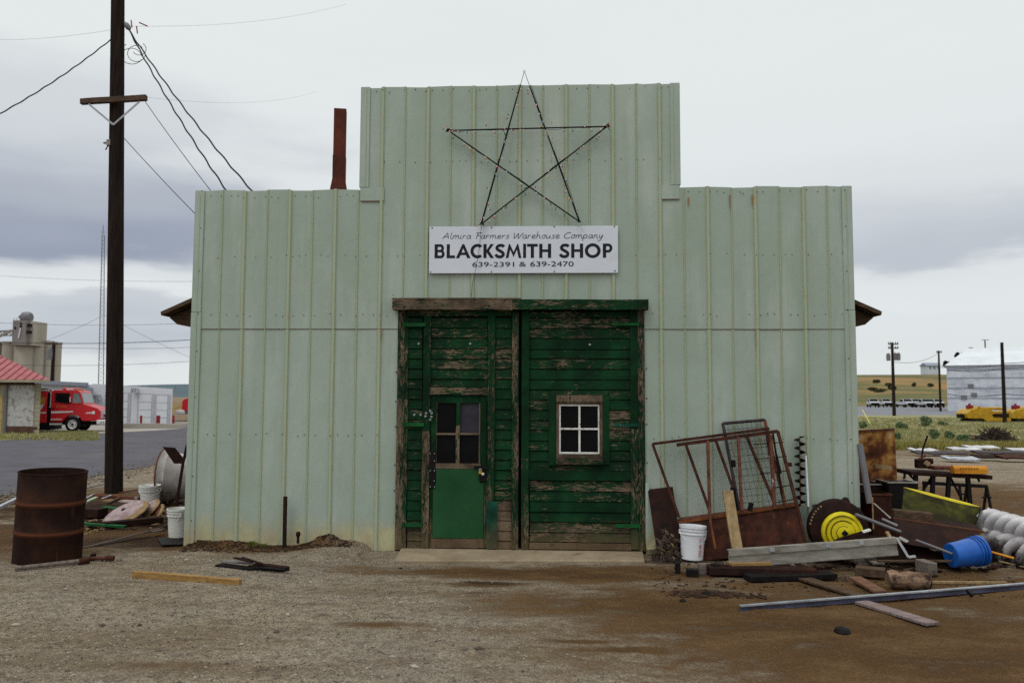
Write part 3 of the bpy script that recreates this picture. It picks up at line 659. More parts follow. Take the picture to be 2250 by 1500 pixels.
# lintel beam
mb = MB(); y0 = -.15
zt, zb_ = F(1140, 657, y0).z, F(1140, 680, y0).z
x0, xm, x1 = FX(862, 668, y0), FX(1126, 668, y0), FX(1425, 668, y0)
mb.cut(); mb.a = .20; mb.bar((x0, y0+.06, (zt+zb_)/2+.004), (xm, y0+.06, (zt+zb_)/2), .12, zt-zb_, nseg=10, wob=.006)
mb.cut(); mb.a = .085; mb.bar((xm+.003, y0+.057, (zt+zb_)/2), (x1, y0+.057, (zt+zb_)/2-.003), .12, zt-zb_-.006, nseg=10, wob=.006)
mb.cut(); mb.a = .2; mb.b2(x0-.01, xm+.1, y0-.004, y0+.13, zt+.001, zt+.016)
split_build(mb, 'lintel_board', 'peel_h', shop)
def facerect(px0, px1, py0, py1, y):   # pixel box on the plane y
    mx, my = (px0+px1)/2, (py0+py1)/2
    return FX(px0, my, y), FX(px1, my, y), F(mx, py1, y).z, F(mx, py0, y).z
def board(mb, px0, px1, py0, py1, y, th, wear=0.0):
    x0, x1, z0, z1 = facerect(px0, px1, py0, py1, y); mb.cuts.append((len(mb.v), len(mb.f))); mb.a = wear+1e-5; mb.b2(x0, x1, y, y+th, z0, z1)
def vboard(mb, px0, px1, py0, py1, y, th, wear, wear2=None, split=.5):
    x0, x1, z0, z1 = facerect(px0, px1, py0, py1, y); xm = (x0+x1)/2; w_ = x1-x0; n = 8; mb.cuts.append((len(mb.v), len(mb.f)))
    for i in range(n):
        za, zb = z0+(z1-z0)*i/n, z0+(z1-z0)*(i+1)/n; t = i/n
        mb.a = (wear if wear2 is None or t > split else wear2)+1e-5
        a, b = mnoise.noise(Vector((px0, za*2, 0)))*.004, mnoise.noise(Vector((px0, zb*2, 0)))*.004
        v = [(x0+a, y, za), (x1+a, y, za), (x1+b, y, zb), (x0+b, y, zb), (x0+a, y+th, za), (x1+a, y+th, za), (x1+b, y+th, zb), (x0+b, y+th, zb)]
        f = [(0, 1, 2, 3), (0, 3, 7, 4), (1, 5, 6, 2), (4, 7, 6, 5)]+([(0, 4, 5, 1)] if i == 0 else [])+([(3, 2, 6, 7)] if i == n-1 else [])
        mb.add(v, f)
mb = MB()
vboard(mb, 871, 886, 681, 1207, -.035, .12, .10, .16); vboard(mb, 1402, 1417, 681, 1210, -.035, .12, .12, .10)
split_build(mb, 'door_jamb', 'peel_v', shop)
BY = -.015                                  # plank plane
def planks(px0, px1, ys_, wears, leaf, name='planks', y=BY):
    mb = MB()
    for i, (a, b) in enumerate(zip(ys_, ys_[1:])):
        x0, x1, z0, z1 = facerect(px0, px1, a+.9, b-.9, y); mb.a = wears[i % len(wears)]+1e-5
        j1, j2 = random.uniform(-.003, .003), random.uniform(-.003, .003)
        nn = 6 if x1-x0 > .4 else 2
        for q in range(nn):
            xa, xb = x0+(x1-x0)*q/nn, x0+(x1-x0)*(q+1)/nn
            e = lambda x: .003*mnoise.noise(Vector((x*3, z0*5, 0)))
            mb.add([(xa, y-.010+j1, z0+e(xa)), (xb, y-.010+j1, z0+e(xb)), (xb, y+j2, z1+e(xb+4)), (xa, y+j2, z1+e(xa+4)), (xa, y+.03, z0), (xb, y+.03, z0), (xb, y+.03, z1), (xa, y+.03, z1)],
                   [(0, 1, 2, 3), (4, 5, 1, 0), (3, 2, 6, 7)]+([(0, 3, 7, 4)] if q == 0 else [])+([(1, 5, 6, 2)] if q == nn-1 else []))
    return mb.build(name, 'peel_h', leaf, fixn=False)
leafL = thing('x', None, None); leafL.name = 'left_leaf'
def mkleaf(name, px0, px1):
    x0, x1, z0, z1 = facerect(px0, px1, 684, 1208, 0)
    mb = MB(); mb.b2(x0, x1, .03, .05, z0, z1); o = mb.build(name, 'black_iron', shop); return o
bpy.data.objects.remove(leafL)
A = mkleaf('door_leaf', 887, 1140); A['label'] = 'left leaf with a small glazed door in it'
B = mkleaf('door_leaf', 1145, 1402); B['label'] = 'right leaf with a small white sashed window'
rows = [698]+[721.5+22.2*i for i in range(22)]+[1206]
rw = random.Random(4)
wA = [rw.choice((-.02, 0, .02, .05, .08)) for _ in range(30)]; wA[-6:] = [.16]*6; wA[17:30] = [.10, .14, .2, .22, .22, .24, .24, .24, .24, .24, .24, .24, .24]
W_left = [.02, .02, .02, .03, 0, .0, .03, .02, -.02, .04, .06, .02, .02, 0, .02, 0, .02, 0, .02, .02, .05, .16, .10, .2]
planks(895, 928, rows, W_left, A)
planks(945, 1071, [698, 721, 743, 766, 789, 811, 833, 851], [.06, .09, .03, .10, .10, .05, .04], A)
planks(1087, 1124, rows, [.02, .02, .06, .10, .11, .08, .02, .03, .02, .0, .02, 0, .02, .02, .02, .03, .05, .10, .18, .24, .3, .3, .34, .3], A)
planks(1162, 1385, [684, 699, 721.5, 743.5, 768, 788, 811, 834, 856], [.07, .10, .07, -.06, .0, .07, -.06, -.02], B)
planks(1162, 1208, [856, 878, 901, 923, 945, 968, 990, 1013, 1034], [.05, .06, .04, .06, .05, .04, .02, .04], B)
planks(1337, 1385, [856, 878, 901, 923, 945, 968, 990, 1013, 1034], [.05, .04, .12, .15, .10, .04, .05, .04], B)
planks(1209, 1336, [856, 870], [.06], B); planks(1209, 1336, [1018, 1034], [.05], B)
planks(1164, 1386, [1056, 1079, 1102, 1125, 1147, 1170, 1191], [.13, .05, -.02, .0, .11, .13], B)
mb = MB(); board(mb, 897, 1124, 681, 694, -.04, .05, .07); mb.build('top_rail', 'peel_h', A)
mb = MB(); board(mb, 945, 1070, 851, 867, -.045, .05, .17); mb.build('head_board', 'peel_h', A)
mb = MB(); board(mb, 1162, 1386, 1034, 1055, -.04, .04, -.10); mb.build('middle_rail', 'peel_h', B)
mb = MB(); board(mb, 1163, 1388, 1193, 1207, -.04, .04, .22); mb.build('bottom_rail', 'peel_h', B)
mb = MB(); vboard(mb, 886, 895, 684, 1205, -.032, .05, .06, .10); vboard(mb, 928, 944, 694, 1205, -.045, .055, .03, .15, .46); vboard(mb, 1071, 1087, 694, 1120, -.045, .055, .05, .08); vboard(mb, 1124, 1139, 684, 1206, -.05, .06, .11, .12)
split_build(mb, 'stile', 'peel_v', A)
mb = MB(); vboard(mb, 1146, 1162, 682, 1207, -.05, .06, -.02, .07, .3); vboard(mb, 1385.5, 1402, 682, 1207, -.046, .055, -.02, .09, .4)
split_build(mb, 'stile', 'peel_v', B)
# wicket door
x0, x1, z0, z1 = facerect(944, 1070, 868, 1204, 0)
mb = MB(); vboard(mb, 945, 958, 869, 1204, -.022, .04, -.03, .12, .2); vboard(mb, 1055, 1069, 869, 1120, -.022, .04, -.05, -.02)
board(mb, 958.5, 1054.5, 869, 885, -.020, .038, -.06)
wk = mb.build('wicket_door', 'peel_v', A)
mb = MB(); vboard(mb, 1002, 1010, 885, 1018, -.030, .03, .0, .2, .6); board(mb, 958.5, 1001.5, 951, 955, -.026, .03, .4); board(mb, 1010.5, 1054, 951, 955, -.026, .03, .3); board(mb, 957, 1056, 1018, 1029, -.034, .045, .35)
board(mb, 957, 960, 885, 1018, -.018, .02, .2); board(mb, 1052, 1055, 885, 1018, -.018, .02, .2)
split_build(mb, 'muntin', 'peel_v', A)
for a, b, c, d, mt in ((959, 1002, 886, 951, 'glass_dark'), (1010, 1053, 886, 951, 'glass_dusty'), (959, 1002, 955, 1018, 'glass_dark'), (1010, 1053, 955, 1018, 'glass_dark')):
    mb = MB(); board(mb, a, b, c, d, .004, .004); o = mb.build('pane', mt, A)
    if mt == 'glass_dusty': o['label'] = 'dusty pane, the others dark'
mb = MB(); board(mb, 958, 1055, 1029, 1060, -.030, .010); board(mb, 951, 1062, 1060, 1182, -.030, .010); mb.a = 0; mb.fa = [0]*len(mb.fa)
o = mb.build('kick_panel', 'kick', A); o['label'] = 'smooth bright green sheet on the lower half of the small door'
mb = MB(); board(mb, 947, 958, 1183, 1203, -.030, .04, .3); board(mb, 958.5, 1050, 1183, 1203, -.027, .04, .3); board(mb, 1050.5, 1062, 1183, 1203, -.030, .04, .3); split_build(mb, 'bottom_board', 'peel_h', A)
mb = MB(); board(mb, 944, 957, 988, 1072, -.036, .008); mb.fa = [0]*2; 
mb.fa = [0]*len(mb.f); mb.build('hinge_plate', 'black_iron', A)
mb = MB()
for X, Y in ((238, 890), (262, 890), (262, 930), (238, 983), (262, 983), (260, 1040), (238, 1072), (262, 1072)): x, _, z = F(850+X/2.5, 640+Y/2.5, -.04); mb.box((x, -.04, z), (.008, .008, .008))
mb.build('hinge_bolts', 'chrome', A)
mb = MB()
for X, Y in ((150, 677), (186, 677), (215, 668), (212, 685), (238, 655), (246, 668), (245, 688), (238, 704), (175, 287)):
    yy = -.05 if X > 195 else -.03
    p = F(850+X/2.5, 640+Y/2.5, yy); mb.lathe([(.005, -.004), (.006, .004), (.013, .004), (.014, 0)], Matrix.Translation((p.x, yy-.002, p.z)) @ Matrix.Rotation(radians(90), 4, 'X'), 12)
for X, Y in ((458, 287), (1115, 292)):
    p = F(850+X/2.5, 640+Y/2.5, -.03); mb.lathe([(.004, -.004), (.005, .004), (.012, .004), (.013, 0)], Matrix.Translation((p.x, -.032, p.z)) @ Matrix.Rotation(radians(90), 4, 'X'), 12)
mb.build('washers', 'galv', A)
mb = MB(); board(mb, 1068.5, 1092, 1102, 1205, -.056, .008, -.02); mb.build('teal_patch', 'teal', A)
mb = MB(); vboard(mb, 1063, 1071, 1030, 1203, -.030, .03, .1); mb.build('lock_stile', 'peel_v', A)
# hasp and padlock
mb = MB(); board(mb, 1041, 1072, 1023, 1030, -.056, .006); board(mb, 1052, 1068, 1040, 1056, -.05, .02); mb.fa = [0]*len(mb.f); mb.build('hasp', 'black_iron', A)
p = F(1056, 1034, -.075); mb = MB(); mb.box((p.x-.004, -.075, p.z-.018), (.036, .018, .036)); lk = mb.build('padlock', 'gold', A, bevel=.003)
mb = MB(); mb.tube([(p.x-.004+.013*cos(a), -.075, p.z+.004+.020*sin(a)) for a in [pi*i/8 for i in range(9)]], .003, 6); mb.build('shackle', 'chrome', A)
p = F(1061, 1041, -.07); mb = MB(); mb.lathe([(0, .028), (.012, .026), (.018, .014), (.014, 0), (.006, -.02), (.006, -.03)], Matrix.Translation((p.x, -.06, p.z)) @ Matrix.Rotation(radians(90), 4, 'X'), 14)
mb.build('knob', 'plastic', A, smooth=True)
# strap hinges
for (a, b, c, d, lf, mt) in ((887, 935, 709, 717, A, 'green_paint'), (887, 931, 928, 936, A, 'green_paint'), (887, 927, 1148, 1157, A, 'green_paint'), (1346, 1402, 709, 715, B, 'green_paint'), (1350, 1405, 930, 937, B, 'teal'), (1352, 1405, 1151, 1159, B, 'green_paint')):
    mb = MB(); board(mb, a, b, c, d, -.062, .012); mb.fa = [0]*len(mb.f)
    x0, x1, z0, z1 = facerect(a, b, c, d, -.062); hx = x0 if lf is A else x1
    mb.tube([(hx, -.066, z0-.012), (hx, -.066, z1+.012)], .012, 8); mb.build('strap_hinge', mt, lf)
# window in the right leaf
wi = []
mb = MB(); vboard(mb, 1206, 1221, 868, 1022, -.05, .05, -.08); vboard(mb, 1325, 1339, 868, 1020, -.05, .05, -.08); board(mb, 1222, 1324, 868, 883, -.055, .05, .19); 
split_build(mb, 'window_casing', 'peel_v', B)
mb = MB(); board(mb, 1221.5, 1325.5, 1007, 1020, -.075, .07, .13); mb.build('window_sill', 'peel_h', B)
mb = MB(); vboard(mb, 1222, 1228, 884, 1006, -.035, .05, .25); vboard(mb, 1317.5, 1324, 884, 1006, -.035, .05, .25); board(mb, 1228.5, 1317, 997.5, 1006, -.035, .05, .25); board(mb, 1228.5, 1317, 884, 887.5, -.035, .05, .25); split_build(mb, 'window_frame', 'peel_v', B)
mb = MB()
for a, b, c, d, y in ((1228, 1232, 888, 997, -.022), (1314, 1317.5, 888, 997, -.022), (1232, 1314, 888, 892, -.021), (1232, 1314, 993, 997, -.021), (1271, 1275.5, 892, 993, -.020), (1232, 1314, 940, 944, -.024)):
    board(mb, a, b, c, d, y, .03)
mb.fa = [0]*len(mb.f); mb.build('sash', 'sash_white', B, bevel=.002)
for a, b, c, d in ((1232, 1271, 892, 940), (1275, 1314, 892, 940), (1232, 1271, 944, 993), (1275, 1314, 944, 993)):
    mb = MB(); board(mb, a, b, c, d, -.002, .004); mb.fa = [0]*len(mb.f); mb.build('pane', 'glass_dark', B)
# loose paint flakes
mb = MB(); rf = random.Random(8)
for X, Y in ((955, 160), (1130, 390), (1228, 270), (1190, 490), (820, 148), (400, 420), (600, 460), (628, 790), (1150, 445), (812, 1350), (835, 575), (985, 585), (370, 330), (300, 415), (640, 405), (500, 340), (1000, 150), (830, 385), (1290, 485), (905, 495), (650, 1085), (330, 470)):
    p = F(850+X/2.5, 640+Y/2.5, -.03); a = rf.uniform(-.6, .6); L = rf.uniform(.012, .03)
    mb.add([(p.x, -.03, p.z), (p.x+L*cos(a)*.4, -.045, p.z+L*.3), (p.x+L*cos(a), -.04, p.z+L*sin(a)), (p.x+L*.1, -.028, p.z-.006)], [(0, 1, 2, 3)])
mb.build('paint_flakes', 'dry', B, fixn=False)
M['run'] = sm('orange_rust_run', (.30, .155, .06), (.24, .17, .09), 20, .8, bmp=0)
for px, py, L, w_ in ((1513, 434, 22, 4), (1554, 428, 34, 5), (1604, 428, 40, 4), (1653, 428, 30, 4), (1633, 424, 3, 7), (1661, 722, 50, 3), (837, 722, 30, 3)):
    y = -.0285; a, b = F(px-w_/2, py, y), F(px+w_/2, py+L, y); mb = MB(); m_ = (a.x+b.x)/2; mb.add([(a.x, y, a.z), (b.x, y, a.z), (m_+(b.x-a.x)*.3, y, a.z+(b.z-a.z)*.6), (m_, y, b.z), (m_-(b.x-a.x)*.35, y, a.z+(b.z-a.z)*.5)], [(0, 1, 2, 3, 4)])
    mb.build('rust_run', 'run', shop)
mb = MB(); rq = random.Random(31)
for lf_cols in ((898, 925), (948, 1068), (1090, 1121), (1166, 1382)):
    for ry in rows[:-1]:
        for cx_ in lf_cols:
            if 867 < ry+10 < 1204 and 944 < cx_ < 1071: continue
            if 856 < ry+10 < 1034 and 1208 < cx_ < 1337: continue
            q = F(cx_+rq.uniform(-1, 1), ry+11+rq.uniform(-3, 3), -.026); mb.box(q, (.007, .006, .007))
mb.build('nail_heads', 'screw', B)
# flared metal edging right of the door
mb = MB(); y = -.05
pts = [F(1418, 1060, y), F(1424, 1060, y), F(1432, 1120, y), F(1440, 1180, y-.03), F(1440, 1206, y-.05), F(1420, 1206, y-.05), F(1418, 1180, y)]
mb.slab([(p.x, p.y, p.z) for p in pts], .02); mb.build('opening_trim', 'siding', shop)

# ------------------------------------------------------------------ sign
SY = -.055
x0, x1, z0, z1 = facerect(943, 1358, 497, 600, SY)
sign = thing('shop_sign', 'white rectangular sign reading BLACKSMITH SHOP above the green doors', 'sign', ((x0+x1)/2, SY, z0))
M['sign'] = sm('white_sign_face', (.66, .69, .76), (.62, .65, .72), 3, .5, spec=.35, bmp=.03, dirt=(.56, .55, .52), dirtlo=.62, dirthi=.8, dsc=1.5)
mb = MB(); mb.b2(x0, x1, SY, SY+.016, z0, z1); mb.build('board', 'sign', sign, bevel=.002)
SS = (x1-x0)/(1358-943.)
def SP(X, Y): return (x0+((940+X/5.294)-943)*SS, z1-((490+Y/5.294)-497)*(z1-z0)/103.)
ly = [SY-.0015]
def poly_face(mb, pts):
    ly[0] -= .00002
    P = [Vector((a, b, 0)) for a, b in pts]
    mb.add([(a, ly[0], b) for a, b in pts], [tuple(t) for t in tessellate_polygon([P])])
def ribbon(mb, pts, wd):
    ly[0] -= .00002; n = len(pts); L = []; Rr = []
    for i, p in enumerate(pts):
        a = pts[max(i-1, 0)]; b = pts[min(i+1, n-1)]; dx, dy = b[0]-a[0], b[1]-a[1]; d = math.hypot(dx, dy) or 1
        nx_, ny_ = -dy/d*wd/2, dx/d*wd/2; L.append((p[0]+nx_, p[1]+ny_)); Rr.append((p[0]-nx_, p[1]-ny_))
    vs = [(a, ly[0], b) for a, b in L+Rr]
    mb.add(vs, [(i, i+1, n+i+1, n+i) for i in range(n-1)])
def box2(bx, pts): X0, X1, Y0, Y1 = bx; return [SP(X0+(X1-X0)*a, Y1+(Y0-Y1)*b) for a, b in pts]
def ring(bx, a0, a1, t, cx=.5, rx=.5, n=28, cy=.5, ry=.5):
    X0, X1, Y0, Y1 = bx; w_, h_ = X1-X0, Y1-Y0; out = []; inn = []
    for i in range(n+1):
        a = radians(a0+(a1-a0)*i/n)
        out.append(SP(X0+w_*(cx+rx*cos(a)), Y1-h_*(cy+ry*sin(a)))); inn.append(SP(X0+w_*cx+(w_*rx-t)*cos(a), Y1-h_*cy-(h_*ry-t*.92)*sin(a)))
    return out, inn
def ringf(mb, bx, *a, **k):
    o, i = ring(bx, *a, **k); ly[0] -= .00002; n = len(o)
    mb.add([(a_, ly[0], b_) for a_, b_ in o+i], [(q, q+1, n+q+1, n+q) for q in range(n-1)])
mb = MB(); Y0, Y1 = 243, 407; t = 37
def R_(X0, X1, pts): poly_face(mb, box2((X0, X1, Y0, Y1), pts))
def stem(X0, w_=t, ya=0, yb=1): R_(X0, X0+w_, [(0, ya), (1, ya), (1, yb), (0, yb)])
def bar_(X0, X1, ya, yb): R_(X0, X1, [(0, ya), (1, ya), (1, yb), (0, yb)])
stem(80); bar_(80, 160, 0, .19); bar_(80, 160, .81, 1); bar_(80, 160, .43, .60)                       # B
for (ca, cb, xx) in ((0, .60, 198), (.43, 1, 190)):
    h = (Y1-Y0); bx = (110, xx, Y1-h*cb, Y1-h*ca); ringf(mb, bx, -90, 90, t*.86, cx=.5, rx=.5, n=16)
stem(222); bar_(222, 320, 0, .20)                                                                       # L
R_(330, 502, [(0, 0), (.23, 0), (.5, .70), (.77, 0), (1, 0), (.56, 1), (.44, 1)]); bar_(375, 455, .22, .40)  # A
ringf(mb, (500, 665, Y0-2, Y1+2), 48, 312, t)                                                           # C
stem(652); R_(652, 778, [(.22, .48), (.66, 1), (.97, 1), (.52, .52), (1, 0), (.66, 0), (.24, .47)])       # K
def S_(X0, X1):
    P = [(.93, .80), (.80, .88), (.62, .90), (.38, .87), (.22, .76), (.25, .63), (.45, .54), (.66, .45), (.84, .34), (.84, .20), (.66, .10), (.42, .09), (.22, .14), (.08, .26)]
    Q = []
    for i in range(len(P)-1):
        a, b, c, d = P[max(i-1, 0)], P[i], P[i+1], P[min(i+2, len(P)-1)]
        for k in range(4):
            u = k/4; Q.append(tuple(.5*((2*b[j])+(-a[j]+c[j])*u+(2*a[j]-5*b[j]+4*c[j]-d[j])*u*u+(-a[j]+3*b[j]-3*c[j]+d[j])*u**3) for j in (0, 1)))
    Q.append(P[-1]); ribbon(mb, box2((X0, X1, Y0, Y1), Q), 35/5.294*SS)
S_(785, 900)
R_(912, 1095, [(0, 0), (.17, 0), (.29, .60), (.5, .06), (.71, .60), (.83, 0), (1, 0), (.80, 1), (.74, 1), (.5, .42), (.26, 1), (.20, 1)])   # M
stem(1115, 34); stem(1204); bar_(1160, 1285, .80, 1); stem(1302); stem(1403); bar_(1302, 1440, .42, .60)
S_(1535, 1650); stem(1672); stem(1773); bar_(1672, 1810, .42, .60); ringf(mb, (1830, 2012, Y0-3, Y1+3), 0, 360, t, n=40)
stem(2038); bar_(2038, 2098, .81, 1); bar_(2038, 2098, .36, .55); ringf(mb, (2050, 2148, Y0, Y1-(Y1-Y0)*.36), -90, 90, t*.88, n=16)
mb.build('large_lettering', 'lettering', sign, fixn=False)
GL = {'A': (.78, [[(0, 0), (.2, .5), (.42, 1), (.5, .6), (.62, 0)], [(.08, .36), (.62, .38)]]), 'l': (.30, [[(.12, 1), (.06, .5), (.08, .08), (.22, 0), (.32, .1)]]),
 'm': (.78, [[(.04, .5), (.04, 0)], [(.05, .3), (.2, .52), (.3, .46), (.32, 0)], [(.33, .3), (.48, .52), (.58, .46), (.6, .06), (.74, .08)]]),
 'i': (.26, [[(.06, .5), (.05, .06), (.2, .04)], [(.10, .70), (.12, .74)]]), 'r': (.42, [[(.05, .52), (.05, 0)], [(.06, .3), (.2, .5), (.34, .48)]]),
 'a': (.56, [[(.40, .46), (.22, .52), (.06, .34), (.06, .1), (.2, 0), (.36, .18), (.42, .5), (.40, .06), (.54, .08)]]),
 'F': (.62, [[(.05, 1), (.66, 1.02)], [(.26, 1), (.16, 0)], [(.18, .55), (.5, .56)]]), 'e': (.50, [[(.06, .24), (.3, .3), (.38, .44), (.24, .52), (.08, .36), (.06, .12), (.2, 0), (.46, .12)]]),
 's': (.42, [[(.36, .46), (.2, .50), (.10, .4), (.28, .22), (.26, .04), (.02, .02)]]), ' ': (.36, []),
 'W': (1.0, [[(.02, 1), (.10, .5), (.16, 0), (.5, .9), (.56, 0), (.98, 1)]]), 'h': (.56, [[(.08, 1.05), (.04, 0)], [(.05, .26), (.2, .5), (.34, .46), (.36, .06), (.5, .06)]]),
 'o': (.50, [[(.24, .52), (.08, .4), (.06, .12), (.2, 0), (.36, .12), (.38, .38), (.24, .52), (.46, .48)]]), 'u': (.56, [[(.05, .5), (.05, .1), (.16, 0), (.34, .2), (.4, .5), (.38, .06), (.52, .06)]]),
 'C': (.80, [[(.72, .9), (.5, 1), (.2, .8), (.06, .4), (.2, .06), (.45, 0), (.72, .16)]]), 'p': (.56, [[(.06, .5), (.02, -.4)], [(.06, .34), (.22, .52), (.4, .42), (.38, .1), (.22, 0), (.05, .1)]]),
 'n': (.56, [[(.05, .5), (.05, 0)], [(.06, .28), (.22, .52), (.34, .44), (.36, .06), (.5, .06)]]), 'y': (.56, [[(.05, .5), (.08, .1), (.2, .04), (.38, .5)], [(.4, .5), (.3, -.1), (.14, -.38), (-.1, -.3)]])}
txt = 'Almira Farmers Warehouse Company'; tot = sum(GL[c][0] for c in txt); sc_ = (2050-172)/tot; cur = 172.0; mb = MB()
def smoothp(P):
    if len(P) < 3: return P
    Q = []
    for i in range(len(P)-1):
        a, b, c, d = P[max(i-1, 0)], P[i], P[i+1], P[min(i+2, len(P)-1)]
        for k in range(4):
            u = k/4; Q.append(tuple(.5*((2*b[j])+(-a[j]+c[j])*u+(2*a[j]-5*b[j]+4*c[j]-d[j])*u*u+(-a[j]+3*b[j]-3*c[j]+d[j])*u**3) for j in (0, 1)))
    return Q+[P[-1]]
for c in txt:
    adv, strokes = GL[c]
    for st in strokes:
        st = smoothp(st); ribbon(mb, [SP(cur+(a+b*.14)*sc_, 180-b*(66 if c in 'AFWC' else 76)) for a, b in st], (6.5 if c in 'AFWC' else 6)/5.294*SS)
    cur += adv*sc_
mb.build('script_lettering', 'lettering', sign, fixn=False)
def textmesh(s, X0, X1, Yb, Yt, name, mat, parent, wfac=0.0):
    cu = bpy.data.curves.new('t', 'FONT'); cu.body = s; cu.offset = wfac; o = bpy.data.objects.new('t', cu); C.objects.link(o)
    bpy.context.view_layer.update(); me = o.evaluated_get(bpy.context.evaluated_depsgraph_get()).to_mesh()
    vs = [v.co.copy() for v in me.vertices]; fs = [tuple(p.vertices) for p in me.polygons]; bpy.data.objects.remove(o)
    a0, a1 = min(v.x for v in vs), max(v.x for v in vs); b0, b1 = min(v.y for v in vs), max(v.y for v in vs)
    mb = MB(); mb.add([((lambda q: (q[0], SY-.004, q[1]))(SP(X0+(X1-X0)*(v.x-a0)/(a1-a0), Yb+(Yt-Yb)*(v.y-b0)/(b1-b0)))) for v in vs], fs)
    return mb.build(name, mat, parent, fixn=False)
textmesh('639-2391', 524, 1010, 508, 452, 'number_lettering', 'lettering', sign, .0)
textmesh('639-2470', 1198, 1700, 506, 448, 'number_lettering', 'lettering', sign, .0)
textmesh('&', 1070, 1152, 506, 452, 'number_lettering', 'lettering', sign, .0)
mb = MB()
for X, Y in ((48, 50), (746, 48), (1475, 44), (2172, 44), (36, 566), (746, 566), (1477, 563), (2175, 558)): a, b = SP(X, Y); mb.box((a, SY-.003, b), (.012, .008, .012))
mb.build('screws', 'screw', sign)

# ------------------------------------------------------------------ star of rods and lights
star = thing('light_star', 'large five pointed star of dark rods wound with coloured bulbs', 'star decoration', (F(1152, 330).x, -.1, F(1152, 490).z))
tp, rt_, lf_, bl_, br_ = (1152, 157), (1334, 278), (985, 287), (1058, 492), (1273, 487)
rods = [(tp, bl_, -.095), (tp, br_, -.105), (lf_, rt_, -.115), (lf_, br_, -.085), (rt_, bl_, -.075)]
bulbs = []; rb = random.Random(21)
meshes = {}
for (a, b, y) in rods:
    A_, B_ = F(*a, y), F(*b, y); mb = MB()
    if a == tp:
        t0 = (190-157)/(b[1]-157.); Pm = A_.lerp(B_, t0); mb.tube([A_, Pm], .0035, 6); mb.tube([Pm, B_], .0085, 8)
    else: mb.tube([A_, B_], .0085, 8)
    rod = mb.build('rod', 'black_iron', star)
    # string of lights wound along the rod
    L = (B_-A_).length; d, s_, u_ = frame(B_-A_, Vector((0, 1, 0))); mb = MB(); pts = []; n = int(L/.03)
    for i in range(n+1):
        t = i/n; off = .012+.030*max(0, mnoise.noise(Vector((t*L*3.5, y*60, a[0]))))
        sg = 1 if mnoise.noise(Vector((t*L*1.5, y*90, 3))) > 0 else -1
        pts.append(A_.lerp(B_, t)+Vector((0, -.012, 0))-Vector((0, 0, off if abs(d.z) < .5 else 0))+Vector((off*sg*.7 if abs(d.z) > .5 else 0, 0, 0)))
    pts = pts[max(0, int(.10*n) if a == tp else 0):]
    mb.tube(pts, .0028, 5); mb.build('light_wire', 'cable', star)
    nb = int(L/.105); i0 = 2 if a == tp else 1
    for i in range(i0, nb):
        p = A_.lerp(B_, (i+rb.uniform(-.25, .25))/nb)
        ang = rb.uniform(pi*1.1, pi*1.9) if rb.random() < .7 else rb.uniform(0, pi)
        bulbs.append((p+Vector((cos(ang)*.03, -.012, sin(ang)*.03)), ang, rb.choice(('amber', 'amber', 'amber', 'red', 'red', 'green', 'blue'))))
def bulb_mesh(c):
    if c in meshes: return meshes[c]
    mb = MB(); mb.lathe([(0, 0), (.0052, 0), (.0052, .014)], n=6); mb.mi = 1; mb.lathe([(.0050, .014), (.0075, .022), (.006, .032), (0, .042)], n=6)
    me = bpy.data.meshes.new('bulb'); me.from_pydata(mb.v, [], mb.f); me.materials.append(M['plastic_clean' if rb.random() < .5 else 'green_paint']); me.materials.append(M['bulb_'+c]); me.polygons.foreach_set('material_index', mb.m); meshes[c] = me; return me
for (q, n_) in ((lf_, 5), (rt_, 4), (bl_, 3)):
    for i in range(n_): bulbs.append((F(*q, -.12)+Vector((rb.uniform(-.045, .045), rb.uniform(-.01, 0), rb.uniform(-.03, .03))), rb.uniform(0, 6.28), rb.choice(('red', 'green', 'amber'))))
for p, ang, c in bulbs[:98]:
    o = bpy.data.objects.new('bulb', bulb_mesh(c)); C.objects.link(o); o.parent = star; o.location = p-WL[star.name]
    o.rotation_euler = (Matrix.Rotation(-ang+pi/2, 3, 'Y') @ Matrix.Rotation(radians(12), 3, 'X')).to_euler()
for (q, sz) in ((lf_, .035), (rt_, .035), (bl_, .026), ((1273, 487), .016)):
    mb = MB(); P = F(*q, -.11); pts = [P+Vector((sz*cos(i*1.9)*(1-.02*i), -.006*(i % 5), sz*.6*sin(i*2.3))) for i in range(22)]; mb.tube(pts, .005, 5); mb.build('wire_bundle', 'cable', star)
mb = MB(); p = F(1152, 158, -.1); mb.tube([(p.x+.014*cos(a), -.1, p.z+.008+.014*sin(a)) for a in [2*pi*i/10 for i in range(11)]], .003, 5); mb.build('hook', 'chrome', star)
mb = MB(); P = [(1058, 494), (1056, 515), (1054, 540), (1050, 565), (1046, 590), (1042, 605), (1038, 625), (1036, 645), (1034, 662)]
mb.tube([F(a, b, -.085 if b < 610 else -.06-.1*(b > 650)) for a, b in P], .0028, 5); mb.build('power_cord', 'cable', star)
mb = MB(); P = F(1151, 279, -.12); mb.box(P, (.018, .02, .03)); mb.build('clip', 'galv', star)

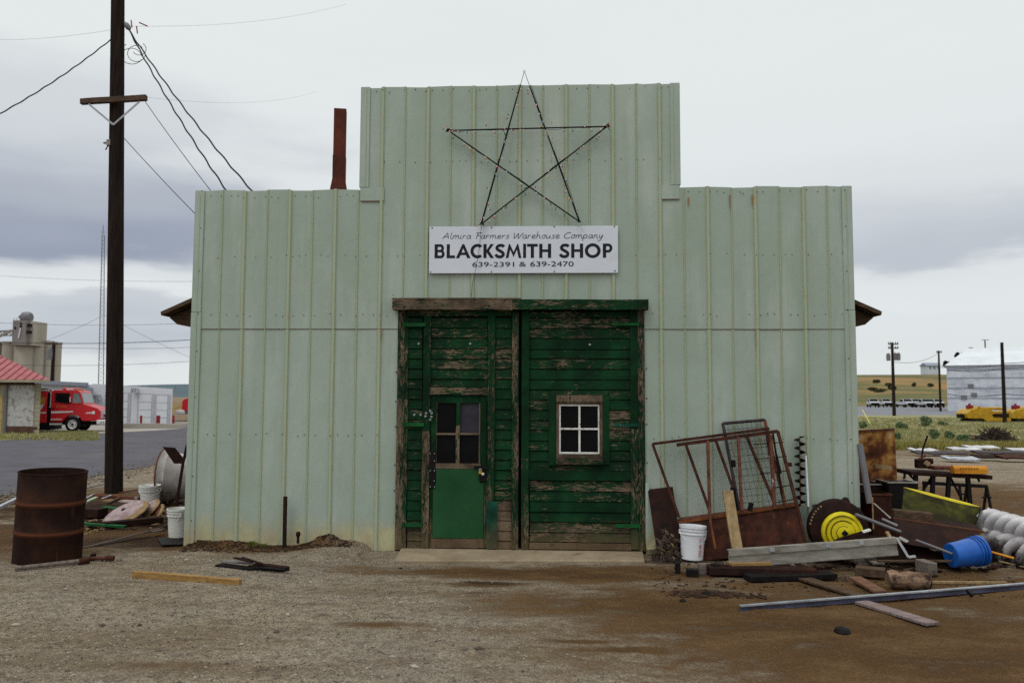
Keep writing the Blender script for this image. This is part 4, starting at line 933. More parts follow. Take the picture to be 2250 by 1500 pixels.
# ================================================================== left of the shop
def grip(mb, pts, r): mb.tube(pts, r, 6)
def bucket(name, label, at, R=.15, H=.37, rot=0, tilt=(0, 0), mat='plastic', handle=None, printed=False, group=None):
    t = thing(name, label, 'bucket', at, group); t.rotation_euler = (tilt[0], tilt[1], rot)
    mb = MB(); rb = R*.84
    pr = [(0, .004), (rb-.008, .004), (rb, .012), (R*.955, H*.74), (R*1.03, H*.745), (R*1.035, H*.775), (R*.965, H*.78), (R*.965, H*.84), (R*1.045, H*.845), (R*1.05, H*.87), (R*.975, H*.875), (R*.98, H*.925), (R*1.06, H*.93), (R*1.065, H), (R*1.0, H), (R*.97, H*.98), (R*.93, H*.5), (rb-.012, .02), (0, .018)]
    mb.lathe(pr, n=36); mb.build('body', mat, t, local=True, smooth=True)
    if handle is not None:
        mb = MB(); drop = handle; pts = []
        for i in range(13):
            a = pi*i/12; x = cos(a)*R*1.04; q = sin(a)*H*.46
            pts.append((x, -R*1.02*sin(a)*abs(cos(drop))-.004, H*.80-q*sin(drop)))
        mb.tube(pts, .0042, 6); mb.build('handle', mat, t, local=True, smooth=True)
        for sx in (-1, 1):
            mb = MB(); mb.box((sx*R*1.03, 0, H*.81), (.02, .03, .05)); mb.build('handle_lug', mat, t, local=True, bevel=.004)
    if printed:
        mb = MB(); rr = lambda z: R*(.84+.115*(z/H)/.74)+.0012
        def patch(a0, a1, z0, z1):
            n = 4; vs = []
            for i in range(n+1):
                a = a0+(a1-a0)*i/n
                for z in (z0, z1): vs.append((rr(z)*cos(a), rr(z)*sin(a), z))
            mb.add(vs, [(2*i, 2*i+2, 2*i+3, 2*i+1) for i in range(n)])
        c = -pi/2+.42; 
        z = H*.66
        for k, (wd, g) in enumerate(((.5, 0), (.3, .4), (.5, 0), (.18, .7), (.5, .1), (.4, .3))):   # small vertical lines of print
            patch(c-.16+.02, c-.16+.02+wd*.5, z-.008, z); z -= .015
        for i in range(10):                                       # round emblem
            a = 2*pi*i/10; patch(c+.10*cos(a)-.03, c+.10*cos(a)+.03, H*.40+.02*sin(a)-.004, H*.40+.02*sin(a)+.004)
        patch(c-.045, c+.045, H*.385, H*.415); patch(c-.02, c+.02, H*.375, H*.43)
        z = H*.31
        for k, wd in enumerate((.5, .45, .5, .38, .5, .42)):
            patch(c-.16, c-.16+wd*.64, z-.006, z); z -= .012
        mb.build('red_print', 'red_print', t, local=True, fixn=False)
    return t
# ---- rusty drum
def drum():
    b = G(104, 1228); t = thing('oil_drum', 'rusty open topped steel drum with two rolling hoops standing on the gravel', 'drum', (b.x, b.y, gh(b.x, b.y)-.01))
    t.rotation_euler = (radians(1), radians(2.2), 0)
    R = .338; H = .985; mb = MB()
    def hoop(z): return [(R, z-.022), (R+.012, z-.006), (R+.012, z+.006), (R, z+.022)]
    pr = [(0, .02), (R-.01, .02), (R-.006, 0), (R+.004, 0), (R+.004, .015), (R, .02)]+hoop(H*.345)+hoop(H*.665)+[(R, H-.015), (R+.005, H-.01), (R+.006, H-.002), (R, H+.003), (R-.006, H), (R-.006, H-.02), (R-.008, .03), (0, .028)]
    mb.lathe(pr, n=56); mb.build('shell', 'drum', t, local=True, smooth=True)
    return t
def drum_mat():
    m = Mat('rust_brown_drum_steel', .85, 0, .15); X = m.xyz()
    n = m.noise(4, 7, .7, m.map((1, 1, .7))); z = X[2]
    c = m.ramp(n, [(.3, (.013, .008, .007)), (.5, (.026, .013, .010)), (.68, (.050, .020, .012))])
    for h in (.34, .655):
        d = m.math('ABSOLUTE', m.math('SUBTRACT', z, h)); c = m.mix(m.ramp(m.math('ADD', d, m.math('MULTIPLY', n, .04)), [(.02, .85), (.055, 0.)]), c, (.125, .040, .02))
    s = m.noise(3, 5, .6, m.map((5, 5, .5))); c = m.mix(m.ramp(s, [(.62, 0.), (.7, .6)]), c, (.15, .055, .025))
    m.col(c); m.bump(m.noise(40, 5, .7), .3, .004); m.rough(.8); return m.m
M['drum'] = drum_mat()
drum()
def rod_on_ground(name, mat, a, b, r, label, cat, group=None, n=8, sink=.3):
    A_, B_ = G(*a), G(*b); mb = MB(); pts = [A_.lerp(B_, i/n) for i in range(n+1)]; mb.tube([(p.x, p.y, gh(p.x, p.y)+r*(1-sink)+.004) for p in pts], r, 10)
    return one(mb, name, mat, label, cat, group, smooth=True)
t = thing('iron_pipe', 'long dirty iron pipe with a rusty coupling lying at the foot of the drum', 'pipe', G(110, 1246))
A_, B_ = G(32, 1256), G(190, 1238); mb = MB(); up = Vector((0, 0, .035)); mb.tube([A_+up, B_+up], [.022, .026], 12); mb.build('tube', 'wood_grey', t, smooth=True)
A2, B2 = G(172, 1240), G(196, 1237); mb = MB(); mb.tube([A2+up, B2+up], .033, 12); mb.build('coupling', 'rust', t, smooth=True)
t = thing('hammer_head_tool', 'short rusty shaft with a thick collar lying past the end of the pipe', 'tool', G(225, 1232))
mb = MB(); mb.tube([G(200, 1232)+up*.9, G(248, 1232)+up*.9], .020, 10); mb.build('shaft', 'rust_worn', t, smooth=True)
mb = MB(); mb.box(G(203, 1231)+up, (.035, .07, .085), Matrix.Rotation(.3, 3, 'Y')); mb.build('collar', 'rust_dark', t, bevel=.006)
mb = MB(); mb.tube([G(232, 1232)+up*.9, G(250, 1232)+up*.9], .027, 10); mb.build('end_sleeve', 'rust', t, smooth=True)
# ---- orange lumber on gravel
A_, B_ = G(289, 1276), G(525, 1295); mb = MB(); mb.bar(A_+Vector((0, .03, .046)), B_+Vector((0, .03, .046)), .045, .092, nseg=8, wob=.003)
one(mb, 'lumber', 'wood_new', 'short orange brown beam of lumber lying alone on the gravel', 'lumber', bevel=.003)
# ---- dark plates pile
def flatbar(a, b, wd, th, z, mat, label, name='iron_plate', cat='scrap metal', group='dark iron pieces on the gravel', tilt=0, nseg=3):
    A_, B_ = G(*a, z), G(*b, z); mb = MB(); mb.bar(A_+Vector((0, 0, tilt)), B_, wd, th, nseg=nseg, wob=.004); return one(mb, name, mat, label, cat, group, bevel=.002)
flatbar((480, 1240), (560, 1250), .10, .022, .03, 'black_iron', 'black iron plate at the left end of the small pile on the gravel')
flatbar((540, 1247), (630, 1252), .13, .035, .03, 'black_iron', 'thick black iron plate at the right end of the small pile on the gravel')
flatbar((490, 1233), (580, 1239), .05, .016, .065, 'steel', 'thin grey edged bar across the top of the small pile on the gravel')
flatbar((515, 1229), (556, 1235), .05, .012, .10, 'rust_dark', 'rusty flat strip on the back of the small pile on the gravel', tilt=.02)
flatbar((532, 1224), (575, 1238), .03, .012, .115, 'rust_dark', 'narrow rusty bar sticking up over the small pile on the gravel')
flatbar((560, 1238), (632, 1246), .07, .014, .09, 'rust_dark', 'brown bar resting on the thick plate of the small pile')
# ---- post in front of the wall
y = -.10; p, q = F(625, 1197, y), F(627, 1090, y)
mb = MB(); mb.bar((p.x, y, -.02), (q.x, y, q.z), .042, .03, up=(0, 1, 0)); one(mb, 'steel_stake', 'rust_dark', 'rusty steel stake standing upright against the left part of the wall', 'stake', bevel=.003)
p = F(655, 1180, -.12); mb = MB(); mb.lathe([(.016, 0), (.016, .08), (.026, .09), (.028, .12), (.018, .135), (0, .138)], Matrix.Translation((p.x, -.12, p.z-.07)), 14); one(mb, 'pipe_cap', 'rust_dark', 'small dark pipe cap poking from the soil right of the stake', 'pipe cap', smooth=True)
def weed(x, y, h, n, seed, name, label, mat, cat='plant', group=None, spread=.6):
    rnd = random.Random(seed); mb = MB(); z = gh(x, y)
    for _ in range(n):
        a = rnd.random()*2*pi; L = h*rnd.uniform(.5, 1); sp = rnd.random()*spread; px_, py_2 = x+rnd.gauss(0, h*.25), y+rnd.gauss(0, h*.12); dx, dy = cos(a)*L*sp, sin(a)*L*sp; w_ = .012*h/.2
        mb.add([(px_-w_, py_2, z), (px_+w_, py_2, z), (px_+dx*.5+w_, py_2+dy*.5, z+L*.6), (px_+dx*.5-w_, py_2+dy*.5, z+L*.6), (px_+dx, py_2+dy, z+L*.85)], [(0, 1, 2, 3), (3, 2, 4)])
    return one(mb, name, mat, label, cat, group, fixn=False)
for i, (px, py, h, lb) in enumerate(((555, 1186, .08, 'small green weed at the foot of the wall left of the stake'), (580, 1188, .06, 'tiny yellow green weed nearest the stake'))):
    p = F(px, py, -.12); weed(p.x, -.12, h, 26, i, 'weed', lb, 'weed', group='weeds along the wall', spread=1.0)
# ---- white buckets
p = G(386, 1182); bucket('bucket', 'white plastic bucket with a hanging handle against the left corner of the shop', (p.x+.03, p.y+.02, .01), R=.145, H=.365, rot=radians(-60), handle=1.2)
p = G(330, 1118); bucket('bucket', 'yellowed white bucket half hidden behind the round metal discs', (p.x, p.y, .02), R=.155, H=.36, rot=.4, handle=.5, tilt=(.03, -.04))
mb = MB(); mb.slab([G(345, 1182, .012), G(415, 1186, .012), G(415, 1196, .012), G(355, 1198, .012)], .01); one(mb, 'black_sheet', 'black_iron', 'black scrap sheet under the white bucket at the corner', 'sheet')
# ---- wheel rim behind the corner
def rim():
    c = G(352, 1113); R = .46; t = thing('wheel_rim', 'large dirty white wheel rim lying on its side behind the shop corner', 'wheel rim', (c.x, c.y+.3, 0))
    mat = Matrix.Translation((-.10, 0, R)) @ Matrix.Rotation(radians(8), 4, 'Z') @ Matrix.Rotation(radians(90), 4, 'Y')
    pr = [(R-.03, .01), (R, 0), (R+.005, .02), (R-.03, .05), (R-.045, .10), (R-.02, .13), (R-.07, .20), (R-.09, .34), (R-.08, .5), (R-.03, .62), (R-.02, .66), (R-.045, .80), (R, .86)]
    mb = MB(); mb.lathe(pr, mat, 48); mb.lathe([(r-.015, z) for r, z in pr], mat, 48)
    mb.build('barrel_of_rim', 'rim', t, local=True, smooth=True)
    mb = MB(); mb.lathe([(R-.035, -.002), (R-.02, -.012), (R+.008, -.008), (R+.012, .018)], mat, 48); mb.build('edge_flange', 'rust_worn', t, local=True, smooth=True)
    mb = MB(); mb.lathe([(.10, .30), (R-.09, .34)], mat, 40); mb.lathe([(.10, .30), (.10, .34), (R-.09, .36)], mat, 40); mb.build('centre_disc', 'rust_dark', t, local=True)
    return c
rc = rim()
yy = rc.y-.25
def plate_px(name, mat, pts, y, th, label, cat, group=None, lean=0, z0=None):
    P = [F(a, b, y) for a, b in pts]
    if lean:
        zb = min(p.z for p in P); P = [F(a, b, y+lean*(F(a, b, y).z-zb)) for a, b in pts]
    mb = MB(); mb.slab(P, th); return one(mb, name, mat, label, cat, group, bevel=.002)
plate_px('iron_strap', 'rust_dark', [(409, 975), (413, 990), (406, 1016), (391, 1112), (384, 1112), (400, 1014)], yy-.25, .012, 'bent dark iron strap leaning on the white wheel rim', 'scrap metal')
plate_px('scrap_plate', 'rust_dark', [(358, 981), (385, 983), (405, 1008), (402, 1018), (383, 1018)], yy-.05, .012, 'dark angled plate sticking up over the white wheel rim', 'scrap metal')
# ---- harrow discs
def disc(name, label, px, py, z, R, nrm, mat='disc', dish=.07):
    c = G(px, py, z); n = Vector(nrm).normalized(); q = n.to_track_quat('Z', 'Y').to_matrix().to_4x4(); t = thing(name, label, 'harrow disc', c, 'harrow discs in the left scrap heap')
    mat4 = q
    mb = MB(); pr = [(.022, .0), (R*.30, -.004), (R*.34, .004), (R*.55, -.008), (R*.80, -dish*.45), (R*.83, -dish*.40), (R, -dish), (R, -dish-.006), (R*.8, -dish*.5), (.022, -.01), (.022, 0)]
    mb.lathe(pr, mat4, 40); mb.build('dish', mat, t, local=True, smooth=True)
    mb = MB(); mb.lathe([(R*.84, -dish*.42+.002), (R+.004, -dish+.004), (R+.006, -dish-.008)], mat4, 40); mb.build('worn_rim', 'disc_rim', t, local=True, smooth=True)
    mb = MB(); mb.box(mat4 @ Vector((0, 0, .004)), (.045, .045, .02), mat4.to_3x3()); mb.build('hub_hole', 'black_iron', t, local=True)
M['disc_rim'] = sm('ochre_worn_metal_edge', (.36, .25, .12), (.20, .12, .06), 9, .7, bmp=.3)
disc('harrow_disc', 'large white and ochre disc lying on top of the left scrap heap', 271, 1119, .17, .33, (-.25, -.40, .9))
disc('harrow_disc', 'second disc leaning right of the large white and ochre disc', 321, 1114, .17, .19, (-.5, -.55, .75), dish=.05)
disc('harrow_disc', 'dull brown disc, lowest and rightmost in the left scrap heap', 339, 1124, .11, .15, (-.6, -.6, .6), 'rust_worn', dish=.04)
def bpx(name, mat, a, b, ya, yb, wd, ht, label, cat='scrap metal', group='loose pieces of the left scrap heap', up=(0, 0, 1), nseg=1, wob=0, tube=False, bevel=.002):
    A_, B_ = F(a[0], a[1], ya), F(b[0], b[1], yb); mb = MB()
    if tube: mb.tube([A_.lerp(B_, i/4) for i in range(5)], wd, 10); return one(mb, name, mat, label, cat, group, smooth=True)
    mb.bar(A_, B_, wd, ht, up=up, nseg=nseg, wob=wob); return one(mb, name, mat, label, cat, group, bevel=bevel)
def gy(px, py, z=0): return G(px, py, z).y
def gb(name, mat, a, za, b, zb, wd, ht, label, cat='scrap metal', group='loose pieces of the left scrap heap', **k):
    A_, B_ = G(a[0], a[1], za), G(b[0], b[1], zb); mb = MB(); mb.bar(A_, B_, wd, ht, nseg=k.get('nseg', 3), wob=k.get('wob', .003)); return one(mb, name, mat, label, cat, group, bevel=.002)
gb('angle_iron', 'rust_worn', (205, 1090), .14, (306, 1096), .12, .05, .07, 'straight brown angle iron along the back of the left scrap heap')
gb('curved_bar', 'galv', (182, 1097), .12, (206, 1086), .16, .03, .02, 'grey bar end bending up just right of the drum')
gb('wooden_lath', 'mint', (181, 1106), .12, (212, 1092), .14, .05, .025, 'pale green strip rising just right of the drum', 'strip')
gb('flat_iron', 'galv', (224, 1095), .15, (244, 1087), .18, .03, .012, 'short pale metal strip crossing the angle iron')
gb('board', 'wood_tan', (230, 1100), .12, (258, 1098), .14, .10, .03, 'small pale board behind the large disc', 'board')
gb('bent_sleeve', 'wood_brown', (238, 1106), .13, (262, 1094), .16, .04, .04, 'short brown block of wood behind the large disc', 'wood block')
gb('metal_sheet', 'disc', (262, 1100), .11, (306, 1101), .11, .26, .01, 'pale flat sheet between the large disc and the rear bucket', 'sheet')
gb('green_bar', 'green_paint', (178, 1150), .05, (276, 1156), .05, .06, .03, 'long dark green bar lying in front of the large disc')
gb('green_plate', 'green_paint', (226, 1112), .10, (256, 1116), .08, .12, .012, 'small green plate under the pale board')
gb('black_box_section', 'rust_dark', (180, 1124), .09, (226, 1126), .09, .22, .12, 'dark boxy casting low in the left scrap heap', 'casting')
gb('wooden_stake', 'wood_tan', (284, 1141), .04, (354, 1132), .06, .025, .02, 'thin pale stake pointing right below the discs', 'stake')
gb('dark_beam', 'rust_dark', (230, 1152), .05, (356, 1140), .06, .16, .07, 'dark beam under the thin pale stake', 'beam')
# curved grey plank
mb = MB(); P = [(176, 1203, .01), (215, 1194, .02), (255, 1184, .035), (300, 1172, .06), (356, 1158, .10)]
pts = [G(a, b, z) for a, b, z in P]
for a, b in zip(pts, pts[1:]): pass
vs = []
for i, p in enumerate(pts): w_ = .07 if i else .04; vs += [p+Vector((0, -w_, 0)), p+Vector((0, w_, 0)), p+Vector((0, w_, -.018)), p+Vector((0, -w_, -.018))]
mb.add(vs, [(3, 2, 1, 0), (16, 17, 18, 19)]+[(4*i+k_, 4*i+(k_+1) % 4, 4*i+4+(k_+1) % 4, 4*i+4+k_) for i in range(4) for k_ in range(4)])
one(mb, 'curved_plank', 'wood_grey', 'long curved grey plank running from the drum to the corner bucket', 'plank', 'loose pieces of the left scrap heap')
gb('wood_strip', 'wood_grey', (316, 1170), .05, (358, 1163), .09, .06, .015, 'short pale slat on the end of the curved plank', 'slat')
gb('blue_grey_pipe', 'galv', (-30, 1128), .10, (50, 1090), .22, .06, .05, 'blue grey metal channel entering from the left edge behind the drum', 'channel')
gb('pale_board', 'wood_tan', (14, 1113), .05, (48, 1111), .05, .05, .03, 'short pale board just left of the drum', 'board')
gb('long_rail', 'steel', (182, 1073), .04, (230, 1063), .05, .03, .02, 'thin grey rail left of the utility pole base', 'rail')
gb('long_rod', 'rust_worn', (262, 1083), .04, (322, 1071), .06, .03, .02, 'thin rusty rail right of the utility pole base', 'rail')
gb('white_tube', 'plastic', (42, 1160), .02, (44, 1118), .30, .03, .03, 'thin white tube upright behind the left side of the drum', 'tube')
# ---- utility pole
pb = G(250, 1083); PY = pb.y
def pole_main():
    t = thing('utility_pole', 'tall dark wooden utility pole with a short crossarm beside the shop', 'utility pole', (pb.x, PY, 0))
    top = F(261, -120, PY); mid = F(259, 0, PY)
    rb = (F(269, 1080, PY).x-F(232, 1080, PY).x)/2; rt = (F(273, 5, PY).x-F(246, 5, PY).x)/2
    d = (Vector((mid.x, 0, mid.z))-Vector((pb.x, 0, 0))); pts = []; rr = []
    for i in range(15):
        s_ = i/12; pts.append((pb.x+d.x*s_, PY, d.z*s_-.05)); rr.append(rb+(rt-rb)*s_)
    mb = MB(); mb.tube(pts, rr, 18); mb.build('shaft', 'pole', t, smooth=True)
    yb = PY-.20
    a, b = F(178, 224, yb), F(322, 215, yb); mb = MB(); mb.bar(a, b, .09, .105, nseg=5, wob=.004); mb.build('crossarm', 'crossarm', t, bevel=.006)
    for s0 in ((195, 229), (306, 224)):
        mb = MB(); mb.bar(F(s0[0], s0[1], yb-.04), F(249, 274, yb-.02), .035, .008, up=(0, 1, 0)); mb.build('brace', 'galv', t)
    mb = MB(); c = F(240, 314, PY-.12); mb.box(c+Vector((0, 0, 0)), (.07, .09, .11)); mb.tube([c+Vector((-.03, 0, 0)), c+Vector((-.11, 0, .0))], [.03, .02], 8); mb.build('junction_box', 'galv_dull', t, bevel=.004)
    mb = MB(); mb.tube([c+Vector((-.02, 0, -.05)), c+Vector((-.06, -.01, -.14))], .012, 6); mb.build('drip_lead', 'red_flat', t)
    mb = MB(); c = F(280, 58, PY); mb.lathe([(0, -.09), (.03, -.08), (.055, -.03), (.05, .04), (.03, .08), (0, .09)], Matrix.Translation(c) @ Matrix.Rotation(radians(-35), 4, 'Y'), 12); mb.build('insulator', 'steel', t, smooth=True)
    mb = MB()
    for k, (r0, cx_, cy_, a0, a1) in enumerate(((20, 300, 118, 0, 5.4), (26, 290, 118, .6, 4.2), (15, 306, 108, -1, 2.6), (24, 288, 128, 3.6, 6.1))):
        mb.tube([F(cx_+r0*cos(a0+(a1-a0)*i/12), cy_+r0*.9*sin(a0+(a1-a0)*i/12), PY-.1-.02*k) for i in range(13)], .006, 5)
    mb.build('drip_loops', 'cable', t)
    mb = MB(); mb.tube([F(252, 285, PY-.21), F(248, 700, PY-.22), F(245, 1075, PY-.22)], .012, 6); mb.build('ground_wire', 'pole', t)
    mb = MB()
    for px_, py_3, h_ in ((288, 45, 0), (306, 50, 1), (300, 58, 0)): mb.tube([F(px_, py_3, PY-.15), F(px_+(18 if h_ else 2), py_3+(8 if h_ else 16), PY-.15)], .012, 6)
    mb.build('connector_clamps', 'red_flat', t)
pole_main()
def wire(a, b, s, r, label, n=16, twist=0):
    pts = sag(a, b, s, n); mb = MB(); 
    if twist:
        pts = sag(a, b, s, 70); mb.tube([p+Vector((twist*sin(i*.9), 0, twist*cos(i*.9))) for i, p in enumerate(pts)], r, 6)
    else: mb.tube(pts, r, 5)
    return one(mb, 'power_line', 'cable', label, 'cable', 'overhead wires')
ip = F(283, 66, PY-.05)
def beyond(a, b, k): a, b = Vector(a), Vector(b); return a+(b-a)*k
wire(ip, beyond(ip, F(501, 417, 2.6), 1.12), .12, .013, 'thicker service cable from the near pole dropping behind the shop, left of the two', twist=.008)
wire(ip, beyond(ip, F(557, 416, 2.6), 1.12), .13, .013, 'service cable from the near pole meeting the shop roof, right of the two', twist=.008)
a = F(318, 222, PY-.2); wire(a, beyond(a, F(462, 416, 3.5), 1.15), .03, .0065, 'thin wire from the crossarm tip down behind the shop')
a = F(272, 303, PY-.15); wire(a, beyond(a, F(430, 470, 3.5), 1.15), .02, .0065, 'thin wire from the middle of the near pole to the shop side')
a = F(245, 86, PY-.1); wire(a, beyond(a, F(0, 239, 3.0), 1.3), .12, .011, 'cable from the near pole running out to the left edge', twist=.006)
a = F(245, 66, PY); wire(a, F(-60, 85, PY+6), .1, .0022, 'faint wire leaving the near pole to the upper left'); 
wire(F(285, 58, PY), F(760, 10, PY+9), .2, .0022, 'faint wire leaving the near pole to the upper right')
wire(F(322, 214, PY-.2), F(700, 200, PY+14), .25, .0018, 'very thin wire running right from the crossarm')

# ---- small building with red roof
def red_roof_house():
    Y = G(88, 953).y; s = (1/RES)*(Y+CD)
    x1 = F(88, 900, Y).x; x0 = F(-420, 900, Y).x; zt = F(60, 842, Y).z
    t = thing('block_building', 'small tan block building with a faded red metal roof at the left edge', 'building', ((x0+x1)/2, Y, 0))
    D_ = 7.0; mb = MB(); kx = (Y+D_+CD)/(Y+CD); kx2 = (Y+D_+.62+CD)/(Y+CD-.62)
    mb.prism([(x0, Y), (x1, Y), (x1*kx-.3, Y+D_), (x0, Y+D_)], 'z', -.3, zt); mb.build('wall', 'tan_wall', t)
    e = .62; xe = F(114, 835, Y-.5).x; ze = F(114, 834, Y-.5).z; zr = ze+2.35; mb = MB()
    n_ = 0
    v = [(x0-e, Y-e, ze), (xe, Y-e, ze), (xe*kx2-.3, Y+D_+e, ze), (x0-e, Y+D_+e, ze), (x0+3.5, Y+D_/2, zr), (xe-7.6, Y+D_/2, zr)]
    mb.add(v, [(0, 1, 5, 4), (1, 2, 5), (2, 3, 4, 5), (3, 0, 4), (3, 2, 1, 0)]); mb.build('roof', 'red_roof', t)
    mb = MB()
    q = x0
    while q < xe-.1:
        # ribs on the front slope run up towards the ridge / hip
        fr = min(1, max(0, (xe-q)/7.6)) ; fr = min(fr, 1)
        a = Vector((q, Y-e, ze+.02)); b = Vector((q, Y-e+(D_/2+e)*fr, ze+.02+(zr-ze)*fr)); mb.bar(a, b, .05, .035); q += .42
    mb.build('roof_ribs', 'red_flat2', t)
    mb = MB(); mb.b2(x0-e, xe, Y-e-.03, Y-e, ze-.12, ze-.01); mb.build('fascia', 'tan_wall', t)
    a, b, c, d = [None]*4
    X = lambda px: F(px, 900, Y).x; Z = lambda py: F(45, py, Y).z
    mb = MB(); mb.b2(X(18), X(75), Y-.05, Y-.003, Z(950), Z(846)); o = mb.build('sliding_panel', 'peel_white', t)
    mb = MB(); mb.b2(X(18), X(76), Y-.07, Y-.052, Z(950), Z(936)); mb.build('mud_stain_skirt', 'brown', t)
    mb = MB(); mb.b2(X(-60), X(75), Y-.12, Y-.06, Z(846), Z(840)); mb.build('door_track', 'brown', t)
    mb = MB(); mb.tube([(X(15), Y-.1, Z(952)), (X(15), Y-.1, Z(846))], .06, 8); mb.build('downspout', 'steel', t)
    mb = MB(); mb.b2(X(-30), X(9), Y-.04, Y-.003, Z(951), Z(864)); mb.build('side_door_surround', 'tan_wall', t)
    mb = MB(); mb.b2(X(-30), X(6.5), Y-.06, Y-.042, Z(951), Z(868)); mb.build('side_door', 'ybrick', t)
    mb = MB(); mb.b2(X(77), X(84), Y-.03, Y-.003, Z(942), Z(937)); mb.build('vent', 'brown', t)
    # block joints
    mb = MB(); z = .2
    while z < zt-.1: mb.b2(X(76.5), x1+.005, Y-.006, Y-.001, z, z+.012); z += .2
    mb.build('mortar_lines', 'steel', t)
M['red_flat2'] = sm('dark_red_roof_rib', (.30, .07, .075), (.22, .05, .055), 2, .6, bmp=0)
red_roof_house()
# ---- grain elevator
def elevator():
    Y = 150.0; X = lambda px: F(px, 800, Y).x; Z = lambda py: F(50, py, Y).z
    t = thing('grain_elevator', 'grey concrete grain elevator with a tall headhouse behind the red roof', 'grain elevator', (X(40), Y, 0))
    def cyl(p0, p1, pt, yo, name='silo'):
        c, r = (X(p0)+X(p1))/2, (X(p1)-X(p0))/2; mb = MB(); z = Z(pt); mb.lathe([(r, -1), (r, z-.4), (r+.12, z-.4), (r+.12, z), (0, z)], Matrix.Translation((c, Y+yo, 0)), 32); mb.build(name, 'concrete', t, smooth=True)
    cyl(6, 42, 751, 0); cyl(-38, 4, 751, 0); cyl(-80, -40, 751, 0); cyl(40, 76, 745, -1.0); cyl(60, 87.5, 746, 1); cyl(80, 99, 747, 2.5); cyl(91, 107, 749, 4)
    mb = MB(); mb.b2(X(49), X(78), Y-3.5, Y+2, Z(760), Z(707)); mb.build('headhouse', 'silo_head', t)
    mb = MB(); mb.b2(X(78)+.02, X(86.5), Y-2.4, Y+2, Z(760), Z(708)); mb.build('headhouse_wing', 'concrete', t)
    mb = MB()
    for px, py in ((55, 722), (67, 713), (67, 719), (82, 716), (82, 730)): mb.b2(X(px-1.6), X(px+1.6), Y-3.62, Y-3.55 if px < 78 else Y-2.3, Z(py+4), Z(py-1))
    mb.build('windows', 'black_iron', t)
    mb = MB(); mb.bar((X(64), Y-3.7, Z(746)), (X(67.5), Y-3.7, Z(724)), .25, .1); mb.build('ladder_cage', 'chrome', t)
    mb = MB(); c = Vector((X(61), Y-1, Z(698))); mb.lathe([(0, -.9), (.9, -.9), (1.15, -.5), (1.15, .5), (.9, .9), (0, .9)], Matrix.Translation(c) @ Matrix.Rotation(pi/2, 4, 'Y'), 14); mb.box(c+Vector((-1.2, 0, .1)), (.8, .5, .5))
    for dx in (-.7, .7): mb.b2(c.x+dx-.1, c.x+dx+.1, Y-1.4, Y-.6, Z(707), c.z)
    mb.build('roof_blower', 'steel', t, smooth=True)
    mb = MB(); zr = Z(703)
    for px in (49.5, 56, 63, 70, 78): mb.tube([(X(px), Y-3.4, Z(707)), (X(px), Y-3.4, zr)], .04, 5)
    mb.tube([(X(49.5), Y-3.4, zr), (X(78), Y-3.4, zr)], .04, 5); mb.build('railing', 'steel', t)
    mb = MB(); a0, a1 = (X(-80), Z(731.5)), (X(49), Z(728.5)); b0, b1 = (X(-80), Z(742)), (X(49), Z(738))
    mb.bar((a0[0], Y-2, a0[1]), (a1[0], Y-2, a1[1]), .5, .3); mb.bar((b0[0], Y-2, b0[1]), (b1[0], Y-2, b1[1]), .3, .2)
    n = 14
    for i in range(n):
        u, v = i/n, (i+1)/n; P = lambda s, q: (q[0][0]+(q[1][0]-q[0][0])*s, Y-2, q[0][1]+(q[1][1]-q[0][1])*s)
        mb.bar(P(u, (a0, a1)), P((u+v)/2, (b0, b1)), .1); mb.bar(P((u+v)/2, (b0, b1)), P(v, (a0, a1)), .1)
    mb.build('conveyor_bridge', 'steel', t)
    mb = MB(); mb.bar((X(-40), Y-5, Z(778)), (X(48), Y-3.6, Z(729)), .5, .45); mb.build('spout_pipe', 'galv_dull', t)
elevator()
# ---- radio mast
def mast():
    Y = 60.0; X = lambda px: F(px, 850, Y).x; Z = lambda py: F(220, py, Y).z
    t = thing('radio_mast', 'slender lattice radio mast rising left of the near utility pole', 'mast', (X(221), Y, 0)); zb, zt = 0.2, Z(516)
    b, tp_ = Vector((X(221), Y, zb)), Vector((F(226, 520, Y).x, Y, zt)); w0, w1 = .30, .13; n = 46
    def P(k, s):
        c = b.lerp(tp_, s); r = w0+(w1-w0)*s; a = 2*pi*k/3+.5; return c+Vector((cos(a)*r, sin(a)*r, 0))
    for k in range(3): mb = MB(); mb.tube([P(k, i/6) for i in range(7)], .035, 5); mb.build('mast_leg', 'steel', t)
    mb = MB()
    for i in range(n):
        for k in range(3): mb.tube([P(k, i/n), P((k+1) % 3, (i+1)/n)], .012, 3, False)
    mb.build('lattice_bracing', 'steel', t)
    mb = MB(); mb.tube([tp_, tp_+Vector((0, 0, .9))], .03, 5); mb.tube([tp_+Vector((-.25, 0, .25)), tp_+Vector((.25, 0, .25))], .02, 5); mb.build('antenna', 'steel', t)
    wire(P(0, .55), (F(90, 755, Y).x, Y, Z(752)), .15, .012, 'guy wire sloping left from the radio mast')
    wire(P(0, .55), (F(420, 800, Y).x, Y+4, Z(800)), .15, .012, 'guy wire sloping right from the radio mast')
mast()
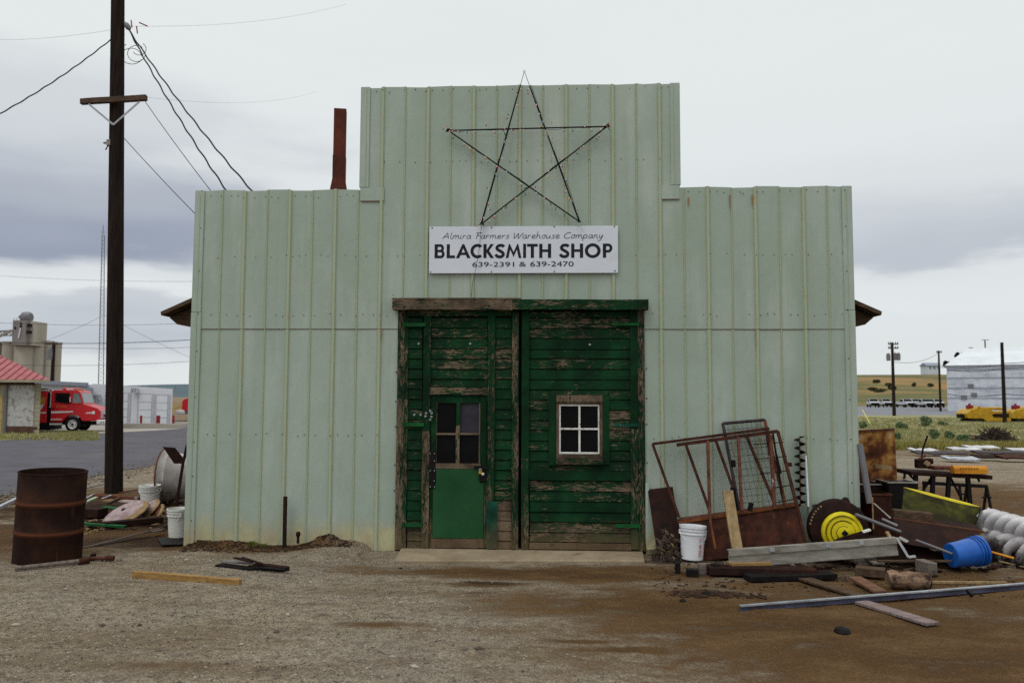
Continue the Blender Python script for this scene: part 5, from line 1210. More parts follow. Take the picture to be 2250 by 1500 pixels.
# ---- small pole with transformer
def far_pole(label, px, ptop, Y, r, arm=None, trans=None, twin=False):
    X = lambda a: F(a, 850, Y).x; Z = lambda b: F(px, b, Y).z; s = (Y+CD)/RES
    t = thing('utility_pole', label, 'utility pole', (X(px), Y, 0)); mb = MB(); mb.tube([(X(px), Y, -.3), (X(px), Y, Z(ptop))], [r, r*.75], 10); mb.build('shaft', 'pole', t, smooth=True)
    for (a, b, py) in (arm or []):
        mb = MB(); mb.bar((X(a), Y-.15, Z(py)), (X(b), Y-.15, Z(py)), .12, .12); mb.build('crossarm', 'crossarm', t)
        mb = MB()
        for q in (a+1, (a+px)/2, (b+px)/2, b-1): mb.lathe([(.05, 0), (.07, .08), (.03, .2), (0, .2)], Matrix.Translation((X(q), Y-.15, Z(py)+.06)), 6)
        mb.build('insulators', 'steel', t)
    for (a, py, h) in (trans or []):
        mb = MB(); mb.lathe([(0, -h/2), (h*.27, -h/2), (h*.3, 0), (h*.27, h/2), (h*.1, h*.6), (0, h*.7)], Matrix.Translation((X(a), Y-.1, Z(py))), 12); mb.build('transformer', 'steel', t, smooth=True)
    return t
far_pole('dark pole with a transformer standing beyond the red roof', 114, 752, 70, .20, [(101, 124, 756)], [(108, 778, 1.1)])
# ---- white garages
def garages():
    Y = G(300, 933).y; X = lambda px: F(px, 900, Y).x; Z = lambda py, px=300: F(px, py, Y).z
    t = thing('garage_block', 'long low white block of garages behind the fire truck', 'garage', (X(240), Y, 0))
    D_ = 9
    kx = (Y+D_+CD)/(Y+CD); mb = MB()
    lo = [(X(203), Y), (X(378), Y), (X(378)*kx-.3, Y+D_), (X(203)*kx-.3, Y+D_)]; hz = [Z(843), Z(853.5), Z(853.5), Z(843)]
    mb.add([(a, b, -.2) for a, b in lo]+[(a, b, h) for (a, b), h in zip(lo, hz)], [(3, 2, 1, 0), (4, 5, 6, 7), (0, 1, 5, 4), (1, 2, 6, 5), (2, 3, 7, 6), (3, 0, 4, 7)]); mb.build('wall', 'white_wall', t)
    mb = MB(); mb.prism([(X(20), Y-.6), (X(203)-.01, Y-.6), (X(203)*kx-.5, Y+D_), (X(20)*kx, Y+D_)], 'z', -.2, Z(842)); mb.build('left_block_wall', 'white_wall', t)
    mb = MB(); mb.bar((X(92), Y-.75, Z(840.5)), (X(204), Y-.75, Z(845)), .3, .22); mb.build('roof_trim', 'trim_grey', t)
    for (a, b, tp_, yo, bot) in ((270, 285, 862, 0, 932), (304, 337, 864, 0, 932), (343, 372, 866, 0, 931), (232, 252, 864, 0, 932), (157, 190, 862, -.6, 934), (112, 146, 860, -.6, 934), (60, 106, 858, -.6, 934)):
        mb = MB(); mb.b2(X(a)-.06, X(b)+.06, Y+yo-.035, Y+yo-.004, 0, Z(tp_)); f_ = mb.build('door_frame', 'door_frame', t)
        mb = MB(); n = 4
        for i in range(n):
            z0_, z1_ = Z(tp_+2)*i/n, Z(tp_+2)*(i+1)/n-.03; mb.b2(X(a)+.05, X(b)-.12, Y+yo-.06, Y+yo-.037, z0_, z1_)
        mb.build('garage_door', 'white_door', t)
    mb = MB(); mb.b2(X(198), X(215), Y-2.2, Y-.61, -.1, Z(853)); mb.build('grey_annex', 'trim_grey', t)
    for px, py in ((298, 855), (96, 842), (216, 870)):
        mb = MB(); c = Vector((X(px), Y-.2, Z(py))); mb.box(c, (.3, .3, .14)); mb.lathe([(0, -.16), (.1, -.16), (.05, .1)], Matrix.Translation(c+Vector((-.16, -.05, -.05))), 8); mb.lathe([(0, -.16), (.1, -.16), (.05, .1)], Matrix.Translation(c+Vector((.16, -.05, -.05))), 8); mb.build('wall_lamp', 'galv', t)
    mb = MB(); mb.tube([(X(367), Y+1, Z(855)), (X(367), Y+1, Z(846))], .03, 5); mb.build('roof_aerial', 'steel', t)
    for i, (px, w_, lb) in enumerate(((310, .07, 'dark red post left of the third garage door'), (345.5, .06, 'left one of the twin dark red posts between garage doors'), (349.8, .06, 'right one of the twin dark red posts between garage doors'), (381, .07, 'dark red post just past the garage corner'))):
        c = Vector((F(px, 920, Y-1.4).x, Y-1.4, 0)); h = F(px, 912, Y-1.4).z; mb = MB(); mb.lathe([(w_, -.1), (w_, h-.05), (w_*.6, h), (0, h)], Matrix.Translation(c), 12); one(mb, 'bollard', 'red_flat', lb, 'bollard', 'dark red bollards by the garages', smooth=True)
    mb = MB(); a, b = G(235, 941), G(412, 941); mb.bar((a.x, a.y, .12), (b.x, b.y, .12), .5, .30, nseg=12, wob=.04); mb.build('kerb_log', 'apron'); 
o = None
garages(); o = bpy.data.objects['kerb_log']; tag(o, 'long pale concrete kerb in front of the garages', 'kerb'); o.name = 'concrete_kerb'
# ---- fire truck
def truck():
    t = thing('fire_truck', 'red fire truck with a white bumper parked beside the red roofed building', 'fire truck', (0, 0, 0)); W_ = .95
    cabp = [(-1.12, .50), (-1.12, 2.0), (-1.0, 2.08), (.22, 2.06), (.33, 1.97), (.50, 1.42), (.53, 1.38), (1.26, 1.17), (1.36, 1.06), (1.37, .62), (1.2, .56), (.62, .56)]+[(.50*cos(a), .38+.50*sin(a)) for a in [radians(d) for d in range(22, 165, 13)]]+[(-.55, .50)]
    mb = MB(); mb.prism(cabp, 'y', -W_, W_); mb.build('cab', 'red', t, local=True, bevel=.03)
    mb = MB(); mb.b2(-4.2, -1.34, -W_, W_, .46, 2.02); mb.build('body', 'red', t, local=True, bevel=.02)
    mb = MB(); mb.b2(-4.2, -1.3, -W_-.01, W_+.01, 2.03, 2.10); mb.build('body_top_trim', 'chrome', t, local=True)
    mb = MB(); mb.b2(-1.33, -1.13, -W_+.05, W_-.05, .35, 1.95); mb.b2(-4.2, 1.2, -.5, .5, .35, .50); mb.b2(-1.3, -.6, -W_+.05, W_-.05, .5, .62); mb.build('chassis', 'black_iron', t, local=True)
    mb = MB(); mb.b2(-1.75, -1.16, -W_+.02, W_-.02, .10, .45); mb.build('mud_flap', 'black_iron', t, local=True)
    mb = MB(); mb.b2(-1.12, -.52, -W_-.14, -W_+.1, .36, .44); mb.b2(-1.1, -.55, -W_-.05, -W_+.1, .60, .66); mb.build('running_board', 'chrome', t, local=True)
    sd = -W_-.006
    def side(pts, name, mat, off=0.0, parent=t):
        mb = MB(); mb.prism(pts, 'y', sd-off, sd+.02-off); return mb.build(name, mat, parent, local=True)
    side([(-.90, 1.52), (-.90, 1.90), (-.24, 1.90), (-.19, 1.42), (-.4, 1.40), (-.86, 1.48)], 'side_window', 'glass_dark')
    mb = MB(); mb.tube([(x, sd-.01, z) for x, z in ((-.93, 1.5), (-.93, 1.93), (-.22, 1.93), (-.15, 1.40), (-.93, 1.5))], .018, 5); mb.build('window_frame', 'black_iron', t, local=True)
    mb = MB(); mb.bar((.350, 0, 1.93), (.502, 0, 1.45), W_*1.78, .02, up=(1, 0, .4)); mb.build('windshield', 'glass_car', t, local=True)
    side([(-.05, 1.47), (-.02, 1.92), (.25, 1.90), (.43, 1.45)], 'front_quarter_glass', 'glass_car')
    mb = MB(); mb.tube([(-.06, sd-.01, 1.44), (-.03, sd-.01, 1.95), (.27, sd-.01, 1.93), (.47, sd-.01, 1.43), (-.06, sd-.01, 1.44)], .02, 5); mb.build('glass_surround', 'red', t, local=True)
    side([(-1.1, .92), (.0, .98), (.0, 1.04), (-1.1, 1.03)], 'white_stripe', 'car_white', .004); side([(-3.9, .90), (-1.36, .92), (-1.36, 1.0), (-3.9, .98)], 'body_stripe', 'car_white', .004)
    for dx in (0, .17): side([(-1.95+dx, .99), (-1.88+dx, .99), (-1.52+dx*.4, 1.36), (-1.66+dx*.4, 1.36)], 'slanted_stripe', 'car_white', .008)
    side([(-2.2, 1.16), (-1.7, 1.16), (-1.62, 1.32), (-2.2, 1.32)], 'stripe_block', 'car_white', .006)
    side([(.66, .91), (.98, .93), (.98, .99), (.66, .96)], 'headlamp_stripe', 'car_white', .004); mb = MB(); mb.b2(.98, 1.12, sd-.02, sd+.04, .88, 1.02); mb.build('headlight', 'chrome', t, local=True, bevel=.01)
    side([(-1.75, 1.40), (-1.42, 1.40), (-1.42, 1.72), (-1.75, 1.72)], 'ladder_emblem', 'gold', .003)
    for (xc, s_) in ((0, -1), (0, 1), (-3.1, -1), (-3.1, 1)):
        mt = Matrix.Translation((xc, s_*(W_-.10), .38)) @ Matrix.Rotation(pi/2*(1 if s_ < 0 else -1), 4, 'X'); mb = MB()
        mb.lathe([(.22, -.10), (.34, -.10), (.38, -.06), (.38, .08), (.34, .12), (.22, .11)], mt, 28); w_ = mb.build('wheel', 'tyre', t, local=True, smooth=True)
        mb = MB(); mb.lathe([(0, .10), (.06, .10), (.07, .06), (.15, .05), (.20, .11), (.23, .115), (.23, .09)], mt, 24); mb.build('rim', 'chrome', w_, local=True, smooth=True)
        mb = MB(); mb.lathe([(0, .125), (.05, .12), (.06, .10)], mt, 10); mb.build('hub', 'black_iron', w_, local=True)
        mb = MB()
        for k in range(5): a = 2*pi*k/5; mb.lathe([(0, .082), (.026, .082)], mt @ Matrix.Translation((.15*cos(a), .15*sin(a), 0)), 8)
        mb.build('rim_holes', 'black_iron', w_, local=True)
    mb = MB(); mb.b2(1.22, 1.66, -W_-.04, W_+.04, .38, .60); mb.build('bumper', 'car_white', t, local=True, bevel=.04)
    mb = MB()
    for y in (-.7, -.55, -.40): mb.b2(1.655, 1.668, y, y+.07, .44, .52)
    mb.b2(1.45, 1.50, -W_-.045, -W_-.035, .44, .52); mb.b2(1.57, 1.61, -W_-.045, -W_-.035, .44, .52); mb.build('bumper_slots', 'black_iron', t, local=True)
    mb = MB(); mb.b2(1.362, 1.40, -W_+.22, W_-.22, .68, 1.10); mb.build('grille', 'chrome', t, local=True)
    mb = MB(); mb.lathe([(0, -.1), (.05, -.1), (.09, .1), (0, .12)], Matrix.Translation((1.48, -.3, .80)) @ Matrix.Rotation(pi/2, 4, 'Y'), 10); mb.tube([(1.4, -.3, .6), (1.5, -.3, .72), (1.56, -.35, .9)], .03, 6); mb.box((1.58, -.4, .9), (.14, .10, .08)); mb.build('siren', 'red_flat', t, local=True)
    mb = MB(); mb.b2(-.72, -.12, -.6, .6, 2.08, 2.19); mb.build('light_bar', 'red', t, local=True, bevel=.03)
    mb = MB(); mb.b2(-.5, -.13, -.62, -.1, 2.095, 2.17); mb.build('light_bar_lens', 'car_white', t, local=True)
    for x in (.05, .2, .32): mb = MB(); mb.lathe([(0, .07), (.05, .05), (.06, 0)], Matrix.Translation((x, -.5+x, 2.06)), 8); mb.build('marker_lamp', 'orange', t, local=True)
    mb = MB(); mb.tube([(-1.15, sd-.02, 1.3), (-1.15, sd-.02, 2.0)], .022, 6); mb.tube([(-1.15, sd-.12, 1.25), (-1.15, sd, 1.25)], .03, 6); mb.build('grab_rail', 'chrome', t, local=True)
    mb = MB(); mb.tube([(-.16, sd, 1.7), (-.12, sd-.14, 1.75), (-.12, sd-.14, 1.5), (-.16, sd, 1.5)], .012, 5); mb.box((-.12, sd-.15, 1.62), (.03, .10, .26)); mb.build('mirror', 'chrome', t, local=True)
    mb = MB()
    for i in range(5): mb.box((-.83+.11*i, sd-.004, 1.26+.01*(i % 2)), (.07, .004, .05))
    mb.build('door_lettering', 'gold', t, local=True)
    mb = MB(); mb.box((-1.0, sd-.01, 1.16), (.07, .02, .10)); mb.build('door_handle', 'black_iron', t, local=True)
    # 911 on the body
    cu = bpy.data.curves.new('t', 'FONT'); cu.body = '911'; o = bpy.data.objects.new('t', cu); C.objects.link(o); bpy.context.view_layer.update()
    me = o.evaluated_get(bpy.context.evaluated_depsgraph_get()).to_mesh(); vs = [(-1.78+v.co.x*.20, sd-.006, 1.78+v.co.y*.20) for v in me.vertices]; fs = [tuple(p.vertices) for p in me.polygons]; bpy.data.objects.remove(o)
    mb = MB(); mb.add(vs, fs); mb.build('number', 'gold', t, local=True, fixn=False)
    mb = MB(); mb.tube([(-4, -.7, 2.14), (-1.5, -.7, 2.14), (-1.2, -.75, 2.06)], .04, 6); mb.build('roof_pipe', 'steel', t, local=True)
    return t
ft = truck(); wy = G(160, 949).y; ft.location = (F(161, 940, wy).x-.32, wy+.95, 0); ft['group'] = 'red fire trucks'; ft.rotation_euler = (0, 0, radians(14)); ft.scale = (.90, .93, 1.0)
f2 = copy_tree(ft); y2 = G(400, 926).y+2; f2.rotation_euler = (0, 0, pi); f2.scale = (1.35, 1.35, 1.35); f2.location = (F(391, 920, y2-1).x+1.66*1.35, y2, 0)
f2['label'] = 'nose of a second red truck facing left, half hidden by the shop corner'; f2['category'] = 'fire truck'

# ================================================================== right of the door: scrap against the wall
GR = 'rusty frames stacked against the wall'
def leanplate(name, mat, pts, y0, lean, th, label, cat, group=None):
    P = [F(a, b, y0+l) for (a, b), l in zip(pts, lean)]; mb = MB(); mb.slab(P, th); return one(mb, name, mat, label, cat, group, bevel=.002)
leanplate('dark_plate', 'rust_dark', [(1423, 1075), (1478, 1069), (1496, 1196), (1441, 1196)], -.06, [0, 0, -.25, -.25], .01, 'dark rusty plate leaning on the wall beside the green doors', 'plate')
# hopper / trough
HY = -.30
def trough():
    t = thing('rusty_trough', 'large rusty sheet steel trough lying on its side under the frames', 'trough', (F(1600, 1200, HY).x, HY, 0))
    a, b, c, d = F(1496, 1142, HY+.12), F(1750, 1108, HY+.12), F(1776, 1205, HY-.05), F(1510, 1236, HY-.08)
    mb = MB(); mb.slab([a, b, c, d], .01); mb.build('side_sheet', 'rust', t)
    a2, b2 = F(1490, 1132, HY+.45), F(1745, 1098, HY+.45)
    mb = MB(); mb.slab([a, b, b2, a2], .008); mb.build('inner_floor', 'rust_worn', t)
    mb = MB(); mb.bar(F(1482, 1148, HY+.10), F(1752, 1108, HY+.10), .035, .028, nseg=6, wob=.004); mb.build('front_lip', 'rust_edge', t)
    mb = MB(); mb.bar(F(1482, 1140, HY+.16), F(1490, 1210, HY+.05), .04, .02, up=(0, 1, 0)); mb.build('end_angle', 'rust', t)
    mb = MB(); mb.slab([a, F(1486, 1140, HY+.4), F(1490, 1215, HY+.3), d], .008); mb.build('end_sheet', 'rust_dark', t)
M['rust_edge'] = sm('orange_rust_edge', (.24, .085, .03), (.12, .04, .02), 9, .8, bmp=.4, dirt=(.36, .33, .34), dirtlo=.60, dirthi=.68, dsc=3)
trough()
def tubeframe(name, label, segs, r, mat='rust', square=True, group=GR, cat='steel frame'):
    ps = [s[0] for s in segs]; o0 = F(*segs[0][0]); t = thing(name, label, cat, (o0.x, o0.y, 0), group)
    for s in segs:
        a, b = F(*s[0]), F(*s[1]); nm = s[2]; w_ = s[3] if len(s) > 3 else r; m_ = s[4] if len(s) > 4 else mat; mb = MB(); mb.bar(a, b, w_, w_, up=(0, 1, 0)); mb.build(nm, m_, t, bevel=.002)
    return t
y1, y2 = -.30, -.10    # bottoms forward, tops nearer the wall
tubeframe('rusty_rack', 'rear rusty tube frame with a bent corner leaning on the wall', [
    ((1434, 975, -.12), (1690, 941, -.12), 'top_tube'), ((1434, 975, -.12), (1492, 1136, y1), 'end_tube'), ((1507, 976, -.13), (1558, 1118, y1), 'diagonal'), ((1573, 968, -.13), (1629, 1122, y1), 'diagonal'), ((1640, 957, -.13), (1700, 1100, y1), 'diagonal'), ((1683, 941, -.12), (1692, 1000, -.2), 'end_tube')], .030, 'rust')
tubeframe('rusty_rack', 'front rusty tube frame with upright bars resting on the trough', [
    ((1487, 977, -.24), (1709, 947, -.24), 'top_tube', .038), ((1709, 947, -.24), (1752, 1115, -.5), 'end_tube', .032), ((1752, 1112, -.50), (1770, 1190, -.58), 'end_tube', .03), ((1555, 968, -.26), (1560, 1140, -.5), 'upright', .032, 'rust_worn'), ((1622, 960, -.26), (1630, 1122, -.5), 'upright', .030, 'rust_worn'), ((1693, 955, -.25), (1702, 1118, -.48), 'upright', .036, 'rust_worn'),
    ((1560, 1140, -.52), (1572, 1205, -.56), 'lower_leg', .022, 'rust_edge')], .032, 'rust')
# mesh gate
def meshgate():
    yb, yt = -.30, -.07
    t = thing('mesh_gate', 'tall dark framed gate of square wire mesh leaning behind the rusty frames', 'gate', (F(1640, 1100, yb).x, yb, 0))
    def P(u, v):
        px = 1588+u*(92)+v*(1625-1588+u*(1725-1680-37)); py = 930-u*8+v*(1120-930-0*u); return F(px, py, yt+(yb-yt)*v)
    for a, b, nm, m_ in ((P(0, 0), P(1, 0), 'top_tube', 'rust_worn2'), (P(0, 0), P(0, 1), 'side_tube', 'rust_worn2'), (P(1, 0), P(1, 1), 'side_tube', 'rust_worn')):
        mb = MB(); mb.tube([a, b], .018, 10); mb.build(nm, m_, t, smooth=True)
    mb = MB()
    for i in range(1, 9): mb.tube([P(i/9, 0), P(i/9, 1)], .0028, 4, False)
    for i in range(1, 13): mb.tube([P(0, i/13), P(1, i/13)], .0028, 4, False)
    mb.build('wire_mesh', 'steel_dark', t)
M['rust_worn2'] = sm('purple_brown_paint', (.06, .045, .05), (.03, .022, .025), 7, .6, bmp=.3); M['steel_dark'] = sm('dull_dark_wire', (.09, .09, .09), (.05, .05, .05), 7, .6, bmp=0)
meshgate()
# ladder-like iron grid on the right of the frames
tubeframe('iron_grid', 'narrow rusty ladder of thin rods hanging inside the right frame', [((1698, 948, -.15), (1720, 1100, -.3), 'side_rail', .018)]+[((1655+dx, 976+32*i, -.18-.03*i), (1722+7*i, 974+31*i-3, -.2-.05*i), 'rung', .010) for i, dx in enumerate((0, 10, 14, 46, 50))], .014, 'rust_dark', group=GR)
bpx('hook_bar', 'rust_dark', (1705, 995), (1716, 1040), -.2, -.22, .02, .02, 'small hooked dark bar dangling beside the ladder of rods', group=GR)
bpx('white_streaked_bar', 'rust_worn', (1707, 1030), (1724, 1105), -.2, -.3, .045, .02, 'pale streaked flat bar standing right of the mesh gate', group=GR)
bpx('black_post', 'black_iron', (1610, 1070), (1616, 1122), -.35, -.35, .05, .05, 'short black post behind the tan board', group=GR)
bpx('black_lever', 'black_iron', (1651, 1104), (1647, 1122), -.45, -.45, .06, .04, 'stubby black lever standing on the trough edge', group=GR)
p = F(1611, 1018, -.2); mb = MB(); mb.box(p, (.05, .03, .08)); one(mb, 'latch_block', 'black_iron', 'small black latch block on the left side of the mesh gate', 'latch', GR, bevel=.006)
p = F(1733, 1020, -.3); mb = MB(); mb.box(p, (.07, .03, .045)); one(mb, 'frame_lug', 'rust', 'rusty lug sticking out of the right end of the front frame', 'lug', GR, bevel=.004)
# auger
def auger(name, label, A_, B_, R, turns, mat, core=.012, sheath=None, n=16, cat='auger', group=None, thick=.004, wv=1.0):
    d, s_, u_ = frame(B_-A_, Vector((0, 1, 0))); L = (B_-A_).length; t = thing(name, label, cat, A_, group)
    mb = MB(); vs = []; N_ = int(turns*n)
    for i in range(N_+1):
        a = 2*pi*i/n; c = d*(L*i/N_)
        vs += [c+(s_*cos(a)+u_*sin(a))*core, c+(s_*cos(a)+u_*sin(a))*R+d*.0]
    mb.add(vs, [(2*i, 2*i+1, 2*i+3, 2*i+2) for i in range(N_)])
    o = mb.build('flighting', mat, t, local=True, smooth=True, fixn=False); m_ = o.modifiers.new('t', 'SOLIDIFY'); m_.thickness = thick; m_.offset = 0
    mb = MB(); mb.tube([Vector((0, 0, 0)), d*L], core, 8); mb.build('shaft', 'rust_worn' if mat != 'flight' else 'galv', t, local=True, smooth=True)
    return t
auger('auger_screw', 'dark spiral auger standing upright against the wall', F(1759, 1112, -.14), F(1757, 958, -.08), .062, 8.5, 'black_iron', core=.008, thick=.005)
y = -.10; a, b = F(1776, 1112, y-.02), F(1770, 1000, y+.02); mb = MB(); mb.tube([a, b], .014, 10); one(mb, 'white_tube', 'plastic_clean', 'thin white tube standing upright right of the auger', 'tube', smooth=True)
# bucket with red print
p = G(1524, 1238, .0); bucket('bucket', 'clean white bucket with red print and three rings in front of the rusty trough', (p.x, p.y+.10, gh(p.x, p.y)+.01), R=.141, H=.375, rot=radians(8), tilt=(radians(-2), radians(3)), mat='plastic_clean', handle=.75, printed=True)
# tan board leaning
A_, B_ = F(1599, 1078, -.38), F(1621, 1216, -.72); mb = MB(); mb.bar(A_, B_, .115, .035, up=(0, 1, .25), nseg=6, wob=.003); one(mb, 'tan_board', 'wood_tan', 'knotty tan board leaning upright on the rusty trough', 'board', bevel=.002)
# light channel / ladder-like beam
def channel():
    A_, B_ = F(1602, 1228, -1.02), F(1972, 1200, -.66); A_.z = max(A_.z, .05); t = thing('aluminium_channel', 'long pale metal channel beam lying across the scrap heap', 'channel', A_)
    d, s_, u_ = frame(B_-A_); h = .175; nm = Vector((0, -1, 0)); W_ = .06
    mb = MB()
    for (o_, z0_, z1_) in ((0.0, -h*.5, -h*.22), (.018, -h*.24, h*.20), (0.0, h*.18, h*.5)):
        mb.bar(A_+u_*((z0_+z1_)/2)-s_*0+Vector((0, o_, 0)), B_+u_*((z0_+z1_)/2)+Vector((0, o_, 0)), .012, abs(z1_-z0_), nseg=6, wob=.002)
    mb.build('web', 'galv_dull', t)
    for k in (-1, 1):
        mb = MB(); mb.bar(A_+u_*(h*.5*k)+Vector((0, W_/2, 0)), B_+u_*(h*.5*k)+Vector((0, W_/2, 0)), W_, .012); mb.build('flange', 'galv_dull', t)
    for q in (.25, .58, .78):
        mb = MB(); c = A_.lerp(B_, q); mb.bar(c+u_*(h*.52)+Vector((0, -.012, 0)), c+u_*(h*.28)+Vector((0, -.012, 0)), .05, .01, up=(0, 1, 0)); mb.build('bracket', 'galv', t)
    mb = MB(); e = B_; mb.bar(e+u_*.09, e+Vector((.09, -.05, -.10)), .03, .02); mb.bar(e+Vector((.09, -.05, -.10)), e+Vector((.16, -.05, -.09)), .03, .02); mb.build('end_hook', 'chrome', t)
channel()
gr2 = 'boards and blocks in the right scrap heap'
def gl(name, mat, a, za, b, zb, wd, ht, label, cat='board', group=gr2, **k): return gb(name, mat, a, za, b, zb, wd, ht, label, cat, group, **k)
gl('lumber', 'wood_new', (1602, 1238), .10, (1690, 1236), .10, .14, .035, 'short yellow plank under the left end of the metal channel')
for i, (px, py, w_, h, m_, lb) in enumerate(((1491, 1261, .045, .11, 'black_iron', 'upright black block, leftmost in the row below the white bucket'), (1523, 1268, .12, .075, 'black_iron', 'low black block second from the left below the white bucket'), (1545, 1262, .07, .10, 'wood_grey', 'pale grey block in the row of black blocks'), (1575, 1265, .07, .11, 'black_iron', 'black block under the left end of the yellow plank'), (1598, 1265, .07, .10, 'rust_dark', 'rightmost dark block in the row under the yellow plank'))):
    p = G(px, py); mb = MB(); mb.box((p.x, p.y+.05, h/2), (w_, .09, h), Matrix.Rotation(.2*i-.3, 3, 'Z')); one(mb, 'block', m_, lb, 'block', 'row of blocks below the white bucket', bevel=.004)
gl('steel_channel', 'rust_dark', (1555, 1250), .06, (1790, 1255), .05, .20, .07, 'flat dark steel beam under the pale metal channel', 'beam')
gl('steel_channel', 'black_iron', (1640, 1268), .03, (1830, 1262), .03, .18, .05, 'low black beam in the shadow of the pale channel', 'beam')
# weeds / roots pile
p = F(1465, 1200, -.35); 
def tangle(x, y, rx, ry, h, n, seed, name, label, mat, cat, sz=.09, z0=0.):
    rnd = random.Random(seed); mb = MB()
    for _ in range(n):
        a = rnd.random()*2*pi; r = rnd.random()**.6; px_, py_ = x+cos(a)*r*rx, y+sin(a)*r*ry; z = z0+gh(px_, py_)+(1-r*r)*h*rnd.random(); d = Vector((rnd.uniform(-1, 1), rnd.uniform(-1, 1), rnd.uniform(-.5, .9))).normalized()*sz*rnd.uniform(.4, 1)
        q = Vector((px_, py_, z)); s_ = Vector((-d.z, 0, d.x)).normalized()*sz*rnd.uniform(.03, .12) if abs(d.x)+abs(d.z) > 1e-4 else Vector((.01, 0, 0))
        mb.add([q-s_, q+s_, q+d+s_*.5, q+d-s_*.5], [(0, 1, 2, 3)])
    return one(mb, name, mat, label, cat, fixn=False)
tangle(p.x, -.38, .17, .12, .34, 420, 3, 'root_clump', 'dark clump of roots and dry weeds beside the white bucket', 'twig', 'dead plant')
tangle(p.x, -.40, .13, .10, .28, 60, 5, 'dry_leaves', 'ochre dry leaves caught in the dark root clump', 'dry', 'dead leaves', sz=.06, z0=.06)

# yellow wheel in rusty disc guard
def yellow_wheel():
    c = F(1850, 1168, -.42); t = thing('machine_disc', 'bright yellow round plate on a larger rusty brown disc', 'machine disc', c)
    mt = Matrix.Rotation(radians(90), 4, 'X') @ Matrix.Rotation(radians(0), 4, 'Y'); mt = Matrix.Rotation(radians(-6), 4, 'Z') @ mt
    R = .220
    mb = MB(); mb.lathe([(R, .0), (R*.98, .03), (R*.86, .045), (R*.80, .03), (R*.78, .05), (R*.62, .055), (R*.58, .045), (R*.55, .06), (R*.34, .065), (R*.32, .08), (.05, .085), (.0, .085)], mt, 48); mb.build('hub_plate', 'yellow', t, local=True, smooth=True)
    mb = MB(); mb.box((0.0, -.092, 0.0), (.05, .02, .05), Matrix.Rotation(.7, 3, 'Y')); mb.build('axle_hole', 'black_iron', t, local=True)
    for rr in (.80, .57, .33): mb = MB(); mb.tube([mt @ Vector((R*rr*cos(a), R*rr*sin(a), .058+.02*(rr < .4))) for a in [2*pi*i/40*.62+.9 for i in range(41)]], .0035, 4); mb.build('groove', 'black_iron', t, local=True)
    mt2 = Matrix.Rotation(radians(-6), 4, 'Z') @ Matrix.Translation((-.015, .06, .02)) @ Matrix.Rotation(radians(90), 4, 'X'); R2 = .318
    mb = MB(); mb.lathe([(R*.9, .045), (R2*.84, .03), (R2*.97, .01), (R2, -.03), (R2, -.14), (R2*.97, -.16), (R*.9, -.16)], mt2, 56); mb.build('outer_disc', 'rust_dark', t, local=True, smooth=True)
    mb = MB()
    for i in range(7): a = radians(128+7*i); mb.box(mt2 @ Vector((R2*.975*cos(a), R2*.975*sin(a), .012)), (.016, .012, .02), Matrix.Rotation(-a, 3, 'Y'))
    mb.build('worn_notches', 'wood_tan', t, local=True)
    mb = MB(); mb.slab([F(1812, 1200, -.58), F(1840, 1182, -.58), F(1893, 1166, -.58), F(1912, 1176, -.58), F(1925, 1205, -.58)], .02); mb2 = mb.build('cover_plate', 'rust_dark', t)
yellow_wheel()
leanplate('rust_sheet', 'rust_worn2', [(1784, 1108), (1815, 1104), (1890, 1114), (1890, 1190), (1790, 1190)], -.20, [.0, .0, .0, -.05, -.05], .012, 'dull brown sheet standing behind the yellow wheel', 'sheet')
p = F(1858, 1108, -.22); mb = MB(); mb.lathe([(0, 0), (.05, .01), (.055, .06), (.04, .10), (.02, .12), (0, .125)], Matrix.Translation(p-Vector((0, 0, .04))), 10); one(mb, 'rusty_casting', 'rust_dark', 'rusty knob shaped casting on top of the brown sheet', 'casting', smooth=True)
gpi = 'pipes and bars in the right scrap heap'
def pp(name, mat, a, ya, b, yb, r, label, cat='pipe', group=gpi): return bpx(name, mat, a, b, ya, yb, r, r, label, cat, group, tube=True)
pp('steel_pipe', 'steel', (1880, 1130), -.50, (1978, 1168), -.45, .020, 'grey pipe sloping down right over the yellow wheel')
pp('steel_pipe', 'steel', (1889, 975), -.02, (1911, 1105), -.10, .036, 'bluish pipe leaning on the right corner of the shop')
pp('steel_pipe', 'steel', (1938, 1140), -.3, (1972, 1155), -.4, .018, 'short pale pipe end above the pale channel')
pp('steel_pipe', 'steel', (2012, 1186), -.72, (2092, 1216), -.80, .014, 'pale pipe sloping down to the blue bucket')
pp('steel_rod', 'dry', (1917, 1092), -.15, (1919, 1162), -.3, .008, 'thin ochre rod standing behind the yellow wheel', 'rod')
bpx('bent_strip', 'galv_dull', (1920, 1105), (1957, 1138), -.2, -.3, .03, .01, 'bent pale strip beside the thin ochre rod', group=gpi)
bpx('flat_strip', 'galv_dull', (1975, 1180), (1995, 1190), -.6, -.65, .11, .012, 'small grey plate right of the end of the pale channel', group=gpi)
bpx('wood_sliver', 'wood_tan', (1948, 1167), (1957, 1182), -.55, -.6, .04, .02, 'pale wood sliver above the end of the pale channel', 'wood', group=gpi)
bpx('white_scrap', 'plastic', (1895, 1168), (1912, 1163), -.6, -.6, .05, .02, 'small white scrap beside the yellow wheel', group=gpi)
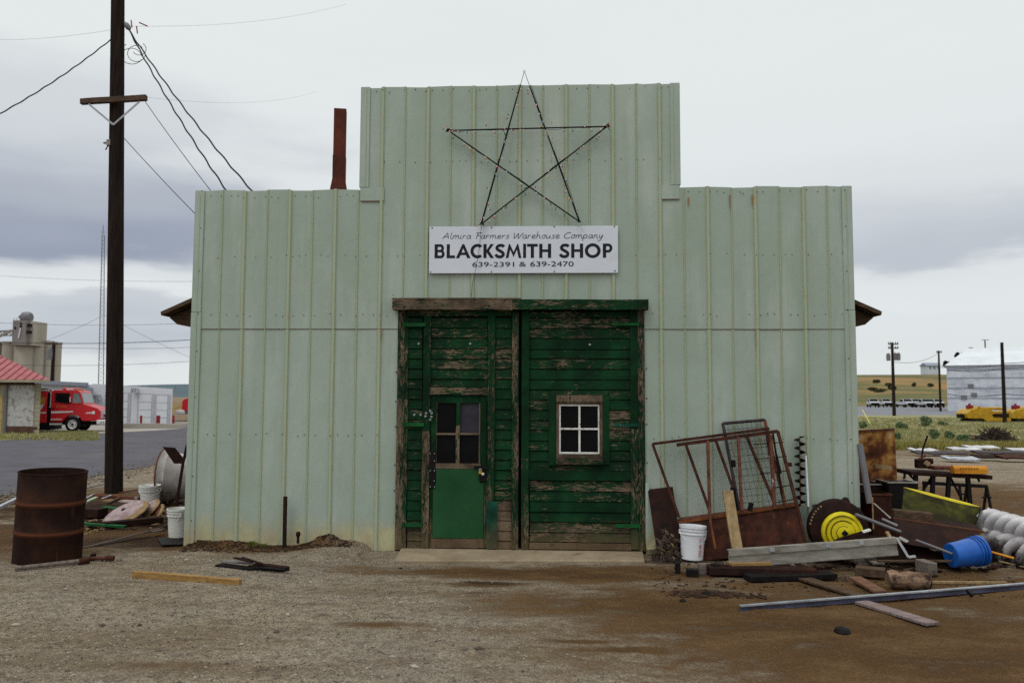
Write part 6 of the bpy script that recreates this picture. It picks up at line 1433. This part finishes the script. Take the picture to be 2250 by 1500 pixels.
# things behind the corner
def behind():
    leanplate('rusted_panel', 'panel_rust', [(1880, 948), (1964, 944), (1971, 1062), (1880, 1066)], 2.0, [0, 0, 0, 0], .02, 'tall panel with yellow and white rust patches behind the shop corner', 'panel')
    o = bpy.data.objects['rusted_panel']
    mb = MB(); mb.bar(F(1880, 947, 1.98), F(1965, 943, 1.98), .03, .03); mb.build('top_rail', 'rust_worn', o)
    mb = MB(); mb.bar(F(1967, 1060, 1.98), F(1970, 1140, 1.98), .06, .06, up=(0, 1, 0)); mb.build('leg', 'rust', o)
    for a, b, c, d, y, m_, nm, lb in ((1890, 1945, 1062, 1140, 1.5, 'rust_dark', 'machine_box', 'dark rusty machine box behind the leaning bluish pipe'), (1915, 1960, 1085, 1142, 1.2, 'rust', 'small_tank', 'reddish rusty tank low behind the shop corner'), (1952, 2018, 1058, 1135, 1.3, 'black_iron', 'tool_bin', 'black open bin left of the yellow tray')):
        x0_, x1_, z0_, z1_ = facerect(a, b, c, d, y); mb = MB(); mb.b2(x0_, x1_, y, y+.4, 0, z1_-.02); t = thing(nm, lb, 'box', ((x0_+x1_)/2, y, 0), 'boxes behind the shop corner'); mb.build('casing', m_, t, bevel=.01)
        mb = MB(); 
        for q in ((x0_-.01, x0_+.02), (x1_-.02, x1_+.01)): mb.b2(q[0], q[1], y-.01, y+.41, z1_-.0195, z1_)
        mb.b2(x0_+.0205, x1_-.0205, y-.012, y+.01, z1_-.0195, z1_-.001); mb.build('rim', 'galv_dull' if nm != 'small_tank' else 'rust_worn', t)
    mb = MB(); mb.bar(F(1922, 1023, 1.6), F(1958, 1028, 1.6), .05, .05); one(mb, 'wood_offcut', 'wood_tan', 'pale offcut lying across the rusty panel', 'offcut')
behind()
# work stand with orange beam
def stand():
    Y = 2.3; t = thing('welding_bench', 'dark steel work bench holding an orange yellow beam', 'work bench', (F(2080, 1100, Y).x, Y, 0))
    mb = MB(); a, b = F(1985, 1036, Y), F(2160, 1045, Y); mb.bar(a, b, .5, .055); mb.build('top', 'rust_dark', t, bevel=.006)
    for (p0, p1) in (((2012, 1040), (2010, 1126)), ((2050, 1045), (2048, 1100)), ((2085, 1045), (2082, 1098)), ((2126, 1048), (2135, 1125))):
        a, b = F(*p0, Y-.2), F(*p1, Y-.2); b.z = max(0, b.z if p1[1] < 1110 else 0); mb = MB(); mb.bar(a, b, .05, .05, up=(0, 1, 0)); mb.build('leg', 'black_iron', t)
    for (p0, p1) in (((2048, 1046), (2028, 1078)), ((2088, 1048), (2112, 1094)), ((1988, 1040), (1984, 1078)), ((1996, 1040), (2008, 1052))):
        mb = MB(); mb.bar(F(*p0, Y-.15), F(*p1, Y-.15), .025, .025, up=(0, 1, 0)); mb.build('brace', 'black_iron', t)
    mb = MB(); mb.bar(F(2148, 1048, Y-.1), F(2152, 1058, Y-.12), .03, .02); mb.build('hook', 'black_iron', t)
    A_, B_ = F(2092, 1031, Y-.25), F(2166, 1032, Y-.25); mb = MB(); mb.tube([A_, B_], .058, 14); mb.bar(A_-Vector((0, 0, .03)), B_-Vector((0, 0, .03)), .12, .04)
    one(mb, 'orange_beam', 'orange', 'orange yellow beam lying on the right end of the work bench', 'beam', bevel=0)
    mb = MB()
    for i in range(7): c = A_.lerp(B_, .2+.08*i); mb.box(c+Vector((0, -.057, .02)), (.02, .006, .012))
    mb.build('beam_holes', 'black_iron', bpy.data.objects['orange_beam'])
    mb = MB(); mb.bar(F(2046, 1027, Y-.1), F(2090, 1028, Y-.1), .2, .05); one(mb, 'beam_section', 'rust_worn', 'brown steel section on the bench left of the orange beam', 'beam')
    # vice & lever
    v = thing('bench_vice', 'dark vice with a long lever standing at the left end of the work bench', 'vice', F(2025, 1030, Y))
    mb = MB(); c = F(2025, 1018, Y); mb.box(c, (.16, .12, .13)); mb.box(c+Vector((.1, 0, .04)), (.10, .09, .07)); mb.tube([c+Vector((-.03, 0, -.05)), c+Vector((.16, 0, .03))], .03, 8); mb.build('jaws', 'rust_dark', v, bevel=.012)
    mb = MB(); mb.tube([F(2022, 1022, Y), F(2028, 985, Y), F(2038, 957, Y)], .014, 8); mb.build('lever', 'rust_dark', v, smooth=True)
    mb = MB(); mb.tube([F(2016, 1010, Y), F(2034, 1000, Y)], .018, 6); mb.build('jaw_screw', 'rust_worn', v)
    q = F(2036, 1018, Y-.05); mb = MB(); mb.box(q, (.08, .05, .07), Matrix.Rotation(.6, 3, 'Y')); one(mb, 'rag', 'wood_tan', 'crumpled tan rag beside the bench vice', 'rag', bevel=.01)
    # trestle behind
    Y2 = 2.9; t2 = thing('trestle', 'low black trestle with splayed legs right of the work bench', 'trestle', (F(2120, 1110, Y2).x, Y2, 0))
    mb = MB(); mb.bar(F(2028, 1060, Y2), F(2168, 1068, Y2), .06, .05); mb.build('top_bar', 'black_iron', t2)
    for (p0, p1, dy) in (((2168, 1068), (2157, 1118), 0), ((2168, 1068), (2182, 1120), -.1), ((2030, 1062), (2028, 1112), 0), ((2108, 1066), (2116, 1116), -.1), ((2125, 1066), (2112, 1116), .1)):
        a, b = F(*p0, Y2), F(*p1, Y2+dy); b.z = 0.0; mb = MB(); mb.bar(a, b, .03, .03, up=(0, 1, 0)); mb.build('leg', 'black_iron', t2)
    mb = MB(); mb.bar(F(2158, 1092, Y2-.05), F(2178, 1092, Y2-.05), .02, .02); mb.bar(F(2105, 1085, Y2-.05), F(2120, 1085, Y2-.05), .02, .02); mb.build('cross_brace', 'black_iron', t2)
stand()
# yellow tray
def tray(name, label, fr, bk, drop, mats, cat, rim):
    # fr: near rim pixel endpoints with depth; box opening towards the camera
    t = thing(name, label, cat, fr[0]); a, b = fr; c, d = bk
    dz = Vector((0, 0, -drop)); ins = (b-a)*.05
    a2, b2, c2, d2 = a+dz+ins*.6, b+dz-ins*.6, c+dz+ins*.6, d+dz-ins*.6
    for nm, q, m_ in (('back_panel', (c, d, d2, c2), mats[1]), ('front_panel', (a, b, b2, a2), mats[0]), ('end_panel', (a, c, c2, a2), mats[0]), ('end_panel', (b, d, d2, b2), mats[0]), ('floor', (a2, b2, d2, c2), mats[0])):
        mb = MB(); mb.slab(q, .006); mb.build(nm, m_, t)
    mb = MB(); mb.tube([a, b, d, c, a], rim, 8); mb.build('rolled_rim', mats[2], t, smooth=True)
    return t
ya = .25
# upper yellow one: stands tilted, its inside facing us
t = thing('yellow_hopper', 'yellow rimmed hopper sheet tilted up behind the brown tray', 'hopper', F(2060, 1130, ya))
A_, B_, C_, D_ = F(1986, 1071, ya+.25), F(2157, 1115, ya+.25), F(2138, 1172, ya-.15), F(1980, 1132, ya-.15)
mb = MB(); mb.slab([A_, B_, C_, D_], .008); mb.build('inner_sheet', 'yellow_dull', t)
mb = MB(); mb.tube([A_.lerp(B_, i/6)+Vector((0, 0, -.018*sin(pi*i/6))) for i in range(7)], [.008, .024, .032, .032, .032, .024, .006], 8); mb.build('rolled_rim', 'yellow', t, smooth=True)
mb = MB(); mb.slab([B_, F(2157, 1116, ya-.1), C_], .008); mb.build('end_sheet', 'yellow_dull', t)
mb = MB(); mb.slab([F(2140, 1160, ya-.1), F(2175, 1172, ya-.1), F(2160, 1178, ya-.1), F(2140, 1172, ya-.1)], .01); mb.build('corner_flap', 'yellow', t)
y = .0
mb = MB(); mb.bar(F(1962, 1128, y), F(2048, 1136, y-.1), .16, .10, nseg=4, wob=.008); one(mb, 'timber_end', 'wood_brown', 'thick grey brown timber lying in front of the yellow hopper', 'timber', bevel=.006)
t = thing('brown_tray', 'rust brown steel tray with pointed end in front of the yellow hopper', 'tray', F(2060, 1180, -.3))
A_, B_, C_, D_ = F(1962, 1138, -.25), F(2163, 1168, -.35), F(2085, 1212, -.65), F(1990, 1195, -.60)
mb = MB(); mb.slab([A_, B_, C_, D_], .008); mb.build('side_sheet', 'rust_dark', t)
mb = MB(); mb.bar(A_, B_, .02, .02); mb.build('rim', 'rust_edge', t)
mb = MB(); mb.slab([A_, D_, F(1955, 1195, -.2), F(1950, 1145, .0)], .008); mb.build('end_sheet', 'rust', t)
mb = MB(); mb.slab([B_, F(2140, 1150, .1), F(1965, 1132, .1), A_], .006); mb.build('floor_sheet', 'rust_dark', t)
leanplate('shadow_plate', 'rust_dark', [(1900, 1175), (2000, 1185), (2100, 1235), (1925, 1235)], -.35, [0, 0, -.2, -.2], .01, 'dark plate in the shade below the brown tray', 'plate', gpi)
pp('orange_bar', 'orange', (2128, 1198), -.7, (2228, 1226), -.9, .012, 'thin orange wooden bar behind the blue bucket', 'bar')
pp('orange_bar', 'orange', (2120, 1205), -.72, (2140, 1213), -.8, .010, 'short orange bar end above the blue bucket', 'bar')
# augers on the right edge
auger('large_auger', 'bright silvery spiral auger lying at the right edge above the dark one', F(2160, 1146, .5), F(2340, 1198, -.95), .185, 7.5, 'flight', core=.03, thick=.006, n=24)
auger('large_auger', 'dark backed spiral auger with white edges, lowest at the right edge', F(2155, 1196, .15), F(2400, 1262, -1.25), .20, 7.5, 'flight2', core=.05, thick=.014, n=24)
# blue bucket lying
p = G(2100, 1262); bb = bucket('blue_bucket', 'bright blue bucket lying on its side in the right scrap heap', (p.x+.01, p.y+.12, .17), R=.150, H=.36, mat='blue', handle=None)
bb.rotation_euler = (0, radians(83), radians(12))
# log, blocks, planks
def log():
    A_, B_ = G(1952, 1272, .09), G(2040, 1276, .09); t = thing('log', 'short stripped log with a dark split underside on the ground', 'log', A_)
    mb = MB(); n = 10; pts = [A_.lerp(B_, i/n) for i in range(n+1)]; mb.tube([q+Vector((0, 0, .006*sin(i*1.7))) for i, q in enumerate(pts)], [.078+.008*sin(i*1.3) for i in range(n+1)], 18); mb.build('trunk', 'bark', t, smooth=True)
    mb = MB(); mb.tube([B_+Vector((.0, 0, 0)), B_+Vector((.006, 0, 0))], .068, 16); mb.build('cut_end', 'wood_brown', t)
log()
p = G(2046, 1268); mb = MB(); mb.box((p.x, p.y+.1, .085), (.10, .22, .12), Matrix.Rotation(.15, 3, 'Z')); one(mb, 'wood_block', 'wood_grey', 'squared grey block of wood against the end of the log', 'wood block', bevel=.004)
gl('grey_plank', 'wood_grey', (1860, 1215), .12, (1903, 1240), .05, .14, .03, 'short pale plank jutting from under the pale channel')
gl('dark_board', 'wood_brown', (1880, 1252), .05, (1945, 1258), .05, .16, .08, 'brown board lying left of the log')
gl('grey_offcut', 'wood_grey', (1910, 1226), .10, (1932, 1238), .08, .12, .02, 'small grey offcut behind the brown board')
gl('thin_lath', 'wood_brown', (1928, 1232), .12, (2090, 1232), .12, .03, .022, 'long thin brown lath behind the log')
gl('old_plank', 'wood_brown', (1740, 1262), .02, (1900, 1312), .015, .14, .022, 'dark brown plank half buried, running under the long metal rail')
gl('old_plank', 'wood_red', (1878, 1268), .05, (1935, 1300), .015, .13, .025, 'short reddish board between the log and the metal rail')
gl('old_plank', 'wood_pale', (1892, 1322), .015, (2050, 1370), .02, .14, .022, 'pale purplish plank with a split end in front of the metal rail')
gl('stick', 'wood_tan', (2040, 1279), .02, (2212, 1280), .02, .03, .025, 'long pale stick lying between the log and the metal rail', 'stick')
gl('root', 'wood_tan', (2195, 1232), .06, (2262, 1248), .02, .02, .012, 'thin pale wire like root right of the blue bucket', 'root')
A_, B_ = G(1626, 1338, .02), G(2330, 1282, .03); t = thing('metal_rail', 'very long bluish steel rail lying across the brown dirt', 'rail', A_)
d, s_, u_ = frame(B_-A_); mb = MB()
mb.bar(A_+u_*.030, B_+u_*.030, .035, .012, nseg=8, wob=.002); mb.build('top_flange', 'galv', t)
mb = MB(); mb.bar(A_+u_*.008, B_+u_*.008, .012, .040, nseg=8, wob=.002); mb.bar(A_-u_*.012, B_-u_*.012, .06, .008); mb.build('web', 'steel_blue', t)
c = A_.lerp(B_, .80); mb = MB(); mb.bar(G(2125, 1296, .06), G(2136, 1308, .03), .02, .03); mb.build('clip', 'black_iron', t)
p = G(1851, 1391); mb = MB(); mb.lathe([(.05, 0), (.065, .015), (.05, .04), (.02, .05), (0, .05)], Matrix.Translation((p.x, p.y, 0)) @ Matrix.Scale(1, 4), 9); one(mb, 'dark_stone', 'black_iron', 'single dark stone on the bare dirt in the right foreground', 'stone', smooth=True)
for i, (px, py, r_, lb) in enumerate(((1553, 1308, .045, 'larger dark stone among the soil lumps'), (1500, 1322, .03, 'small dark stone left of the soil lumps'), (880, 1248, .02, 'tiny dark stone left of the concrete slab'), (1590, 1288, .03, 'dark stone just under the steel beams'))):
    p = G(px, py); mb = MB(); mb.lathe([(r_*.8, 0), (r_, r_*.3), (r_*.7, r_*.7), (0, r_*.8)], Matrix.Translation((p.x, p.y, gh(p.x, p.y)-.003)) @ Matrix.Rotation(i, 4, 'Z'), 7); one(mb, 'dark_stone', 'black_iron', lb, 'stone', 'dark stones on the dirt')

# ================================================================== right background
def sheets():
    rnd = random.Random(12)
    L = [(2000, 2060, 993, 'flight', 'pale sheet at the left end of the flat scrap row across the yard'), (2010, 2120, 1001, 'rust_worn2', 'long brown sheet under the pale one in the far scrap row'), (2085, 2150, 993, 'flight', 'white sheet in the middle of the far scrap row'), (2120, 2190, 990, 'flight', 'white sheet right of the middle of the far scrap row'), (2140, 2260, 998, 'rust_worn2', 'dark brown sheet at the right of the far scrap row'), (2075, 2145, 1014, 'galv', 'crumpled grey sheet nearest us in the far scrap row'), (2140, 2205, 1011, 'rust_dark', 'black strip in front of the far scrap row'), (2195, 2280, 1014, 'rust', 'reddish sheet at the right edge of the far scrap row'), (2215, 2290, 992, 'flight', 'white sheet end at the right edge of the far scrap row')]
    for i, (a, b, py, m_, lb) in enumerate(L):
        A_, B_ = G(a, py), G(b, py+1.5); mb = MB(); n = 6; vs = []; W_ = .5
        for k in range(n+1):
            q = A_.lerp(B_, k/n); z = .08+.02*(i % 4)+.05*mnoise.noise(Vector((k*.7, i, 0)))
            vs += [(q.x, q.y-W_*.5, z), (q.x, q.y+W_*.5, z+.05)]
        nv = len(vs); vs += [(x, y, z-.04) for x, y, z in vs]
        fs = [(2*k, 2*k+2, 2*k+3, 2*k+1) for k in range(n)]+[(nv+2*k, nv+2*k+1, nv+2*k+3, nv+2*k+2) for k in range(n)]+[(2*k, nv+2*k, nv+2*k+2, 2*k+2) for k in range(n)]+[(2*k+1, 2*k+3, nv+2*k+3, nv+2*k+1) for k in range(n)]
        mb.add(vs, fs); one(mb, 'scrap_sheet', m_, lb, 'sheet metal', 'flat sheets across the yard')
sheets()
def leaf_clump(c, rx, ry, rz, n, seed, sz, low=.0, dens=1.6):
    rnd = random.Random(seed); mb = MB(); c = Vector(c)
    lobes = [Vector((rnd.uniform(-.55, .55), rnd.uniform(-.5, .5), rnd.uniform(-.3, .5))) for _ in range(7)]
    for _ in range(n):
        l = rnd.choice(lobes); d = Vector((rnd.gauss(0, 1), rnd.gauss(0, 1), rnd.gauss(0, 1))).normalized()*rnd.random()**.4*.55; p = l+d
        if p.z < -.95+low: continue
        q = c+Vector((p.x*rx, p.y*ry, p.z*rz)); a = Vector((rnd.gauss(0, 1), rnd.gauss(0, 1), rnd.gauss(0, 1))).normalized(); b = a.cross(Vector((rnd.random(), rnd.random(), rnd.random()))).normalized()
        s_ = sz*rnd.uniform(.6, 1.3); mb.add([q-a*s_-b*s_*.5, q+a*s_-b*s_*.5, q+a*s_*.7+b*s_*.5, q-a*s_*.7+b*s_*.5], [(0, 1, 2, 3)])
    return mb
BU = [(2033, 937, 24, 20, 'dark round sagebrush nearest the parking lot'), (1980, 943, 20, 18, 'sagebrush straight above the rusted panel'), (1897, 942, 14, 14, 'small sagebrush touching the shop edge'), (2052, 968, 20, 22, 'dark green sagebrush left one of the near pair'), (2086, 966, 18, 18, 'dark sagebrush right one of the near pair'), (2112, 972, 24, 16, 'bright green low bush right of the near pair'), (1967, 968, 18, 16, 'green bush right beside the top of the rusted panel'), (2072, 935, 18, 8, 'pale low shrub right of the dark round one')]
for i, (px, py, w_, h_, lb) in enumerate(BU):
    p = G(px, py); s_ = (p.y+CD)/RES; t = thing('sagebrush', lb, 'bush', (p.x, p.y, 0), 'bushes in the field'); 
    leaf_clump((p.x, p.y, h_*s_*.5), w_*s_*.62, w_*s_*.5, h_*s_*.62, 900, 30+i, .035 if py > 950 else .05).build('foliage', 'bush', t, fixn=False)
    mb = MB(); rnd = random.Random(i)
    for k in range(5): mb.tube([(p.x, p.y, -.02), (p.x+rnd.uniform(-.2, .2)*w_*s_, p.y+rnd.uniform(-.2, .2)*w_*s_, h_*s_*.5)], .012, 5)
    mb.build('stem', 'twig', t)
p = G(2185, 972); tangle(p.x, p.y, .75, .5, .55, 700, 40, 'brush_pile', 'pile of dead grey branches in the grass', 'twig', 'brush pile', sz=.42)
p = G(2140, 963); mb = MB(); mb.bar((p.x-.5, p.y, .15), (p.x+.5, p.y, .1), .07, .06, nseg=4, wob=.03); one(mb, 'dead_branch', 'twig', 'dead branch lying left of the brush pile', 'branch')
# grass tufts
def tufts(name, label, mat, region, n, hmin, hmax, seed, wd=.02, clump=5):
    rnd = random.Random(seed); mb = MB()
    for _ in range(n):
        x, y = region(rnd); 
        if mnoise.noise(Vector((x*.35, y*.35, 9))) < -.25 and rnd.random() < .8: continue
        for k in range(clump):
            a = rnd.random()*2*pi; h = rnd.uniform(hmin, hmax); bx, by = x+rnd.gauss(0, .06), y+rnd.gauss(0, .06); dx, dy = cos(a)*h*.5, sin(a)*h*.5
            mb.add([(bx-wd, by, 0), (bx+wd, by, 0), (bx+dx, by+dy, h)], [(0, 1, 2)])
    return tag(mb.build(name, mat, fixn=False), label, kind='stuff')
def regR(y0, y1):
    def f(r):
        y = y0+(y1-y0)*r.random()**1.6; s_ = (y+CD)/RES; return (F(r.uniform(1640, 2330), 900, y).x, y)
    return f
tufts('field_grass', 'green and tan grass over the field on the right', 'grass', regR(G(2000, 983).y, G(2000, 918).y), 7400, .05, .16, 51, .016)
tufts('dry_field_grass', 'dry yellow grass mixed into the field on the right', 'grass_dry', regR(G(2000, 984).y, G(2000, 918).y), 3800, .06, .20, 52, .016)
tufts('dry_bank_grass', 'strip of dry brown grass along the near edge of the field', 'grass_dry', regR(G(2000, 988).y, G(2000, 978).y), 2200, .10, .28, 53, .02)
def regL(r):
    y = G(100, 968).y+(G(100, 948).y-G(100, 968).y)*r.random(); px = r.uniform(-80, 215)
    return (F(px, 950, y).x, y)
tufts('verge_grass', 'green and yellow grass below the red roofed building', 'grass_dry', regL, 1500, .04, .12, 54, .02)
tufts('verge_green_grass', 'green tufts below the red roofed building', 'grass', regL, 900, .05, .14, 55, .02)
def regY(r): return (r.uniform(-7, -3.2), r.uniform(-1.2, 2.5))
# poles
far_pole('tall pole carrying two crossarms and three transformers, nearest the shop corner', 1963, 752, 80, .19, [(1953, 1975, 756), (1953, 1975, 765)], [(1953, 785, .75), (1968, 784, .75), (1975, 784, .75)])
far_pole('slim pole just left of the big pale shed', 2065, 770, 115, .17, [(2059, 2071, 774)])
far_pole('thick bare pole standing in front of the big pale shed', 2205, 752, G(2205, 929).y, .15)
far_pole('distant pole rising behind the big pale shed', 2168, 746, 230, .22, [(2160, 2176, 747)])
Y = G(2205, 929).y
for i, (a, b, lb) in enumerate((((2205, 798), (2330, 780), 'upper wire running right from the bare pole'), ((2205, 800), (2060, 806), 'upper wire running left from the bare pole'), ((2205, 808), (2330, 792), 'second wire running right from the bare pole'), ((2205, 810), (2080, 812), 'second wire running left from the bare pole'), ((2205, 865), (2330, 862), 'lowest wire running right from the bare pole'), ((2205, 866), (2082, 865), 'lowest wire running left from the bare pole'))):
    wire(F(*a, Y), F(*b, Y+20), .2, .028, lb)
wire(F(1965, 795, 80), F(2062, 775, 115), .6, .025, 'thin wire between the two left poles of the right side')
a, b = G(1913, 932), F(1895, 900, 55); mb = MB(); mb.tube([(a.x, a.y, 0), (b.x, b.y, b.z)], .03, 6); one(mb, 'guy_guard', 'yellow', 'thin yellow guy wire guard in the field beside the shop', 'guy wire')
for (ya_, py0, py1, lb) in ((72, 707, 709, 'high thin wire across the left sky'), (66, 750, 745, 'wire from the transformer pole running to the shop'), (66, 755, 762, 'lower wire beside the transformer pole wire'), (64, 799, 792, 'low wire crossing behind the radio mast'), (90, 603, 618, 'faint wire high on the left')):
    wire(F(-40, py0, ya_), F(440, py1, ya_), .3, .016 if py0 != 750 else .03, lb)
# big pale shed
def shed():
    Y = 120.0; X = lambda px, y=Y: F(px, 880, y).x; Z = lambda py, px=2100, y=Y: F(px, py, y).z
    t = thing('pale_metal_shed', 'big pale grey ribbed metal shed behind the yellow machines', 'shed', (X(2083), Y, 0))
    x0, x1 = X(2083), X(2600); zw = Z(803); mb = MB(); mb.b2(x0, x1, Y, Y+26, -.5, zw); mb.build('wall', 'shed', t)
    q = x0; mb = MB()
    while q < x1: mb.b2(q-.06, q+.06, Y-.07, Y-.002, 0, zw-.05); q += 1.1
    mb.build('wall_ribs', 'shed', t)
    mb = MB(); zt = Z(768, 2300, Y+13); mb.add([(x0-.3, Y-.4, zw), (x1, Y-.4, zw), (x1, Y+13, zw+3.4), (x0+3.0, Y+13, zw+3.4), (x0-.3, Y+26.4, zw), (x1, Y+26.4, zw)], [(0, 1, 2, 3), (3, 2, 5, 4), (0, 3, 4)]); mb.build('roof', 'flight_roof', t, fixn=False)
    mb = MB()
    for z in (.28, .5, .72, .9): mb.b2(x0, x1, Y-.10, Y-.071, zw*z, zw*z+.10)
    mb.build('girts', 'trim_grey', t)
    for qx, qz in ((3.2, .55), (3.6, .36), (2.2, .3)): mb = MB(); mb.box((x0+qx, Y-.12, zw*qz), (.8, .05, .6)); mb.build('dark_patch', 'steel', t)
    mb = MB(); mb.b2(x0+14, x0+15.4, Y+2, Y+4, zw+.5, zw+2.2); mb.build('roof_vent', 'steel', t)
    t.rotation_euler = (0, 0, radians(-27))
M['flight_roof'] = sm('pale_roof_metal', (.66, .68, .70), (.56, .58, .60), .3, .6, bmp=0)
shed()
def cottage():
    Y = 330.0; x0, x1 = F(2037, 800, Y).x, F(2066, 800, Y).x; z0, z1, z2 = F(2050, 812, Y).z, F(2050, 803, Y).z, F(2050, 796, Y).z
    t = thing('hilltop_house', 'small white house on the crest of the golden hill', 'house', ((x0+x1)/2, Y, z0)); mb = MB(); mb.b2(x0, x1, Y, Y+6, z0-3, z1); mb.build('wall', 'white_wall', t)
    mb = MB(); mb.prism([(Y-.5, z1), (Y+6.5, z1), (Y+3, z2)], 'x', x0-.4, x1+.4); mb.build('roof', 'trim_grey', t)
    mb = MB()
    for k in range(3): mb.b2(x0+.8+k*1.7, x0+1.6+k*1.7, Y-.05, Y-.01, z0+.3, z1-.3)
    mb.build('window', 'glass_car', t)
cottage()
TR = [(2082, 800, 12, 10, 300, 'dark round tree between the hilltop house and the shed'), (2103, 781, 6, 9, 320, 'small dark tree above the left end of the shed roof'), (2122, 777, 11, 4, 325, 'low dark bushes on the ridge above the shed'), (2133, 768, 9, 5, 325, 'loose pale tree top above the ridge bushes'), (2150, 777, 8, 3, 325, 'tiny bush right of the loose tree top'), (2235, 772, 12, 6, 300, 'dark bush behind the shed roof near the right edge')]
for i, (px, py, w_, h_, Y, lb) in enumerate(TR):
    c = F(px, py, Y); s_ = (Y+CD)/RES; t = thing('ridge_tree', lb, 'tree', (c.x, Y, c.z-h_*s_), 'trees on the right ridge')
    leaf_clump((c.x, Y, c.z), w_*s_*.7, w_*s_*.6, h_*s_*.7, 700, 70+i, .38).build('crown', 'bush2', t, fixn=False)
    mb = MB(); mb.tube([(c.x, Y, c.z-h_*s_-4), (c.x, Y, c.z)], .25, 6); mb.build('trunk', 'twig', t)
for i, (px, py, w_) in enumerate(((1925, 838, 10), (1952, 845, 8), (1917, 855, 14), (1935, 858, 16), (1958, 852, 12), (2008, 845, 5), (2045, 846, 8))):
    Y = 215.0+5*(i % 3); c = F(px, py, Y); s_ = (Y+CD)/RES; h_ = 5
    o = leaf_clump((c.x, Y, c.z), w_*s_*.8, w_*s_*.5, h_*s_*.7, 500, 90+i, .30).build('hillside_bush', 'scrub', fixn=False)
    tag(o, ['grey green scrub high on the left of the hill', 'small scrub patch beside the tall pole top', 'wide scrub at the left foot of the hill', 'widest dark scrub patch low on the hill', 'scrub patch right behind the tall pole', 'tiny dark scrub alone in the middle of the hill', 'scrub beside the slim pole on the hill'][i], 'bush', 'scrub on the golden hill')
# pickups parked under the hill
def pickup():
    t = thing('parked_pickup', 'x', 'pickup truck', (0, 0, 0), 'white vehicles parked below the hill')
    prof_ = [(-2.3, .55), (-2.3, 1.15), (-.6, 1.15), (-.5, 1.75), (.5, 1.75), (.95, 1.2), (2.1, 1.05), (2.25, .55)]
    mb = MB(); mb.prism(prof_, 'y', -.9, .9); mb.build('body', 'pickup_paint', t, local=True, bevel=.06)
    mb = MB(); mb.prism([(-.42, 1.2), (-.38, 1.66), (.42, 1.66), (.78, 1.22)], 'y', -.915, .915); mb.build('side_window', 'glass_dark', t, local=True)
    mb = MB(); mb.bar((.56, 0, 1.70), (.95, 0, 1.23), 1.6, .04, up=(1, 0, 1)); mb.build('windshield', 'glass_dark', t, local=True)
    mb = MB(); mb.b2(2.1, 2.28, -.85, .85, .5, .75); mb.b2(-2.2, 2.1, -.7, .7, .35, .55); mb.b2(-2.31, 2.262, -.80, .80, .62, .95); mb.build('underbody', 'black_iron', t, local=True)
    for x in (-1.45, 1.4):
        for s_ in (-1, 1):
            mt = Matrix.Translation((x, s_*.82, .38)) @ Matrix.Rotation(pi/2*(-s_), 4, 'X'); mb = MB(); mb.lathe([(0, -.1), (.36, -.1), (.38, 0), (.36, .1), (0, .1)], mt, 16); mb.build('wheel', 'tyre', t, local=True)
    return t
pk = pickup()
LBS = ['white pickup parked farthest left, beside the shop edge', 'white pickup second in the row, just left of the tall pole', 'white pickup just right of the tall pole', 'white pickup fourth in the row below the hill', 'white pickup fifth, near the middle of the lot', 'white pickup sixth, left of the slim pole', 'white pickup farthest right, beside the slim pole']
for i, (px, a) in enumerate(((1918, -100), (1945, -95), (1988, -78), (2006, -72), (2030, -82), (2044, -75), (2060, -100))):
    o = pk if i == 0 else copy_tree(pk); Y = 172.0+[0, 9, 4, 12, 1, 7, 3][i]; o.location = (F(px, 885, Y).x, Y, 0); o.rotation_euler = (0, 0, radians(a)); o.scale = (1.02, 1.02, 1.1); o['label'] = LBS[i]
# yellow machines
def machine(name, label, px0, px1, seed):
    Y = G(2150, 926).y; s_ = (Y+CD)/RES; x0 = F(px0, 920, Y).x; L = (px1-px0)*s_; t = thing(name, label, 'harvester header', (x0, Y, 0), 'yellow harvester headers')
    P = lambda u, py: (u*L, F(2180, py, Y).z)
    body = [P(.03, 918), P(0, 908), P(.10, 900), P(.22, 897), P(.28, 892), P(.36, 896), P(.55, 900), P(.62, 903), P(1, 902), P(1, 924), P(.45, 925), P(.36, 919), P(.12, 919)]
    mb = MB(); mb.prism(body, 'y', -.9, .9); mb.build('body', 'machine', t, local=True, bevel=.03)
    mb = MB(); mb.prism([P(.10, 926), P(.12, 919.5), P(.36, 919.5), P(.44, 927)], 'y', -.95, .9); mb.build('skid_shoe', 'tyre', t, local=True)
    mb = MB(); mb.b2(.16*L, .24*L, -.3, .3, P(0, 898)[1], P(0, 890)[1]); mb.tube([(.2*L, 0, P(0, 892)[1]), (.2*L, 0, P(0, 886)[1])], .1, 6); mb.build('light_post', 'red_flat', t, local=True)
    mb = MB(); mb.tube([(.25*L, -.5, P(0, 897)[1]), (.95*L, -.5, P(0, 897)[1])], .12, 8); mb.build('reel_tube', 'machine', t, local=True)
    mb = MB(); mb.b2(.6*L, .95*L, -.92, -.905, P(0, 916)[1], P(0, 908)[1]); mb.build('side_recess', 'rust_dark', t, local=True)
    mb = MB(); mb.box((.62*L, -.93, P(0, 911)[1]), (.3, .03, .12)); mb.build('emblem', 'black_iron', t, local=True)
    mb = MB(); mb.box((-.06*L*0-.15, -.2, P(0, 914)[1]), (.4, .5, .3)); mb.build('hitch', 'black_iron', t, local=True)
    return t
machine('yellow_header', 'long low yellow machine left of the bare pole', 2112, 2203, 1); machine('yellow_header', 'long low yellow machine right of the bare pole, cut by the frame', 2206, 2330, 2)
